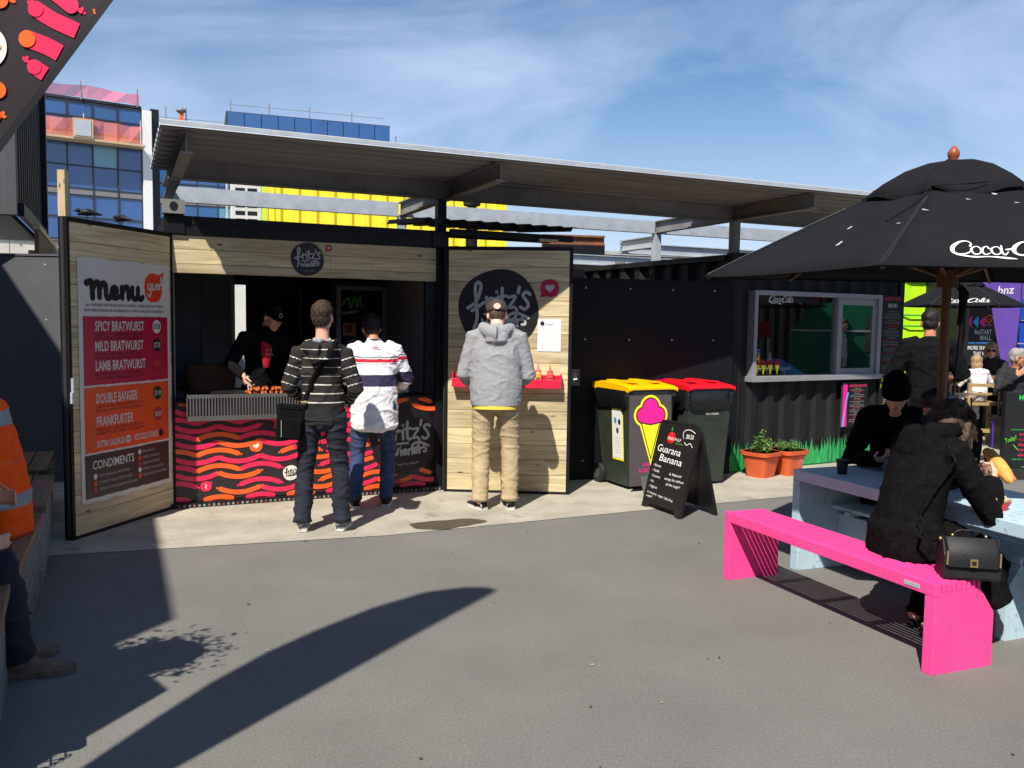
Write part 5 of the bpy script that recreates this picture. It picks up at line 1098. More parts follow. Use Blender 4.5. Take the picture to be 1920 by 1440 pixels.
sh=root('potted_shrub','potted leafy shrub standing on the gabion seat left of the camera','shrub',(-2.12,2.78,.455)); mb=MB(); mb.loft([(0,0,0),(0,0,.28)],[.12,.16],'terracotta',n=16); mb.build('pot',sh); mb=MB(); mb.loft([(0,0,.28),(.02,0,.8),(0,.02,1.1)],[.016,.012,.008],'rust',n=8); mb.build('stem',sh)
mb=MB(); rr=random.Random(4)
for k in range(1700):
    g=Vector((rr.gauss(0,.12),rr.gauss(0,.1),rr.gauss(1.05,.10))); s_=rr.uniform(.015,.035); E_=Matrix.Translation(g)@Euler((rr.random()*3,rr.random()*3,rr.random()*3)).to_matrix().to_4x4(); mb.add([(0,-s_,0),(s_*.4,0,0),(0,s_,0),(-s_*.4,0,0)],[(0,1,2,3)],'leaf',M=E_)
mb.blob((0,0,1.05),(.21,.17,.17),'leaf',n=12,m=8); mb.build('foliage',sh)
# ================================================================ far right background
def box_cont(name,label,x0,y0,w,h,z0,mat,ang=0,dep=2.4,pitch=.25,horizontal=False):
    r=root(name,label,'shipping container',(x0,y0,z0),ang); mb=MB()
    if horizontal:
        for k in range(int(h/.42)): mb.box(.06,w-.06,-.0+(.05 if k%2 else .0),.1,.1+k*.42,.1+k*.42+.40,mat)
    else: corr(mb,.06,w-.06,.1,h-.1,.0,mat,pitch=pitch,depth=.04)
    mb.build('side_wall',r); mb=MB()
    for x in (0,w-.06): mb.box(x,x+.06,-.02,dep,0,h,mat)
    mb.box(.06,w-.06,-.02,dep,0,.1,mat); mb.box(.06,w-.06,-.02,dep,h-.1,h,mat); mb.build('frame',r,bevel=.005); return r
lc=box_cont('lime_container','bright lime green container door end behind the standing man',6.9,16,1.72,2.55,0,'lime',R(3),horizontal=False,pitch=.9)
mb=MB()
for z in (1.05,1.25,1.62,1.82):
    for x in (.25,.95): mb.box(x,x+.5,-.03,-.022,z,z+.03,'leafgreen')
for k in range(6): mb.box(1.60,1.70,-.05,-.021,.6+k*.3,.72+k*.3,'applegreen')
mb.build('door_hardware',lc)
rc=box_cont('red_container','red container corner hanging over the yard far behind',9.2,22,1.3,2.6,2.5,'redcont',R(4),pitch=.3)
mb=MB(); mb.box(0,.1,.1,.2,-2.5,-.02,'steel'); mb.box(1.2,1.3,.1,.2,-2.5,-.02,'steel'); mb.box(0,.1,2,2.1,-2.5,-.02,'steel'); mb.box(1.2,1.3,2,2.1,-2.5,-.02,'steel'); mb.build('leg_frame',rc)
bc=box_cont('black_container','black corrugated container carrying the direction sign',7.72,15,1.1,2.5,0,'blackcorr',R(2),pitch=.22)
mb=MB(); D=front(.03,-.06,0); mb.box(.1,.66,-.06,-.04,1.0,1.97,'ink'); z=.004
D=front(.1,-.062,0)
for k,c in enumerate(('hotpink','signcyan','hotpink')): x=.04+k*.115; mb.poly([(x,1.72,z),(x+.1,1.62,z),(x+.1,1.83,z)],c,D)
mb.stroke([(.42,1.83),(.38,1.78),(.42,1.72),(.48,1.74),(.5,1.8),(.46,1.84)],.02,z,'orangepanel',D,closed=True); mb.stroke([(.42,1.76),(.47,1.79)],.012,z,'orangepanel',D)
mb.text('RE:START',.5,1.66,.02,z,'offwhite',D,align='r'); mb.text('Re:START',.5,1.51,.085,z,'offwhite',D,align='r',w=.3,bold=True); mb.text('MALL',.5,1.41,.085,z,'offwhite',D,align='r',w=.2,bold=True); mb.text('MORE THE MERRIER',.5,1.34,.035,z,'signblue',D,align='r',w=.42); mb.text('MORE SHOPS',.5,1.24,.07,z,'offwhite',D,align='r',w=.41,bold=True); mb.text('THIS WAY',.5,1.14,.07,z,'offwhite',D,align='r',w=.31,bold=True)
mb.build('direction_sign',bc)
bl=box_cont('blue_container','deep blue container behind the seated couple at the right edge',8.45,15.3,3.2,2.6,0,'bluecont',R(2),horizontal=True)
bf=root('feather_flag','purple feather flag with white bank lettering and gold stars','flag',(7.79,13.4,0),R(4))
mb=MB(); ol=[(-.12,.9),(.02,.9),(.06,1.4),(.09,1.9),(.09,2.5),(.03,2.8),(-.1,2.95),(-.25,2.9),(-.38,2.7),(-.42,2.4),(-.40,2.1),(-.3,1.6),(-.2,1.2)]; v=[];
mb.prism(ol,-.004,.004,'purple',M=frame((0,0,0),(1,0,0),(0,-1,0))); D=front(0,-.005,0); mb.text('bnz',-.16,2.15,.13,.003,'offwhite',D,align='c',w=.26,bold=True,slant=.15,rot=.06)
for x,y in ((.0,2.5),(-.06,2.44),(.045,2.46),(.015,2.37),(-.02,2.54)): 
    pts=[]
    for j in range(10): a=math.pi/2+j*math.pi/5; q=.022 if j%2==0 else .009; pts.append((x+q*math.cos(a),y+q*math.sin(a),.003))
    mb.poly(pts,'gold',D)
mb.build('cloth',bf); mb=MB(); mb.loft([(.02,.01,0),(.03,.01,.9),(.075,.01,1.4),(.105,.01,2.0),(.105,.01,2.5),(.04,.01,2.83)],[.014,.013,.012,.01,.008,.006],'ink',n=8); mb.build('pole',bf)
bf2=root('purple_awning','purple cloth banner panel behind the feather flag','banner',(8.1,14.4,1.6),R(4)); mb=MB(); mb.box(-.55,.6,0,.02,.5,1.2,'purple'); mb.build('cloth',bf2); mb=MB(); mb.cyl((-.5,.03,-1.6),(-.5,.03,1.2),.02,.02,'ink',n=8); mb.cyl((.55,.03,-1.6),(.55,.03,1.2),.02,.02,'ink',n=8); mb.build('post',bf2)
u3,s3=umbrella('market_umbrella','smaller charcoal market umbrella with white script in the far yard',(6.55,12.6),.85,1.93,2.34,-24,'canvas')
P2=s3(4,1);P3=s3(4.9999,1); kk_=min(range(6),key=lambda k:(s3(k+.5,1).y+.35*s3(k+.5,1).x)); P2=s3(kk_,1);P3=s3(kk_+.9999,1); mid=s3(kk_+.5,1); ap=s3(kk_+.5,.3); xd=(P3-P2).normalized(); nrm=xd.cross((ap-mid).normalized())
mb=MB(); 
Dm=frame(s3(kk_+.5,.83)+nrm*.012,xd,nrm); coke(mb,-.30,-.07,.12,.0,'chalk',Dm,slant=.3); mb.M=Matrix(); mb.build('lettering',u3)
br=root('timber_bar','pale timber clad bar counter in the far yard','bar counter',(6.2,12.95,0),R(4)); mb=MB()
for k in range(4): mb.box(.0+k*.15,.147+k*.15,0,.03,0,1.05,'tan')
mb.box(0,.6,.03,.5,0,1.04,'innerdark'); mb.build('cladding',br); mb=MB(); mb.box(-.05,.72,-.06,.55,1.051,1.1,'timbertop'); mb.build('bar_top',br,bevel=.005); mb=MB(); mb.box(.605,.7,0,.5,0,1.04,'blackcorr'); mb.build('side_box',br)
t=root('cafe_table','dark red brown small tabletop on legs beside the child','table',(6.5,12.2,0),R(10)); mb=MB(); mb.box(-.45,.75,-.25,.35,.86,.92,'rust'); mb.build('tabletop',t,bevel=.01)
for x in (-.38,.68):
    for y in (-.18,.28): mb=MB(); mb.cyl((x,y,0),(x,y,.859),.018,.018,'black',n=8); mb.build('leg',t)
t=root('bar_stool','small stool with timber seat and thin black legs by the bar','stool',(5.98,11.35,0)); mb=MB(); mb.cyl((0,0,.70),(0,0,.74),.16,.16,'timbertop',n=20); mb.build('seat',t)
for a in range(4): mb=MB(); c=math.cos(a*1.571+.78);s=math.sin(a*1.571+.78); mb.cyl((.1*c,.1*s,.7),(.16*c,.16*s,0),.011,.011,'black',n=8); mb.build('leg',t)
CH=(6.42,11.75); t=root('wooden_chair','tall light wooden chair on which the child in white sits','chair',(CH[0],CH[1],0),R(-8))
for x in (-.2,.2):
    mb=MB(); mb.box(x-.022,x+.022,-.2,-.155,0,.87 ,'chairwood'); mb.build('leg',t); mb=MB(); mb.box(x-.022,x+.022,.17,.215,0,.56,'chairwood'); mb.build('leg',t)
mb=MB(); mb.box(-.222,.222,-.154,.24,.565,.60,'chairwood'); mb.build('seat',t); mb=MB(); mb.box(-.177,.177,-.195,-.16,.82,.865,'chairwood'); mb.box(-.177,.177,-.19,-.165,.71,.74,'chairwood'); mb.build('backrest',t); mb=MB(); mb.box(-.177,.177,-.195,-.16,.2,.25,'chairwood'); mb.build('footrest',t)
for x,y,l in ((6.68,11.35,'purple plastic crate standing under the table by the chair'),(6.98,11.0,'second purple plastic crate nearer the menu sign')):
    t=root('plastic_crate',l,'crate',(x,y,0),R(12),'purple crates'); mb=MB(); mb.box(-.17,.17,-.17,.17,.0,.02,'purplebin')
    for k in range(9):
        for y_ in (-.17,.155): mb.box(-.17+k*.0408,-.17+k*.0408+.03,y_,y_+.015,.021,.34,'purplebin')
        for x_ in (-.185,.17): mb.box(x_,x_+.015,-.17+k*.0385,-.17+k*.0385+.03,.021,.34,'purplebin')
    mb.build('slatted_sides',t); mb=MB(); mb.box(-.19,.19,-.19,-.15,.341,.38,'purplebin'); mb.box(-.19,.19,.15,.19,.341,.38,'purplebin'); mb.box(-.19,-.15,-.15,.15,.341,.38,'purplebin'); mb.box(.15,.19,-.15,.15,.341,.38,'purplebin'); mb.build('rim',t)
mb=MB(); mb.loft([(0,0,z) for z in (0,.01,.15,.19,.22)],[.03,.034,.033,.015,.012],'clearplastic',n=14); o=mb.build('water_bottle'); place(o,(6.35,12.15,.9205)); tag(o,'clear plastic water bottle standing beside the child','bottle')
mb=MB(); mb.prism([(5.5,10.35),(9.5,10.7),(9.5,10.95),(5.5,10.6)],.001,.03,'rubber'); o=mb.build('rubber_kerb'); struct(o)
def tree(x,y,h,label,seed):
    r=root('background_tree',label,'tree',(x,y,0)); mb=MB(); rr=random.Random(seed); mb.loft([(0,0,0),(.1,0,h*.4),(0,.1,h*.8)],[.16,.11,.04],'rust',n=8)
    for k in range(5): a=k*1.3; mb.loft([(0,0,h*.4),(math.cos(a)*.8,math.sin(a)*.8,h*.75)],[.06,.02],'rust',n=6)
    mb.build('trunk',r); mb=MB()
    for k in range(2600):
        c=rr.choice([(math.cos(a*1.3)*1.0,math.sin(a*1.3)*1.0,h*.7+.3*(a%3)) for a in range(6)]); g=[rr.gauss(0,.42) for _ in range(3)]; s=rr.uniform(.06,.13)
        E_=Matrix.Translation((c[0]+g[0],c[1]+g[1],c[2]+g[2]))@Euler((rr.random()*3,rr.random()*3,rr.random()*3)).to_matrix().to_4x4(); mb.add([(0,-s,0),(s*.5,0,.0),(0,s,0),(-s*.5,0,.0)],[(0,1,2,3)],'leaf' if rr.random()<.6 else 'leaf2',M=E_)
    mb.build('crown',r)
tree(12.4,25,3.4,'small leafy tree far behind between the red container and umbrella',3); tree(14.6,26,3.6,'small leafy tree far behind the purple flag',5)
# ================================================================ people
def evalmesh(o):
    bpy.context.view_layer.update(); return bpy.data.meshes.new_from_object(o.evaluated_get(bpy.context.evaluated_depsgraph_get()))
def fuse(mb,name,parent,voxel,mat,smooth=5,disp=None,attr=None,label=None,fac=.5):
    """union of overlapping closed forms -> one continuous surface"""
    me=bpy.data.meshes.new('tmp'); me.from_pydata(mb.v,[],mb.f); o=bpy.data.objects.new('tmp',me); COL.objects.link(o)
    m=o.modifiers.new('r','REMESH'); m.mode='VOXEL'; m.voxel_size=voxel
    if smooth: s=o.modifiers.new('s','SMOOTH'); s.factor=fac; s.iterations=smooth
    nm=evalmesh(o); bpy.data.objects.remove(o); bpy.data.meshes.remove(me); nm.name=name
    nv=len(nm.vertices); co=np.empty(nv*3,np.float32); nm.vertices.foreach_get('co',co); co=co.reshape(-1,3)
    if attr is not None:
        a=nm.attributes.new('band','FLOAT','POINT'); a.data.foreach_set('value',np.array(attr(co),np.float32))
    if disp:
        nr=np.empty(nv*3,np.float32); nm.vertices.foreach_get('normal',nr); nr=nr.reshape(-1,3); d=np.array(disp(co),np.float32); co=co+nr*d[:,None]; nm.vertices.foreach_set('co',co.ravel())
    for q in (mat if isinstance(mat,(list,tuple)) else [mat]): nm.materials.append(M[q] if isinstance(q,str) else q)
    nm.polygons.foreach_set('use_smooth',[True]*len(nm.polygons)); nm.update()
    ob=bpy.data.objects.new(name,nm); COL.objects.link(ob); ob.parent=parent
    if label: ob['label']=label
    return ob
def folds(amp,sc=(9,9,5),seed=0):
    def f(co):
        out=np.zeros(len(co))
        for i,(x,y,z) in enumerate(co):
            n1=noise.noise((x*sc[0]+seed,y*sc[1],z*sc[2]+seed*.7)); n2=noise.noise((x*sc[0]*2.3,y*sc[1]*2.3+seed,z*sc[2]*2.6))
            r1=max(0.,1-abs(n1)*2.6)**2; r2=max(0.,1-abs(n2)*2.6)**2; out[i]=amp*(r1*1.3+r2*.6-.55)
        return out
    return f
def V(*a): return Vector(a)
def hand(mb,w,d,nrm,thumb,curl,sc=1.0,spread=.12):
    """w wrist, d pointing direction, nrm = palm-facing normal, thumb = side vector"""
    d=Vector(d).normalized(); nrm=Vector(nrm); nrm=(nrm-d*nrm.dot(d)).normalized(); sd_=d.cross(nrm).normalized()
    if sd_.dot(Vector(thumb))<0: sd_=-sd_
    w=Vector(w); mb.loft([w-d*.02,w+d*.03*sc,w+d*.085*sc],[(.027*sc,.02*sc),(.037*sc,.017*sc),(.040*sc,.013*sc)],'skin',n=12,side=sd_,dome=.6)
    for k,(off,ln) in enumerate(((.03,.9),(.0105,1.0),(-.0105,.95),(-.03,.75))):
        p=w+d*.085*sc+sd_*off*sc; ang=0; pts=[p-d*.015*sc]; dirv=(d+sd_*off*spread*8).normalized()
        for seg,(l,c) in enumerate(((.042,curl[0]),(.026,curl[1]),(.022,curl[2]))):
            ang+=c; dv=(dirv*math.cos(ang)+nrm*math.sin(ang)); p=p+dv*l*ln*sc; pts.append(p)
        mb.loft(pts,[.0095*sc,.0088*sc,.008*sc,.0068*sc],'skin',n=8,side=sd_,dome=1)
    p=w+d*.025*sc+sd_*.03*sc; a=(d*.55+sd_*.75+nrm*.35).normalized(); b=(d*.85+sd_*.25+nrm*.5).normalized()
    mb.loft([p-sd_*.012*sc,p+a*.03*sc,p+a*.03*sc+b*.03*sc,p+a*.03*sc+b*.055*sc],[.014*sc,.012*sc,.0105*sc,.008*sc],'skin',n=8,side=nrm,dome=1)
def rotm(e): return Euler((R(e[0]),R(e[1]),R(e[2]))).to_matrix()
SK={}
def skin_mat(name,col): M[name]=P(name,col,.5,var=.12,vs=25,spec=.4); return name
skin_mat('skin',S(222,165,138)); skin_mat('skin_tan',S(188,128,95)); skin_mat('skin_pale',S(232,184,160))
def head_prims(mb,c,Rm,neck,s=1.0,ears=True):
    c=Vector(c); g=lambda x,y,z: c+Rm@(Vector((x,y,z))*s)
    def bl(p,r): mb.blob(g(*p),tuple(q*s for q in r),'skin',Rm)
    bl((0,-.012,.032),(.074,.094,.09)); bl((0,.03,-.03),(.06,.062,.075)); bl((0,.05,-.085),(.036,.034,.032)); bl((0,.06,.02),(.055,.03,.045))
    mb.loft([g(0,.083,.015),g(0,.1,-.015),g(0,.108,-.03),g(0,.09,-.04)],[.008*s,.011*s,.015*s,.01*s],'skin',n=8,side=Rm@V(1,0,0),dome=1)
    bl((-.025,.078,.022),(.02,.014,.008)); bl((.025,.078,.022),(.02,.014,.008)); bl((0,.086,-.062),(.024,.012,.010)); bl((-.042,.055,-.02),(.022,.025,.022)); bl((.042,.055,-.02),(.022,.025,.022))
    if ears:
        for q in (-1,1): bl((q*.077,-.012,-.012),(.011,.02,.032))
    mb.loft([Vector(neck)-V(0,0,.03),Vector(neck)+(g(0,-.02,-.06)-Vector(neck))*.5,g(0,-.015,-.04)],[.062*s,.054*s,.053*s],'skin',n=14,dome=.5)
def face_bits(parent,c,Rm,s=1,brow='hair_dark',open_=False):
    c=Vector(c); g=lambda x,y,z: c+Rm@(Vector((x,y,z))*s)
    for q in (-1,1):
        mb=MB(); mb.blob(g(q*.028,.082,.006),(.0115*s,.007*s,.007*s),'cream',Rm,n=10,m=8); mb.blob(g(q*.028,.0872,.006),(.005*s,.004*s,.005*s),'ink',Rm,n=8,m=6); mb.build('eye',parent)
        mb=MB(); mb.loft([g(q*.014,.092,.026),g(q*.03,.091,.031),g(q*.046,.08,.026)],[.003*s,.0038*s,.0022*s],brow,n=6); mb.build('eyebrow',parent)
    mb=MB(); mb.loft([g(-.02,.09,-.062),g(0,.0985,-.0635),g(.02,.09,-.062)],[(.002*s,.002*s),(.004*s,.0045*s),(.002*s,.002*s)],'lip',n=6,dome=1); mb.build('mouth',parent)
M['lip']=P('lip',S(180,95,90),.45,var=.05)
M['hair_dark']=P('hair_dark',(.012,.008,.007),.5,var=.4,vs=60,stretch=(3,3,.6),bump=.5,bs=110); M['hair_brown']=P('hair_brown',(.06,.036,.022),.6,var=.4,vs=60,stretch=(3,3,1),bump=.6,bs=120); M['hair_mid']=P('hair_mid',(.075,.042,.027),.5,var=.5,vs=40,stretch=(2,2,.5),bump=.6,bs=90); M['hair_grey']=P('hair_grey',(.3,.28,.26),.6,var=.35,vs=60,bump=.5,bs=110); M['hair_blond']=P('hair_blond',(.36,.23,.11),.55,var=.35,vs=40,stretch=(2,2,.5),bump=.5,bs=90)
def hairdisp(a,sc=60): 
    def f(co): return np.array([a*noise.noise((x*sc,y*sc,z*sc*.5)) for x,y,z in co])
    return f
def snap(o,pts,off):
    bpy.context.view_layer.update(); res=[]
    for p in pts:
        ok,l,n,_=o.closest_point_on_mesh(Vector(p)); res.append(l+n*off if ok else Vector(p))
    return res
def strands(o,n,ln,wd,down=.6,seed=1,back=(0,0,0)):
    """many fine locks rooted on the hair surface, same mesh"""
    rr=random.Random(seed); me=o.data; vs=[(v.co.copy(),v.normal.copy()) for v in me.vertices]; b=bmesh.new(); b.from_mesh(me)
    for _ in range(n):
        c,nr=rr.choice(vs); t=nr*rr.uniform(.25,.7)+Vector((rr.uniform(-.4,.4),rr.uniform(-.4,.4),-down+rr.uniform(-.4,.3)))+Vector(back); t.normalize(); sd_=t.cross(nr)
        if sd_.length<.1: continue
        sd_.normalize(); l=ln*rr.uniform(.5,1.3); w_=wd*rr.uniform(.6,1.4)
        a=b.verts.new(c-sd_*w_); d=b.verts.new(c+sd_*w_); e=b.verts.new(c+t*l*.6+nr*l*.1+sd_*w_*.5); f=b.verts.new(c+t*l); b.faces.new((a,d,e)); b.faces.new((a,e,f))
    b.to_mesh(me); b.free(); return o
def short_hair(parent,c,Rm,mat,s=1,thick=1.0,vox=.007):
    c=Vector(c); g=lambda x,y,z: c+Rm@(Vector((x,y,z))*s); mb=MB()
    mb.blob(g(0,-.02,.048),(.081*s*thick,.096*s,.088*s),'ink',Rm); mb.blob(g(0,-.045,-.005),(.072*s,.062*s,.07*s),'ink',Rm); mb.blob(g(0,.03,.1),(.055*s,.05*s,.035*s),'ink',Rm)
    o=fuse(mb,'hair',parent,vox,mat,3,hairdisp(.007,45)); return strands(o,1600,.014*s,.0017,.4,3) if vox<.009 else o
def cap(parent,c,Rm,mat,s=1,brim=True,logo=None,back=False,tilt=0):
    c=Vector(c); T=Matrix.Translation(c)@(Rm@rotm((tilt,0,0))).to_4x4(); mb=MB(); mb.M=T
    mb.loft([(0,-.01,.022*s),(0,-.01,.06*s),(0,-.01,.1*s),(0,-.012,.125*s),(0,-.012,.135*s)],[(.083*s,.104*s),(.084*s,.105*s),(.066*s,.083*s),(.03*s,.04*s),(.006,.008)],mat,n=24)
    mb.blob((0,-.01,.136*s),(.007,.007,.004),mat)
    if brim: 
        pts=[(math.sin(a)*.075*s,.07*s+math.cos(a)*.095*s) for a in [R(x) for x in range(-95,96,19)]]; mb.prism(pts[::-1],.022*s,.03*s,mat)
    if back:
        D=frame((0,-.1145*s,.03*s),(1,0,0),(0,-1,.05)); mb.disc(0,.012,.03,.026,.002,'skin',D); mb.box(-.035,.035,-.117,-.112,.022*s,.032*s,mat); mb.rect(-.018,.018,.043,.055,.001,'greyprint',frame((0,-.112*s,.03*s),(1,0,0),(0,-1,.45)))
    if logo: D=frame((0,.094*s,.062*s),(-1,0,0),(0,1,.25)); mb.disc(0,.0,.02,.022,.003,logo,D,n=16); mb.disc(0,.0,.014,.015,.0045,'ink',D,n=14)
    return mb.build('cap',parent)
def shoe(parent,p,yaw,up_,sole,L=.29,stripe=None,sock=None,high=False,pitch=0):
    mb=MB(); mb.M=Matrix.Translation(p)@Matrix.Rotation(yaw,4,'Z')@Matrix.Rotation(pitch,4,'X'); k=L/.29
    st_=[(-.075,.03,.05,.035),(-.06,.036,.085,.045),(-.02,.038,.10,.05),(.03,.04,.085,.045),(.08,.045,.06,.035),(.13,.046,.047,.028),(.175,.036,.038,.022),(.2,.018,.03,.016)]
    rows=[]
    for y,w,h,b in st_:
        rows.append([(w*k*math.cos(a)*(1 if math.sin(a)<.2 else .92),y*k,.02+max(0,(h-.02))*k*max(0,math.sin(a))**.8) for a in [math.pi*j/10 for j in range(11)]])
    v=[q for r in rows for q in r]; n=11; f=[(i*n+j,i*n+j+1,(i+1)*n+j+1,(i+1)*n+j) for i in range(len(rows)-1) for j in range(n-1)]+[tuple(range(n)),tuple(range(len(v)-1,len(v)-n-1,-1))]
    mb.add(v,f,up_,True)
    ol=[(w*1.06*k,y*k) for y,w,h,b in st_]+[(-w*1.06*k,y*k) for y,w,h,b in st_[::-1]]; mb.prism(ol,.0,.026,sole)
    if stripe:
        for q in (-1,1): mb.stroke([(-.04,.06),(.0,.05),(.03,.068),(.09,.04)],.012,.001+.0,stripe,frame((q*.0405*k,0,0),(0,q,0),(q,0,.25)))
    mb.loft([(0,-.03,.05),(0,-.03,.15)],[.046,.046],sock or up_,n=14,cap=False)
    return mb.build('shoe',parent)
def base_pose(H=1.75,stance=.13):
    k=H/1.75; q={}
    q.update(pel=V(0,0,.95),waist=V(0,.005,1.08),chest=V(0,0,1.28),sho=V(0,-.01,1.43),neck=V(0,0,1.49),head=V(0,.03,1.635))
    for s,n in ((-1,'l'),(1,'r')):
        q['s'+n]=V(s*.175,-.005,1.42); q['e'+n]=V(s*.24,-.02,1.14); q['w'+n]=V(s*.22,.1,.92); q['h'+n]=V(s*.09,0,.92); q['k'+n]=V(s*stance*.95,.02,.49); q['a'+n]=V(s*stance,-.02,.085)
    return {a:b*k for a,b in q.items()},k
def figure(label,loc,face,J,k,top,bot,hair,skin='skin',head_e=(0,0,0),topstyle=None,hands=None,vox=.012,shoes=None,group=None,hem=.78,topfold=.006,botfold=.006,sleeve=None,sl=1.0,leg=(.095,.068,.058),topattr=None,tw=1.0,cuffs=True,headscale=1.0,face_=True,toprad=None,seat=False):
    a=math.atan2(face[1],face[0])-math.pi/2; r=root('person',label,'person',loc,a,group); Rm=rotm(head_e)
    mb=MB(); M['skin_'] =M[skin]
    mb.loft([J['pel']-V(0,0,.06*k),J['pel'],J['waist'],J['chest'],J['sho'],J['neck']],[(.13*k,.095*k),(.14*k,.1*k),(.125*k,.085*k),(.15*k,.095*k),(.14*k,.075*k),(.06*k,.055*k)],'skin',n=18,dome=.5)
    for n in 'lr':
        mb.loft([J['s'+n],(J['s'+n]+J['e'+n])/2,J['e'+n],(J['e'+n]*.6+J['w'+n]*.4),J['w'+n]],[.05*k,.046*k,.038*k,.036*k,.026*k],'skin',n=12,side=(0,1,0),dome=1)
        mb.loft([J['h'+n],(J['h'+n]+J['k'+n])/2,J['k'+n],(J['k'+n]*.65+J['a'+n]*.35),J['a'+n]],[.08*k,.068*k,.05*k,.05*k,.036*k],'skin',n=12,dome=1)
        f=Vector((0,1,0)); mb.loft([J['a'+n]-V(0,.02,.02),J['a'+n]+V(0,.03,-.04),J['a'+n]+V(0,.09,-.055)],[.026*k,.024*k,.016*k],'skin',n=10,dome=1)
        hd=(hands or {}).get(n)
        if hd: hand(mb,J['w'+n],*hd,sc=k)
        else:
            d=(J['w'+n]-J['e'+n]).normalized(); hand(mb,J['w'+n],d,V(-1 if n=='r' else 1,.2,0),V(0,1,.2),(.35,.45,.3),sc=k)
    head_prims(mb,J['head'],Rm,J['neck'],headscale*k)
    fuse(mb,'body',r,vox*.62 if hands else vox,M[skin],3,fac=.4)
    if face_: face_bits(r,J['head'],Rm,headscale*k)
    # trousers
    mb=MB()
    mb.loft([J['pel']-V(0,0,.09*k),J['pel'],J['pel']*.5+J['waist']*.5],[(.15*k,.115*k),(.163*k,.122*k),(.155*k,.11*k)],'ink',n=20,dome=.5)
    for n in 'lr':
        h,kn,an=J['h'+n],J['k'+n],J['a'+n]; e=an+(an-kn).normalized()*.004
        mb.loft([h+(h-kn).normalized()*.02,h*.6+kn*.4,kn,kn*.5+an*.5,e],[(leg[0]*k*1.08,leg[0]*k*1.1),(leg[0]*.92*k,leg[0]*.95*k),leg[1]*k,(leg[1]*.5+leg[2]*.5)*k*1.02,leg[2]*k],'ink',n=16,dome=.35)
        if cuffs: mb.loft([e+(kn-an).normalized()*.035,e-(kn-an).normalized()*.005],[leg[2]*1.08*k]*2,'ink',n=16)
    fuse(mb,'trousers',r,vox*.85,bot,3,folds(botfold*1.5,(5,5,11),3),fac=.5)
    # top
    mb=MB(); tr=toprad or [(.165,.122),(.168,.125),(.16,.115),(.185,.122),(.165,.1),(.075,.07)]
    hp=V(J['pel'].x,J['pel'].y,hem*k) if not seat else J['pel']-V(0,0,.08*k)
    mb.loft([hp,J['pel']*.45+J['waist']*.55,J['waist']*.5+J['chest']*.5,J['chest'],J['sho'],J['neck']+V(0,0,.0)],[(x*k*tw,y*k*tw) for x,y in tr],'ink',n=22,dome=.25)
    for n in 'lr':
        s,e,w=J['s'+n],J['e'+n],J['w'+n]; inn=s+(J['sho']-s)*.35
        pts=[inn,s,s*.5+e*.5,e,e*.5+w*.5,w*1.0+e*.0]; rd=[.075,.074,.066,.06,.052,.045]
        if sleeve: m_=sleeve; pts=pts[:m_]; rd=rd[:m_]
        mb.loft(pts,[q*k*sl for q in rd],'ink',n=14,side=(0,1,0),dome=.35)
    if topstyle: topstyle(mb,J,k,Rm)
    fuse(mb,'top',r,vox*.8,top,4,folds(topfold*1.2,(6,6,9),9),topattr(J,k) if topattr else None)
    if hair: hair(r,J['head'],Rm,headscale*k)
    if shoes:
        for n,yw in (('l',.12),('r',-.12)):
            an=J['a'+n]; shoe(r,V(an.x,an.y+.03,an.z-.085*k),yw if not shoes.get('yaw') else shoes['yaw'][n],shoes['up'],shoes['sole'],L=.29*k,stripe=shoes.get('stripe'),sock=shoes.get('sock'))
    return r,Rm
def hood(mb,J,k,Rm):
    n=J['neck']; mb.loft([n+V(-.10,.03,.0)*k,n+V(-.11,-.05,-.005)*k,n+V(-.06,-.125,-.03)*k,n+V(0,-.15,-.05)*k,n+V(.06,-.125,-.03)*k,n+V(.11,-.05,-.005)*k,n+V(.10,.03,.0)*k],[.035*k,.05*k,.058*k,.066*k,.058*k,.05*k,.035*k],'ink',n=12,dome=.6)
    mb.loft([n+V(0,-.1,-.02)*k,n+V(0,-.15,-.11)*k,n+V(0,-.125,-.17)*k],[(.1*k,.055*k),(.085*k,.05*k),(.03*k,.025*k)],'ink',n=14,dome=.6)
def collar(mb,J,k,Rm):
    n=J['neck']; mb.loft([n+V(0,0,-.02)*k,n+V(0,.005,.045)*k],[(.08*k,.08*k),(.068*k,.07*k)],'ink',n=16)
def armband(J,k,period):
    """stripe phase: height on the trunk, length along the sleeve on the arms"""
    def f(co):
        co=co.astype(np.float64); z=co[:,2]/period+.12*np.abs(co[:,0]); best=np.full(len(co),9.); val=z.copy()
        tx=np.abs(co[:,0]); 
        for n in 'lr':
            pts=[np.array(J['s'+n]),np.array(J['e'+n]),np.array(J['w'+n])]; acc=0
            for a,b in ((0,1),(1,2)):
                A=pts[a];B=pts[b];d=B-A;L_=np.linalg.norm(d); t=np.clip(((co-A)@d)/L_**2,0,1); dist=np.linalg.norm(co-(A+t[:,None]*d),axis=1)
                sel=(dist<.078*k)&(dist<best)&((tx>abs(A[0])-.02) if a==0 else np.ones(len(co),bool)); val[sel]=((acc+t*L_)/period+.3)[sel]; best[sel]=dist[sel]; acc+=L_
        return val-np.floor(val)
    return f
CH_=(.020,.019,.021)
M['stripe_hoodie']=attr_mat('striped_hoodie',[(0,(.028,.026,.024)),(.865,(.72,.68,.6)),(.985,(.028,.026,.024))])
M['denim_dark']=P('dark_denim',(.014,.017,.03),.85,var=.35,vs=12,bump=.3,bs=260,spots=(5,.62,.2,(.03,.036,.06)))
M['denim_blue']=P('blue_denim',(.028,.05,.12),.85,var=.4,vs=10,bump=.3,bs=260)
M['grey_fleece']=P('grey_marl',(.3,.305,.32),.95,var=.1,vs=60,bump=.3,bs=300,spec=.1)
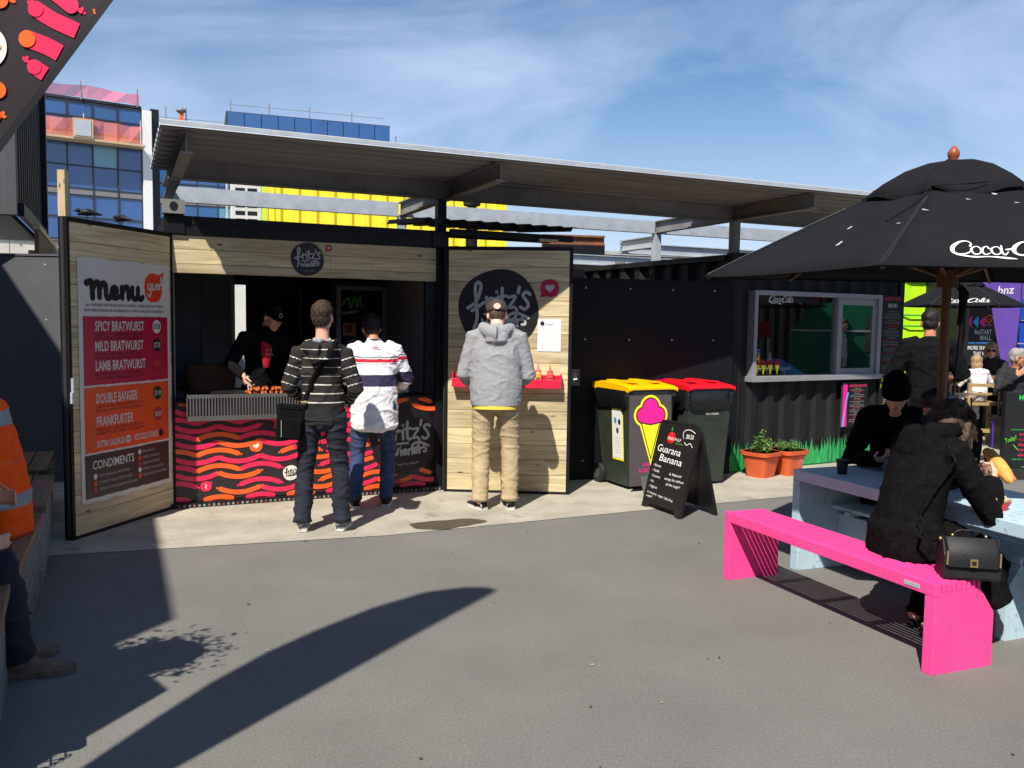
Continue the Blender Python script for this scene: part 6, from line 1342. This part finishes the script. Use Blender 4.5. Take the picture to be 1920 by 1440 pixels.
M['chino']=P('beige_chino',(.46,.35,.21),.9,var=.12,vs=10,bump=.2,bs=300,spec=.15)
M['blackcloth']=P('black_cloth',(.008,.008,.009),.9,var=.3,vs=14,bump=.3,bs=220,spec=.05)
M['charcoal']=P('charcoal_cloth',(.03,.03,.034),.9,var=.25,vs=14,bump=.3,bs=220,spec=.15)
M['darkgrey']=P('dark_grey_cloth',(.045,.045,.048),.9,var=.25,vs=14,bump=.3,bs=220,spec=.15)
M['wool']=P('black_wool',(.0075,.007,.0075),.95,var=.35,vs=30,bump=.5,bs=150,spec=.04)
M['whiteknit']=attr_mat('white_knit',[(0,(.72,.69,.68)),(.55,(.6,.4,.45)),(.6,(.72,.69,.68)),(.7,(.55,.38,.42)),(.73,(.74,.71,.7))])
M['redtee']=P('red_tee',S(190,30,48),.9,var=.15)
M['sneaker_grey']=P('sneaker_mesh',(.2,.22,.25),.7,var=.6,vs=40); M['sole_white']=P('sole_white',(.6,.58,.53),.7,var=.12,vs=20); M['sneaker_black']=P('sneaker_black',(.015,.015,.016),.8,var=.2)
M['hivis']=attr_mat('hi_vis',[(0,S(250,92,28)),(.45,(.3,.31,.33)),(.62,S(250,92,28))])
M['boot']=P('work_boot',(.16,.11,.08),.8,var=.35,vs=20)
M['capbrown']=P('cap_brown',(.055,.045,.045),.85,var=.15); M['yellowtee']=P('yellow_tee',S(235,200,70),.9,var=.1)
# ---- 1 man in striped hoodie
J,k=base_pose(1.655,.125)
J['el']=V(-.25,-.03,1.09);J['wl']=V(-.15,.17,.98);J['er']=V(.25,-.02,1.08);J['wr']=V(.17,.18,.98); J['head']=V(.0,.02,1.615); J['al']=V(-.15,-.02,.085); J['ar']=V(.14,.0,.085); J['kl']=V(-.13,.03,.49); J['kr']=V(.125,.03,.49)
sm,Rm=figure('man in a black and white striped hoodie queuing at the stall',(-1.42,6.42,.004),(-.06,1),J,k,'stripe_hoodie','denim_dark',lambda r,c,Rm,s:short_hair(r,c,Rm,'hair_brown',s,vox=.006),'skin',(4,0,-8),hood,vox=.0105,shoes=dict(up='sneaker_grey',sole='sole_white',stripe='sole_white'),topattr=lambda J,k:armband(J,k,.066),hem=.86,face_=False,leg=(.094,.072,.066))
n=J['neck']; mb=MB(); mb.loft([n+V(-.055,-.035,.035),n+V(0,-.065,.03),n+V(.06,-.035,.035)],[.022,.026,.022],'ink',n=10,dome=.6); fuse(mb,'hood_lining',sm,.008,'grey_fleece',2)
mb=MB(); mb.loft([(0,.0,.855),(0,.0,.93)],[(.168,.128),(.17,.13)],'charcoal',n=24,cap=False); mb.build('waistband',sm)
bgm=root('shoulder_bag','black shoulder bag hanging at the hip of the man in the striped hoodie','bag',(-1.42,6.42,.004),sm.rotation_euler.z)
mb=MB(); mb.M=Matrix.Translation((-.225,-.09,.84))@Matrix.Rotation(R(20),4,'Z')@Matrix.Rotation(R(5),4,'Y'); mb.box(-.092,.092,-.05,.05,-.13,.12,'blackcloth'); mb.box(-.075,.075,-.075,-.055,-.12,.03,'blackcloth'); mb.box(-.094,.094,-.054,.054,.09,.13,'blackcloth'); mb.build('bag_body',bgm,bevel=.012)
mb=MB(); mb.M=Matrix.Translation((-.225,-.09,.84))@Matrix.Rotation(R(20),4,'Z'); mb.cyl((.075,-.06,.145),(.11,-.062,.15),.012,.012,'goldmetal',n=10); mb.stroke([(-.075,-.1),(-.075,.02)],.004,.0,'textgrey',front(0,-.078,0)); mb.build('buckle',bgm)
mb=MB(); pts=[V(-.14,-.12,.98),V(-.07,-.142,1.12),V(.02,-.15,1.27),V(.085,-.15,1.38),V(.115,-.10,1.47),V(.115,-.02,1.5),V(.09,.09,1.42),V(-.05,.15,1.2),V(-.17,.12,1.0)]
tp_=[c for c in sm.children if c.name.startswith('top')][0]; pts=snap(tp_,catmull(pts,5),.004)
mb.loft(pts,[(.021,.004)]*len(pts),'blackcloth',n=8,side=(1,0,.35)); mb.build('strap',bgm)
# ---- 2 man in white rugby shirt
J,k=base_pose(1.72,.13)
for q in ('pel','waist'): J[q]+=V(0,.02,0)
J['chest']+=V(0,.07,-.03);J['sho']+=V(0,.13,-.06);J['neck']+=V(-.005,.16,-.07);J['head']+=V(-.03,.21,-.085)
for s in 'lr': J['s'+s]+=V(0,.13,-.06)
J['el']=V(-.27,.17,1.1);J['wl']=V(-.14,.38,1.02);J['er']=V(.275,.17,1.09);J['wr']=V(.22,.38,.99)
J['al']=V(-.16,-.03,.085);J['ar']=V(.1,.02,.085);J['kl']=V(-.14,.06,.48);J['kr']=V(.12,.08,.48)
def rugby(J,k):
    def f(co):
        z=co[:,2]/k; ax=np.abs(co[:,0]); z=np.where(ax>.2,z-.02,z); return np.clip((z-.6)/1.0,0,1)
    return f
Wt=(.74,.74,.77); NV=(.035,.03,.07); RD=S(190,45,62); GR=(.16,.15,.18)
q=lambda z:(z-.6)
M['rugby']=attr_mat('rugby_shirt',[(0,Wt),(q(1.06),NV),(q(1.155),Wt),(q(1.245),GR),(q(1.253),Wt),(q(1.261),RD),(q(1.292),Wt),(q(1.30),GR),(q(1.312),Wt)],bump=.05)
wm,Rm=figure('man in a white rugby shirt with navy and red bands at the counter',(-1.17,7.28,.004),(-.16,1),J,k,'rugby','denim_blue',lambda r,c,Rm,s:short_hair(r,c,Rm,'hair_dark',s,1.05),'skin_tan',(-18,0,12),collar,vox=.0115,shoes=dict(up='sneaker_black',sole='sole_white'),topattr=rugby,hem=.70,toprad=[(.205,.168),(.198,.158),(.187,.135),(.198,.13),(.17,.105),(.08,.075)],tw=1.0,sl=1.12,sleeve=5,face_=False,topfold=.008)
mb=MB(); nn=J['neck']; mb.loft([nn+V(0,-.01,-.015),nn+V(0,.0,.03)],[(.086,.09),(.072,.078)],'signblue',n=20,cap=False); o=mb.build('collar',wm); o.data.materials[0]=P('navy_collar',(.04,.04,.07),.9)
mb=MB(); D=frame(J['sho']+V(0,-.128,.012),(1,0,0),(0,-1,.45)); mb.text('A',-.03,.0,.03,.012,'ink',D,w=.02,bold=True); mb.stroke([(-.01,.025),(.03,.03)],.008,.012,'textred',D); mb.stroke([(-.01,.01),(.04,.012)],.006,.012,'textred',D); mb.stroke([(-.005,-.003),(.03,-.005)],.006,.012,'textred',D); mb.build('shirt_emblem',wm)
# ---- 3 man in grey hoodie
J,k=base_pose(1.83,.12)
for s_,d in (('chest',.02),('sho',.04),('neck',.07)): J[s_]+=V(0,d,-.01)
J['head']+=V(0,.12,-.055)
for s in 'lr': J['s'+s]+=V(0,.04,-.015)
J['sl'].x=-.19;J['sr'].x=.19
J['el']=V(-.275,.03,1.15);J['wl']=V(-.22,.24,1.05);J['er']=V(.28,.04,1.14);J['wr']=V(.2,.25,1.07); J['al']=V(-.125,-.02,.09);J['ar']=V(.125,.02,.09);J['kl']=V(-.12,.04,.53);J['kr']=V(.13,.05,.53)
def ghair(r,c,Rm,s): short_hair(r,c,Rm,'hair_mid',s*.94,.97,.0095); cap(r,c,Rm,'capbrown',s*1.05,False,back=True,tilt=4)
gm,Rm=figure('man in grey hoodie, beige chinos and brown cap facing the sauce shelf',(-.135,7.25,.004),(0.0,1),J,k,'grey_fleece','chino',ghair,'skin_pale',(-20,0,0),hood,vox=.0105,shoes=dict(up='sneaker_black',sole='sole_white',stripe='sole_white',sock='sneaker_black',yaw={'l':.55,'r':.2}),hem=.86,face_=False,leg=(.1,.078,.064),botfold=.0038,topfold=.0045,toprad=[(.205,.16),(.215,.155),(.205,.14),(.205,.135),(.175,.105),(.08,.07)])
mb=MB(); mb.loft([(0,-.01,.825*k),(0,-.005,.9*k)],[(.185*k,.155*k),(.185*k,.15*k)],'yellowtee',n=24,cap=False); mb.build('shirt_tail',gm)
mb=MB(); mb.loft([(0,.005,.862*k),(0,.005,.905*k)],[(.205*k,.166*k),(.208*k,.164*k)],'grey_fleece',n=28,cap=True); mb.build('waistband',gm,bevel=.008)
# ---- 4 cook
J,k=base_pose(1.72,.13)
J['waist']+=V(0,.02,0);J['chest']+=V(.0,.07,-.01);J['sho']+=V(0,.10,-.02);J['neck']+=V(0,.13,-.015);J['head']=V(-.06,.20,1.565)
for s in 'lr': J['s'+s]+=V(0,.10,-.02)
J['er']=V(.31,.10,1.13);J['wr']=V(.24,.33,1.045);J['el']=V(-.27,.12,1.12);J['wl']=V(-.2,.33,1.03)
def cookhair(r,c,Rm,s): short_hair(r,c,Rm,'hair_dark',s*.95,.98,.0095); cap(r,c,Rm,'blackcloth',s,True,'greyprint')
ck,Rm=figure('cook in black jacket, red tee and black cap turning sausages with tongs',FW(.80,-.62,.05),(math.sin(FA)+.12,-math.cos(FA)),J,k,'blackcloth','blackcloth',cookhair,'skin',(-24,0,22),collar,hands={'r':((-.15,.35,-.9),(-1,.1,0),(.2,1,.2),(.7,.8,.5)),'l':((.3,.8,-.2),(0,0,-1),(1,0,0),(.3,.4,.3))},vox=.011,hem=.8)
mb=MB(); c=J['chest']; mb.loft([c+V(0,.095,.1),c+V(0,.118,.0),c+V(0,.112,-.14)],[(.05,.02),(.05,.02),(.03,.015)],'redtee',n=12,dome=.5); mb.micro(-.0,.0,.06,.02,.0,'offwhite',frame(c+V(-.02,.142,.01),(-1,0,0),(0,1,0)),align='c',seed=2); mb.micro(0,-.04,.06,.02,.0,'offwhite',frame(c+V(-.02,.142,.01),(-1,0,0),(0,1,0)),align='c',seed=5); mb.build('tee_front',ck)
tg=root('tongs','steel tongs held by the cook over the sausages','tongs',FW(.80,-.62,.05),ck.rotation_euler.z)
w=J['wr']; mb=MB()
for s in (-1,1): mb.loft([w+V(-.03,.05,-.02),w+V(-.035+s*.012,.075,-.1),w+V(-.04+s*.018,.1,-.17)],[(.008,.002)]*3,'wire',n=6)
mb.build('tong_arms',tg); mb=MB(); mb.blob(w+V(-.028,.046,-.01),(.012,.006,.012),'wire'); mb.build('hinge',tg)
# ---- 5 woman on the pink bench
def seated(k,seat=.43,lean=.1,spread=.09,thigh=.42):
    J={}; z=seat+.10; J['pel']=V(0,0,z); J['waist']=V(0,lean*.12,z+.16); J['chest']=V(0,lean*.55,z+.34); J['sho']=V(0,lean*.9,z+.48); J['neck']=V(0,lean*1.15,z+.535); J['head']=V(0,lean*1.5+.03,z+.665)
    for s,n in ((-1,'l'),(1,'r')):
        J['s'+n]=V(s*.16,lean*.9,z+.465); J['e'+n]=V(s*.23,lean+.1,z+.22); J['w'+n]=V(s*.14,lean+.33,z+.22); J['h'+n]=V(s*.085,.03,z-.0); J['k'+n]=V(s*spread,thigh,z+.01); J['a'+n]=V(s*spread,thigh+.0,.085)
    for q in J: J[q]=V(J[q].x*k,J[q].y*k,(J[q].z-z)*k+z) if q[0]!='a' else J[q]
    return J
k=.97; J=seated(k,.43,.14,.08,.38)
J['head']+=V(.0,.05,-.075); J['er']=V(.27,.28,.66);J['wr']=V(.12,.45,.80);J['el']=V(-.24,.26,.68);J['wl']=V(-.06,.46,.80); J['al']=V(-.06,.16,.085);J['ar']=V(.08,.1,.085); J['kl']=V(-.07,.33,.48); J['kr']=V(.08,.33,.48)
def whair(r,c,Rm,s):
    c=Vector(c); g=lambda x,y,z: c+Rm@(Vector((x,y,z))*s); mb=MB(); mb.blob(g(0,-.02,.04),(.095*s,.11*s,.095*s),'ink',Rm); mb.blob(g(0,-.065,-.03),(.105*s,.075*s,.1*s),'ink',Rm); mb.blob(g(.02,-.07,-.11),(.095*s,.06*s,.06*s),'ink',Rm)
    mb.loft([g(.08,-.01,.02),g(.105,-.01,-.06),g(.1,.0,-.15),g(.11,.02,-.2)],[.03*s,.034*s,.028*s,.008],'ink',n=8,dome=1); mb.loft([g(-.08,-.01,.02),g(-.1,-.01,-.06),g(-.09,.0,-.13)],[.03*s,.034*s,.02*s],'ink',n=8,dome=1)
    strands(fuse(mb,'hair',r,.008,'hair_mid',3,hairdisp(.014,30)),3200,.06,.0016,1.5,5); mb=MB(); mb.M=Matrix.Translation(g(0,-.06,.125))@Rm.to_4x4(); mb.box(-.03,.03,-.012,.012,-.01,.012,'galv'); mb.build('hair_clip',r,bevel=.004)
def coat(mb,J,k,Rm):
    n=J['neck']; mb.loft([n+V(-.09,.05,.03),n+V(-.11,-.03,.03),n+V(-.05,-.09,.02),n+V(.05,-.09,.02),n+V(.11,-.03,.03),n+V(.09,.05,.03)],[.04,.05,.055,.055,.05,.04],'ink',n=10,dome=.6)
    mb.loft([n+V(0,-.1,0),n+V(0,-.14,-.09),n+V(0,-.12,-.15)],[(.12,.045),(.11,.045),(.05,.03)],'ink',n=12,dome=.5)
    p=J['pel']; mb.loft([p+V(0,-.02,.08),p+V(0,.0,-.0),p+V(0,.02,-.055)],[(.2,.14),(.225,.17),(.235,.19)],'ink',n=18,dome=.3)
    mb.loft([p+V(.0,.1,-.02),p+V(.0,.3,-.03)],[(.19,.09),(.19,.085)],'ink',n=14,dome=.3)
    mb.loft([p+V(.2,.1,-.04),p+V(.33,.19,-.16),p+V(.40,.23,-.27)],[(.1,.045),(.13,.05),(.08,.03)],'ink',n=12,side=(0,1,0),dome=.4)
    mb.loft([p+V(.1,.34,-.03),p+V(.16,.4,-.16),p+V(.18,.4,-.27)],[(.14,.04),(.15,.04),(.1,.02)],'ink',n=12,side=(1,0,0),dome=.4)
BD=(.93,.367); WS=(2.06,4.40,.0)
wo,Rm=figure('woman in a black hooded coat eating a hot dog on the pink bench',WS,BD,J,k,'wool','blackcloth',whair,'skin_pale',(-32,0,4),coat,hands={'r':((-.35,.75,.45),(-.6,-.2,.2),(0,.3,1),(.8,.7,.4)),'l':((.4,.8,.4),(.6,-.2,.2),(0,.3,1),(.8,.7,.4))},vox=.0115,hem=.5,seat=True,tw=1.02,sl=1.06,toprad=[(.19,.15),(.185,.14),(.18,.135),(.19,.13),(.175,.11),(.09,.08)],face_=True,leg=(.085,.06,.045),cuffs=False,topfold=.0045)
mb=MB(); 
for n_ in 'lr': a_=J['a'+n_]; mb.loft([a_+V(0,-.03,-.06),a_+V(0,.03,-.055),a_+V(0,.12,-.065),a_+V(0,.17,-.072)],[(.03,.022),(.034,.026),(.036,.018),(.02,.01)],'leather',n=12,dome=.8)
mb.build('shoes',wo)
WM=Matrix.Translation(WS)@Matrix.Rotation(wo.rotation_euler.z,4,'Z')
hp=WM@((J['wr']+J['wl'])/2+V(.05,.085,.075)); hd_=root('hot_dog','long baguette hot dog held in both hands by the woman','hot dog',hp,wo.rotation_euler.z+R(-20))
mb=MB(); mb.M=Matrix.Rotation(R(28),4,'Y'); mb.loft([(-.12,0,0),(-.06,0,.006),(.0,0,.008),(.07,0,.004),(.11,0,-.002)],[.026,.033,.035,.034,.026],'bun',n=16,side=(0,1,0),dome=1); mb.build('bun',hd_)
mb=MB(); mb.M=Matrix.Rotation(R(28),4,'Y'); mb.loft([(-.12,.022,.012),(0,.024,.018),(.125,.018,.008)],[.011,.012,.011],'sausage2',n=10,side=(0,1,0),dome=1); mb.build('sausage',hd_)
def bag_w():
    p=Vector((2.165,3.99,.432)); b=root('handbag','black leather handbag with gold clasp on the end of the pink bench','handbag',p,R(-12)); b.scale=(.9,.9,.92)
    mb=MB(); pr=[(-.085,0),(.085,0),(.075,.12),(.03,.2),(-.03,.2),(-.075,.12)]; mb.prism(pr,-.135,.135,'leather',M=frame((0,0,0),(0,1,0),(1,0,0))); mb.build('bag_body',b,bevel=.015)
    mb=MB(); mb.loft([(-.0,-.03,.205),(0,-.075,.165),(0,-.092,.11),(0,-.094,.07)],[(.128,.006)]*4,'leather',n=8,side=(1,0,0),power=6); mb.build('flap',b)
    mb=MB(); mb.box(-.018,.018,-.108,-.1,.075,.115,'goldmetal'); mb.box(-.01,.01,-.112,-.108,.085,.105,'leather')
    mb.build('clasp',b)
    for x in (-.125,.125): mb=MB(); mb.box(x-.004,x+.004,-.104,-.094,.08,.15,'goldmetal'); mb.build('corner_trim',b)
    for x,z_ in ((-.08,.21),(.08,.21),(-.137,.19),(.137,.19)): mb=MB(); mb.blob((x,0,z_),(.009,.009,.01),'goldmetal'); mb.build('strap_ring',b)
    mb=MB(); mb.loft(catmull([(-.08,0,.205),(-.05,0,.235),(.05,0,.235),(.08,0,.205)],5),[.007]*16,'leather',n=8); mb.build('handle',b)
    I=(Matrix.Translation(p)@Matrix.Rotation(R(-12),4,'Z')).inverted(); mb=MB()
    tp_=[c for c in wo.children if c.name.startswith('top')][0]
    q_=[V(.26,-.14,.58),V(.2,-.16,.60)]+snap(tp_,catmull([V(.19,-.16,.66),V(.21,-.16,.74),V(.27,-.13,.85),V(.3,-.05,.97),V(.2,.05,1.05),V(.1,.1,1.06)],5),.005)
    cp_=catmull([(-.137,0,.19)]+[tuple(I@(WM@q)) for q in q_],2); mb.loft(cp_,[(.009,.003)]*len(cp_),'blackcloth',n=8,side=(1,0,0)); mb.build('strap',b)
bag_w()
# ---- 6 man in beanie at the table end
k=1.0; J=seated(k,.43,.2,.12,.42); J['head']+=V(0,.02,-.03); J['er']=V(.27,.27,.7);J['wr']=V(.09,.50,.74);J['el']=V(-.27,.27,.7);J['wl']=V(-.07,.50,.74); J['al']=V(-.12,.36,.085);J['ar']=V(.12,.36,.085)
def beanie(r,c,Rm,s):
    c=Vector(c); mb=MB(); mb.M=Matrix.Translation(c)@Rm.to_4x4(); mb.loft([(0,-.005,.005),(0,-.01,.06),(0,-.018,.11),(0,-.025,.15),(0,-.028,.165)],[(.085,.106),(.09,.108),(.076,.09),(.04,.05),(.01,.01)],'wool',n=24); mb.loft([(0,-.005,-.005),(0,-.008,.045)],[(.091,.112),(.093,.112)],'wool',n=24); mb.build('beanie',r)
BS=(2.69,5.98,.0); bf_=(-.42,-.9)
be,Rm=figure('man in a black beanie looking at his phone at the shaded table end',BS,bf_,J,k,'blackcloth','blackcloth',beanie,'skin',(-26,0,0),collar,hands={'r':((-.5,.7,.1),(-.3,0,.9),(0,1,.3),(.6,.7,.4)),'l':((.5,.7,.1),(.3,0,.9),(0,1,.3),(.6,.7,.4))},vox=.0125,seat=True,sl=1.1)
BM=Matrix.Translation(BS)@Matrix.Rotation(be.rotation_euler.z,4,'Z'); mb=MB(); mb.M=Matrix.Rotation(R(48),4,'X'); mb.box(-.037,.037,-.005,.005,-.07,.07,'phoneglass'); o=mb.build('mobile_phone',bevel=.003); place(o,BM@V(.01,.60,.775),be.rotation_euler.z); tag(o,'pale backed mobile phone held by the man in the beanie','phone')
st2=root('stool','low stool under the man in the beanie','stool',(2.69,5.98,0),R(20)); mb=MB(); mb.box(-.18,.18,-.18,.18,.39,.425,'lavender'); mb.build('seat',st2)
for x in (-.15,.15):
    for y in (-.15,.15): mb=MB(); mb.box(x-.02,x+.02,y-.02,y+.02,0,.389,'lavender'); mb.build('leg',st2)
# ---- 7 dark haired person across the table
k=.95; J=seated(k,.43,.12,.1,.4); J['head']+=V(0,.02,-.06); J['al']=V(-.1,.3,.085);J['ar']=V(.1,.3,.085)
figure('dark haired person in black sitting across the table behind the woman',(2.83,5.36,.0),(-.93,-.367),J,k,'blackcloth','blackcloth',lambda r,c,Rm,s:short_hair(r,c,Rm,'hair_dark',s*1.08,1.1,.012),'skin_tan',(-25,0,0),collar,vox=.016,seat=True)
# ---- 8 standing man in black, seen from behind
J,k=base_pose(1.76,.14); J['el']=V(-.31,.03,1.13);J['wl']=V(-.2,.2,1.05);J['er']=V(.31,.03,1.13);J['wr']=V(.2,.2,1.05)
figure('broad man in black tee standing with his back turned behind the umbrella pole',(4.0,8.25,.004),(.35,1),J,k,'blackcloth','darkgrey',lambda r,c,Rm,s:short_hair(r,c,Rm,'hair_dark',s,1.0,.01),'skin_tan',(-8,0,0),None,vox=.014,sleeve=4,hem=.84,tw=1.12,sl=1.25,face_=False,shoes=dict(up='sneaker_black',sole='sneaker_black'))
# ---- 9 to 11 seated family in the far yard
def shades(r,c,Rm,s):
    c=Vector(c); g=lambda x,y,z: c+Rm@(Vector((x,y,z))*s); mb=MB()
    for q in (-1,1): mb.blob(g(q*.031,.093,.008),(.028*s,.008*s,.019*s),'ink',Rm,n=12,m=8); mb.loft([g(q*.058,.085,.014),g(q*.078,.0,.012)],[.003,.003],'ink',n=6)
    mb.loft([g(-.01,.1,.012),g(.01,.1,.012)],[.003,.003],'ink',n=6); mb.build('sunglasses',r)
k=1.0; J=seated(k,.46,.02,.14,.42); J['er']=V(.28,.12,.80);J['wr']=V(.07,.20,1.0); J['wl']=V(-.2,.3,.75); J['al']=V(-.35,.62,.10);J['ar']=V(.1,.5,.10);J['kl']=V(-.2,.38,.55)
def mh(r,c,Rm,s): short_hair(r,c,Rm,'hair_grey',s,1,.01); shades(r,c,Rm,s)
figure('grey haired man in sunglasses touching his chest at the right edge',(6.62,11.3,.0),(-.1,-1),J,k,'charcoal','blackcloth',mh,'skin_tan',(-4,0,68),None,hands={'r':((-.7,.2,.6),(-.2,-1,0),(0,0,1),(.3,.4,.3))},vox=.014,seat=True,shoes=dict(up='sneaker_black',sole='sneaker_black'))
t=root('stool','black box stool under the grey haired man','stool',(6.64,11.38,0)); mb=MB(); mb.box(-.2,.2,-.16,.2,.41,.455,'blackplastic'); mb.build('seat',t,bevel=.01); mb=MB(); mb.box(-.17,.17,-.13,.17,0,.409,'blackplastic'); mb.build('box',t)
k=.95; J=seated(k,.55,.12,.1,.4); J['al']=V(-.1,.35,.1);J['ar']=V(.1,.35,.1)
def wh2(r,c,Rm,s):
    c=Vector(c); g=lambda x,y,z: c+Rm@(Vector((x,y,z))*s); mb=MB(); mb.blob(g(0,-.02,.045),(.09*s,.1*s,.09*s),'ink',Rm); mb.blob(g(0,-.05,-.03),(.092*s,.07*s,.09*s),'ink',Rm); mb.loft([g(.08,.02,.05),g(.09,.02,-.06)],[.022*s,.02*s],'ink',n=8,dome=1); mb.loft([g(-.08,.02,.05),g(-.09,.02,-.06)],[.022*s,.02*s],'ink',n=8,dome=1); mb.blob(g(0,.06,.09),(.06*s,.03*s,.03*s),'ink',Rm); fuse(mb,'hair',r,.01,'hair_blond',2,hairdisp(.008,40)); shades(r,c,Rm,s)
figure('woman with light brown fringe, sunglasses and dark jacket at the far table',(7.22,12.9,.0),(-.6,-.8),J,k,'charcoal','blackcloth',wh2,'skin',(-6,0,10),collar,vox=.015,seat=True)
t=root('stool','black box stool under the woman in sunglasses','stool',(7.26,12.95,0)); mb=MB(); mb.box(-.18,.18,-.18,.18,.49,.55,'blackplastic'); mb.build('seat',t); mb=MB(); mb.box(-.15,.15,-.15,.15,0,.489,'blackplastic'); mb.build('box',t)
k=.66; J=seated(k,.595,.12,.1,.4); J['al']=V(-.08,.3,.34);J['ar']=V(.1,.3,.34); J['er']=V(.22,.12,.82);J['wr']=V(.1,.31,.87);J['el']=V(-.2,.14,.82);J['wl']=V(-.1,.31,.87)
def chair_hair(r,c,Rm,s):
    c=Vector(c); g=lambda x,y,z: c+Rm@(Vector((x,y,z))*s); mb=MB(); mb.blob(g(0,-.02,.045),(.088*s,.1*s,.09*s),'ink',Rm); mb.blob(g(0,-.05,-.04),(.09*s,.07*s,.1*s),'ink',Rm); fuse(mb,'hair',r,.009,'hair_blond',2,hairdisp(.008,40))
figure('child with fair hair in a white patterned jumper on the wooden chair',(CH[0],CH[1]+.02,.0),(.1,1),J,k,'whiteknit','whiteknit',chair_hair,'skin_pale',(0,0,-6),None,vox=.013,seat=True,face_=False,headscale=1.25,topattr=lambda J,k:(lambda co:np.clip((co[:,2]-.7)/.5,0,1)))
# ---- 12, 13 workers in hi-vis at left
def vest(J,k):
    def f(co): v=(co[:,2]-.42)/.42; return v-np.floor(v)
    return f
k=1.17; J=seated(k,.45,.1,.14,.44); J['al']=V(-.14,.36,.09);J['ar']=V(.16,.38,.09); J['el']=V(-.27,-.06,.66);J['wl']=V(-.2,.26,.62);J['er']=V(.27,.0,.68);J['wr']=V(.2,.3,.66)
figure('worker in orange hi-vis with grey bands sitting at left, farther along',(-2.69,4.45,.0),(-.92,-.2),J,k,'hivis','denim_dark',lambda r,c,Rm,s:short_hair(r,c,Rm,'hair_mid',s,1,.012),'skin',(-10,0,0),collar,vox=.013,seat=True,tw=1.08,sl=1.15,shoes=dict(up='boot',sole='boot'),topattr=vest,leg=(.1,.08,.07),group='workers in hi-vis')
k=1.03; J=seated(k,.45,.1,.14,.44); J['al']=V(-.14,.48,.09);J['ar']=V(.08,.56,.09); J['kl']=V(-.14,.48,.5); J['kr']=V(.1,.52,.5); J['er']=V(.3,.24,.60);J['wr']=V(.2,.44,.62)
figure('worker in orange hi-vis nearest the camera at the left edge, only elbow in view',(-2.72,3.54,.0),(.9,.42),J,k,'hivis','denim_dark',lambda r,c,Rm,s:short_hair(r,c,Rm,'hair_mid',s,1,.012),'skin',(-10,0,0),collar,vox=.014,seat=True,tw=1.05,sl=1.15,shoes=dict(up='boot',sole='boot'),topattr=vest,leg=(.1,.08,.07),group='workers in hi-vis')
J,k=base_pose(1.75,.13)
figure('person in cream shirt reflected in the kiosk window',(12.3,8.5,.0),(-.3,1),J,k,'whiteknit','chino',lambda r,c,Rm,s:short_hair(r,c,Rm,'hair_mid',s,1,.014),'skin',(0,0,0),None,vox=.022,topattr=lambda J,k:(lambda co:co[:,2]*0+.1))
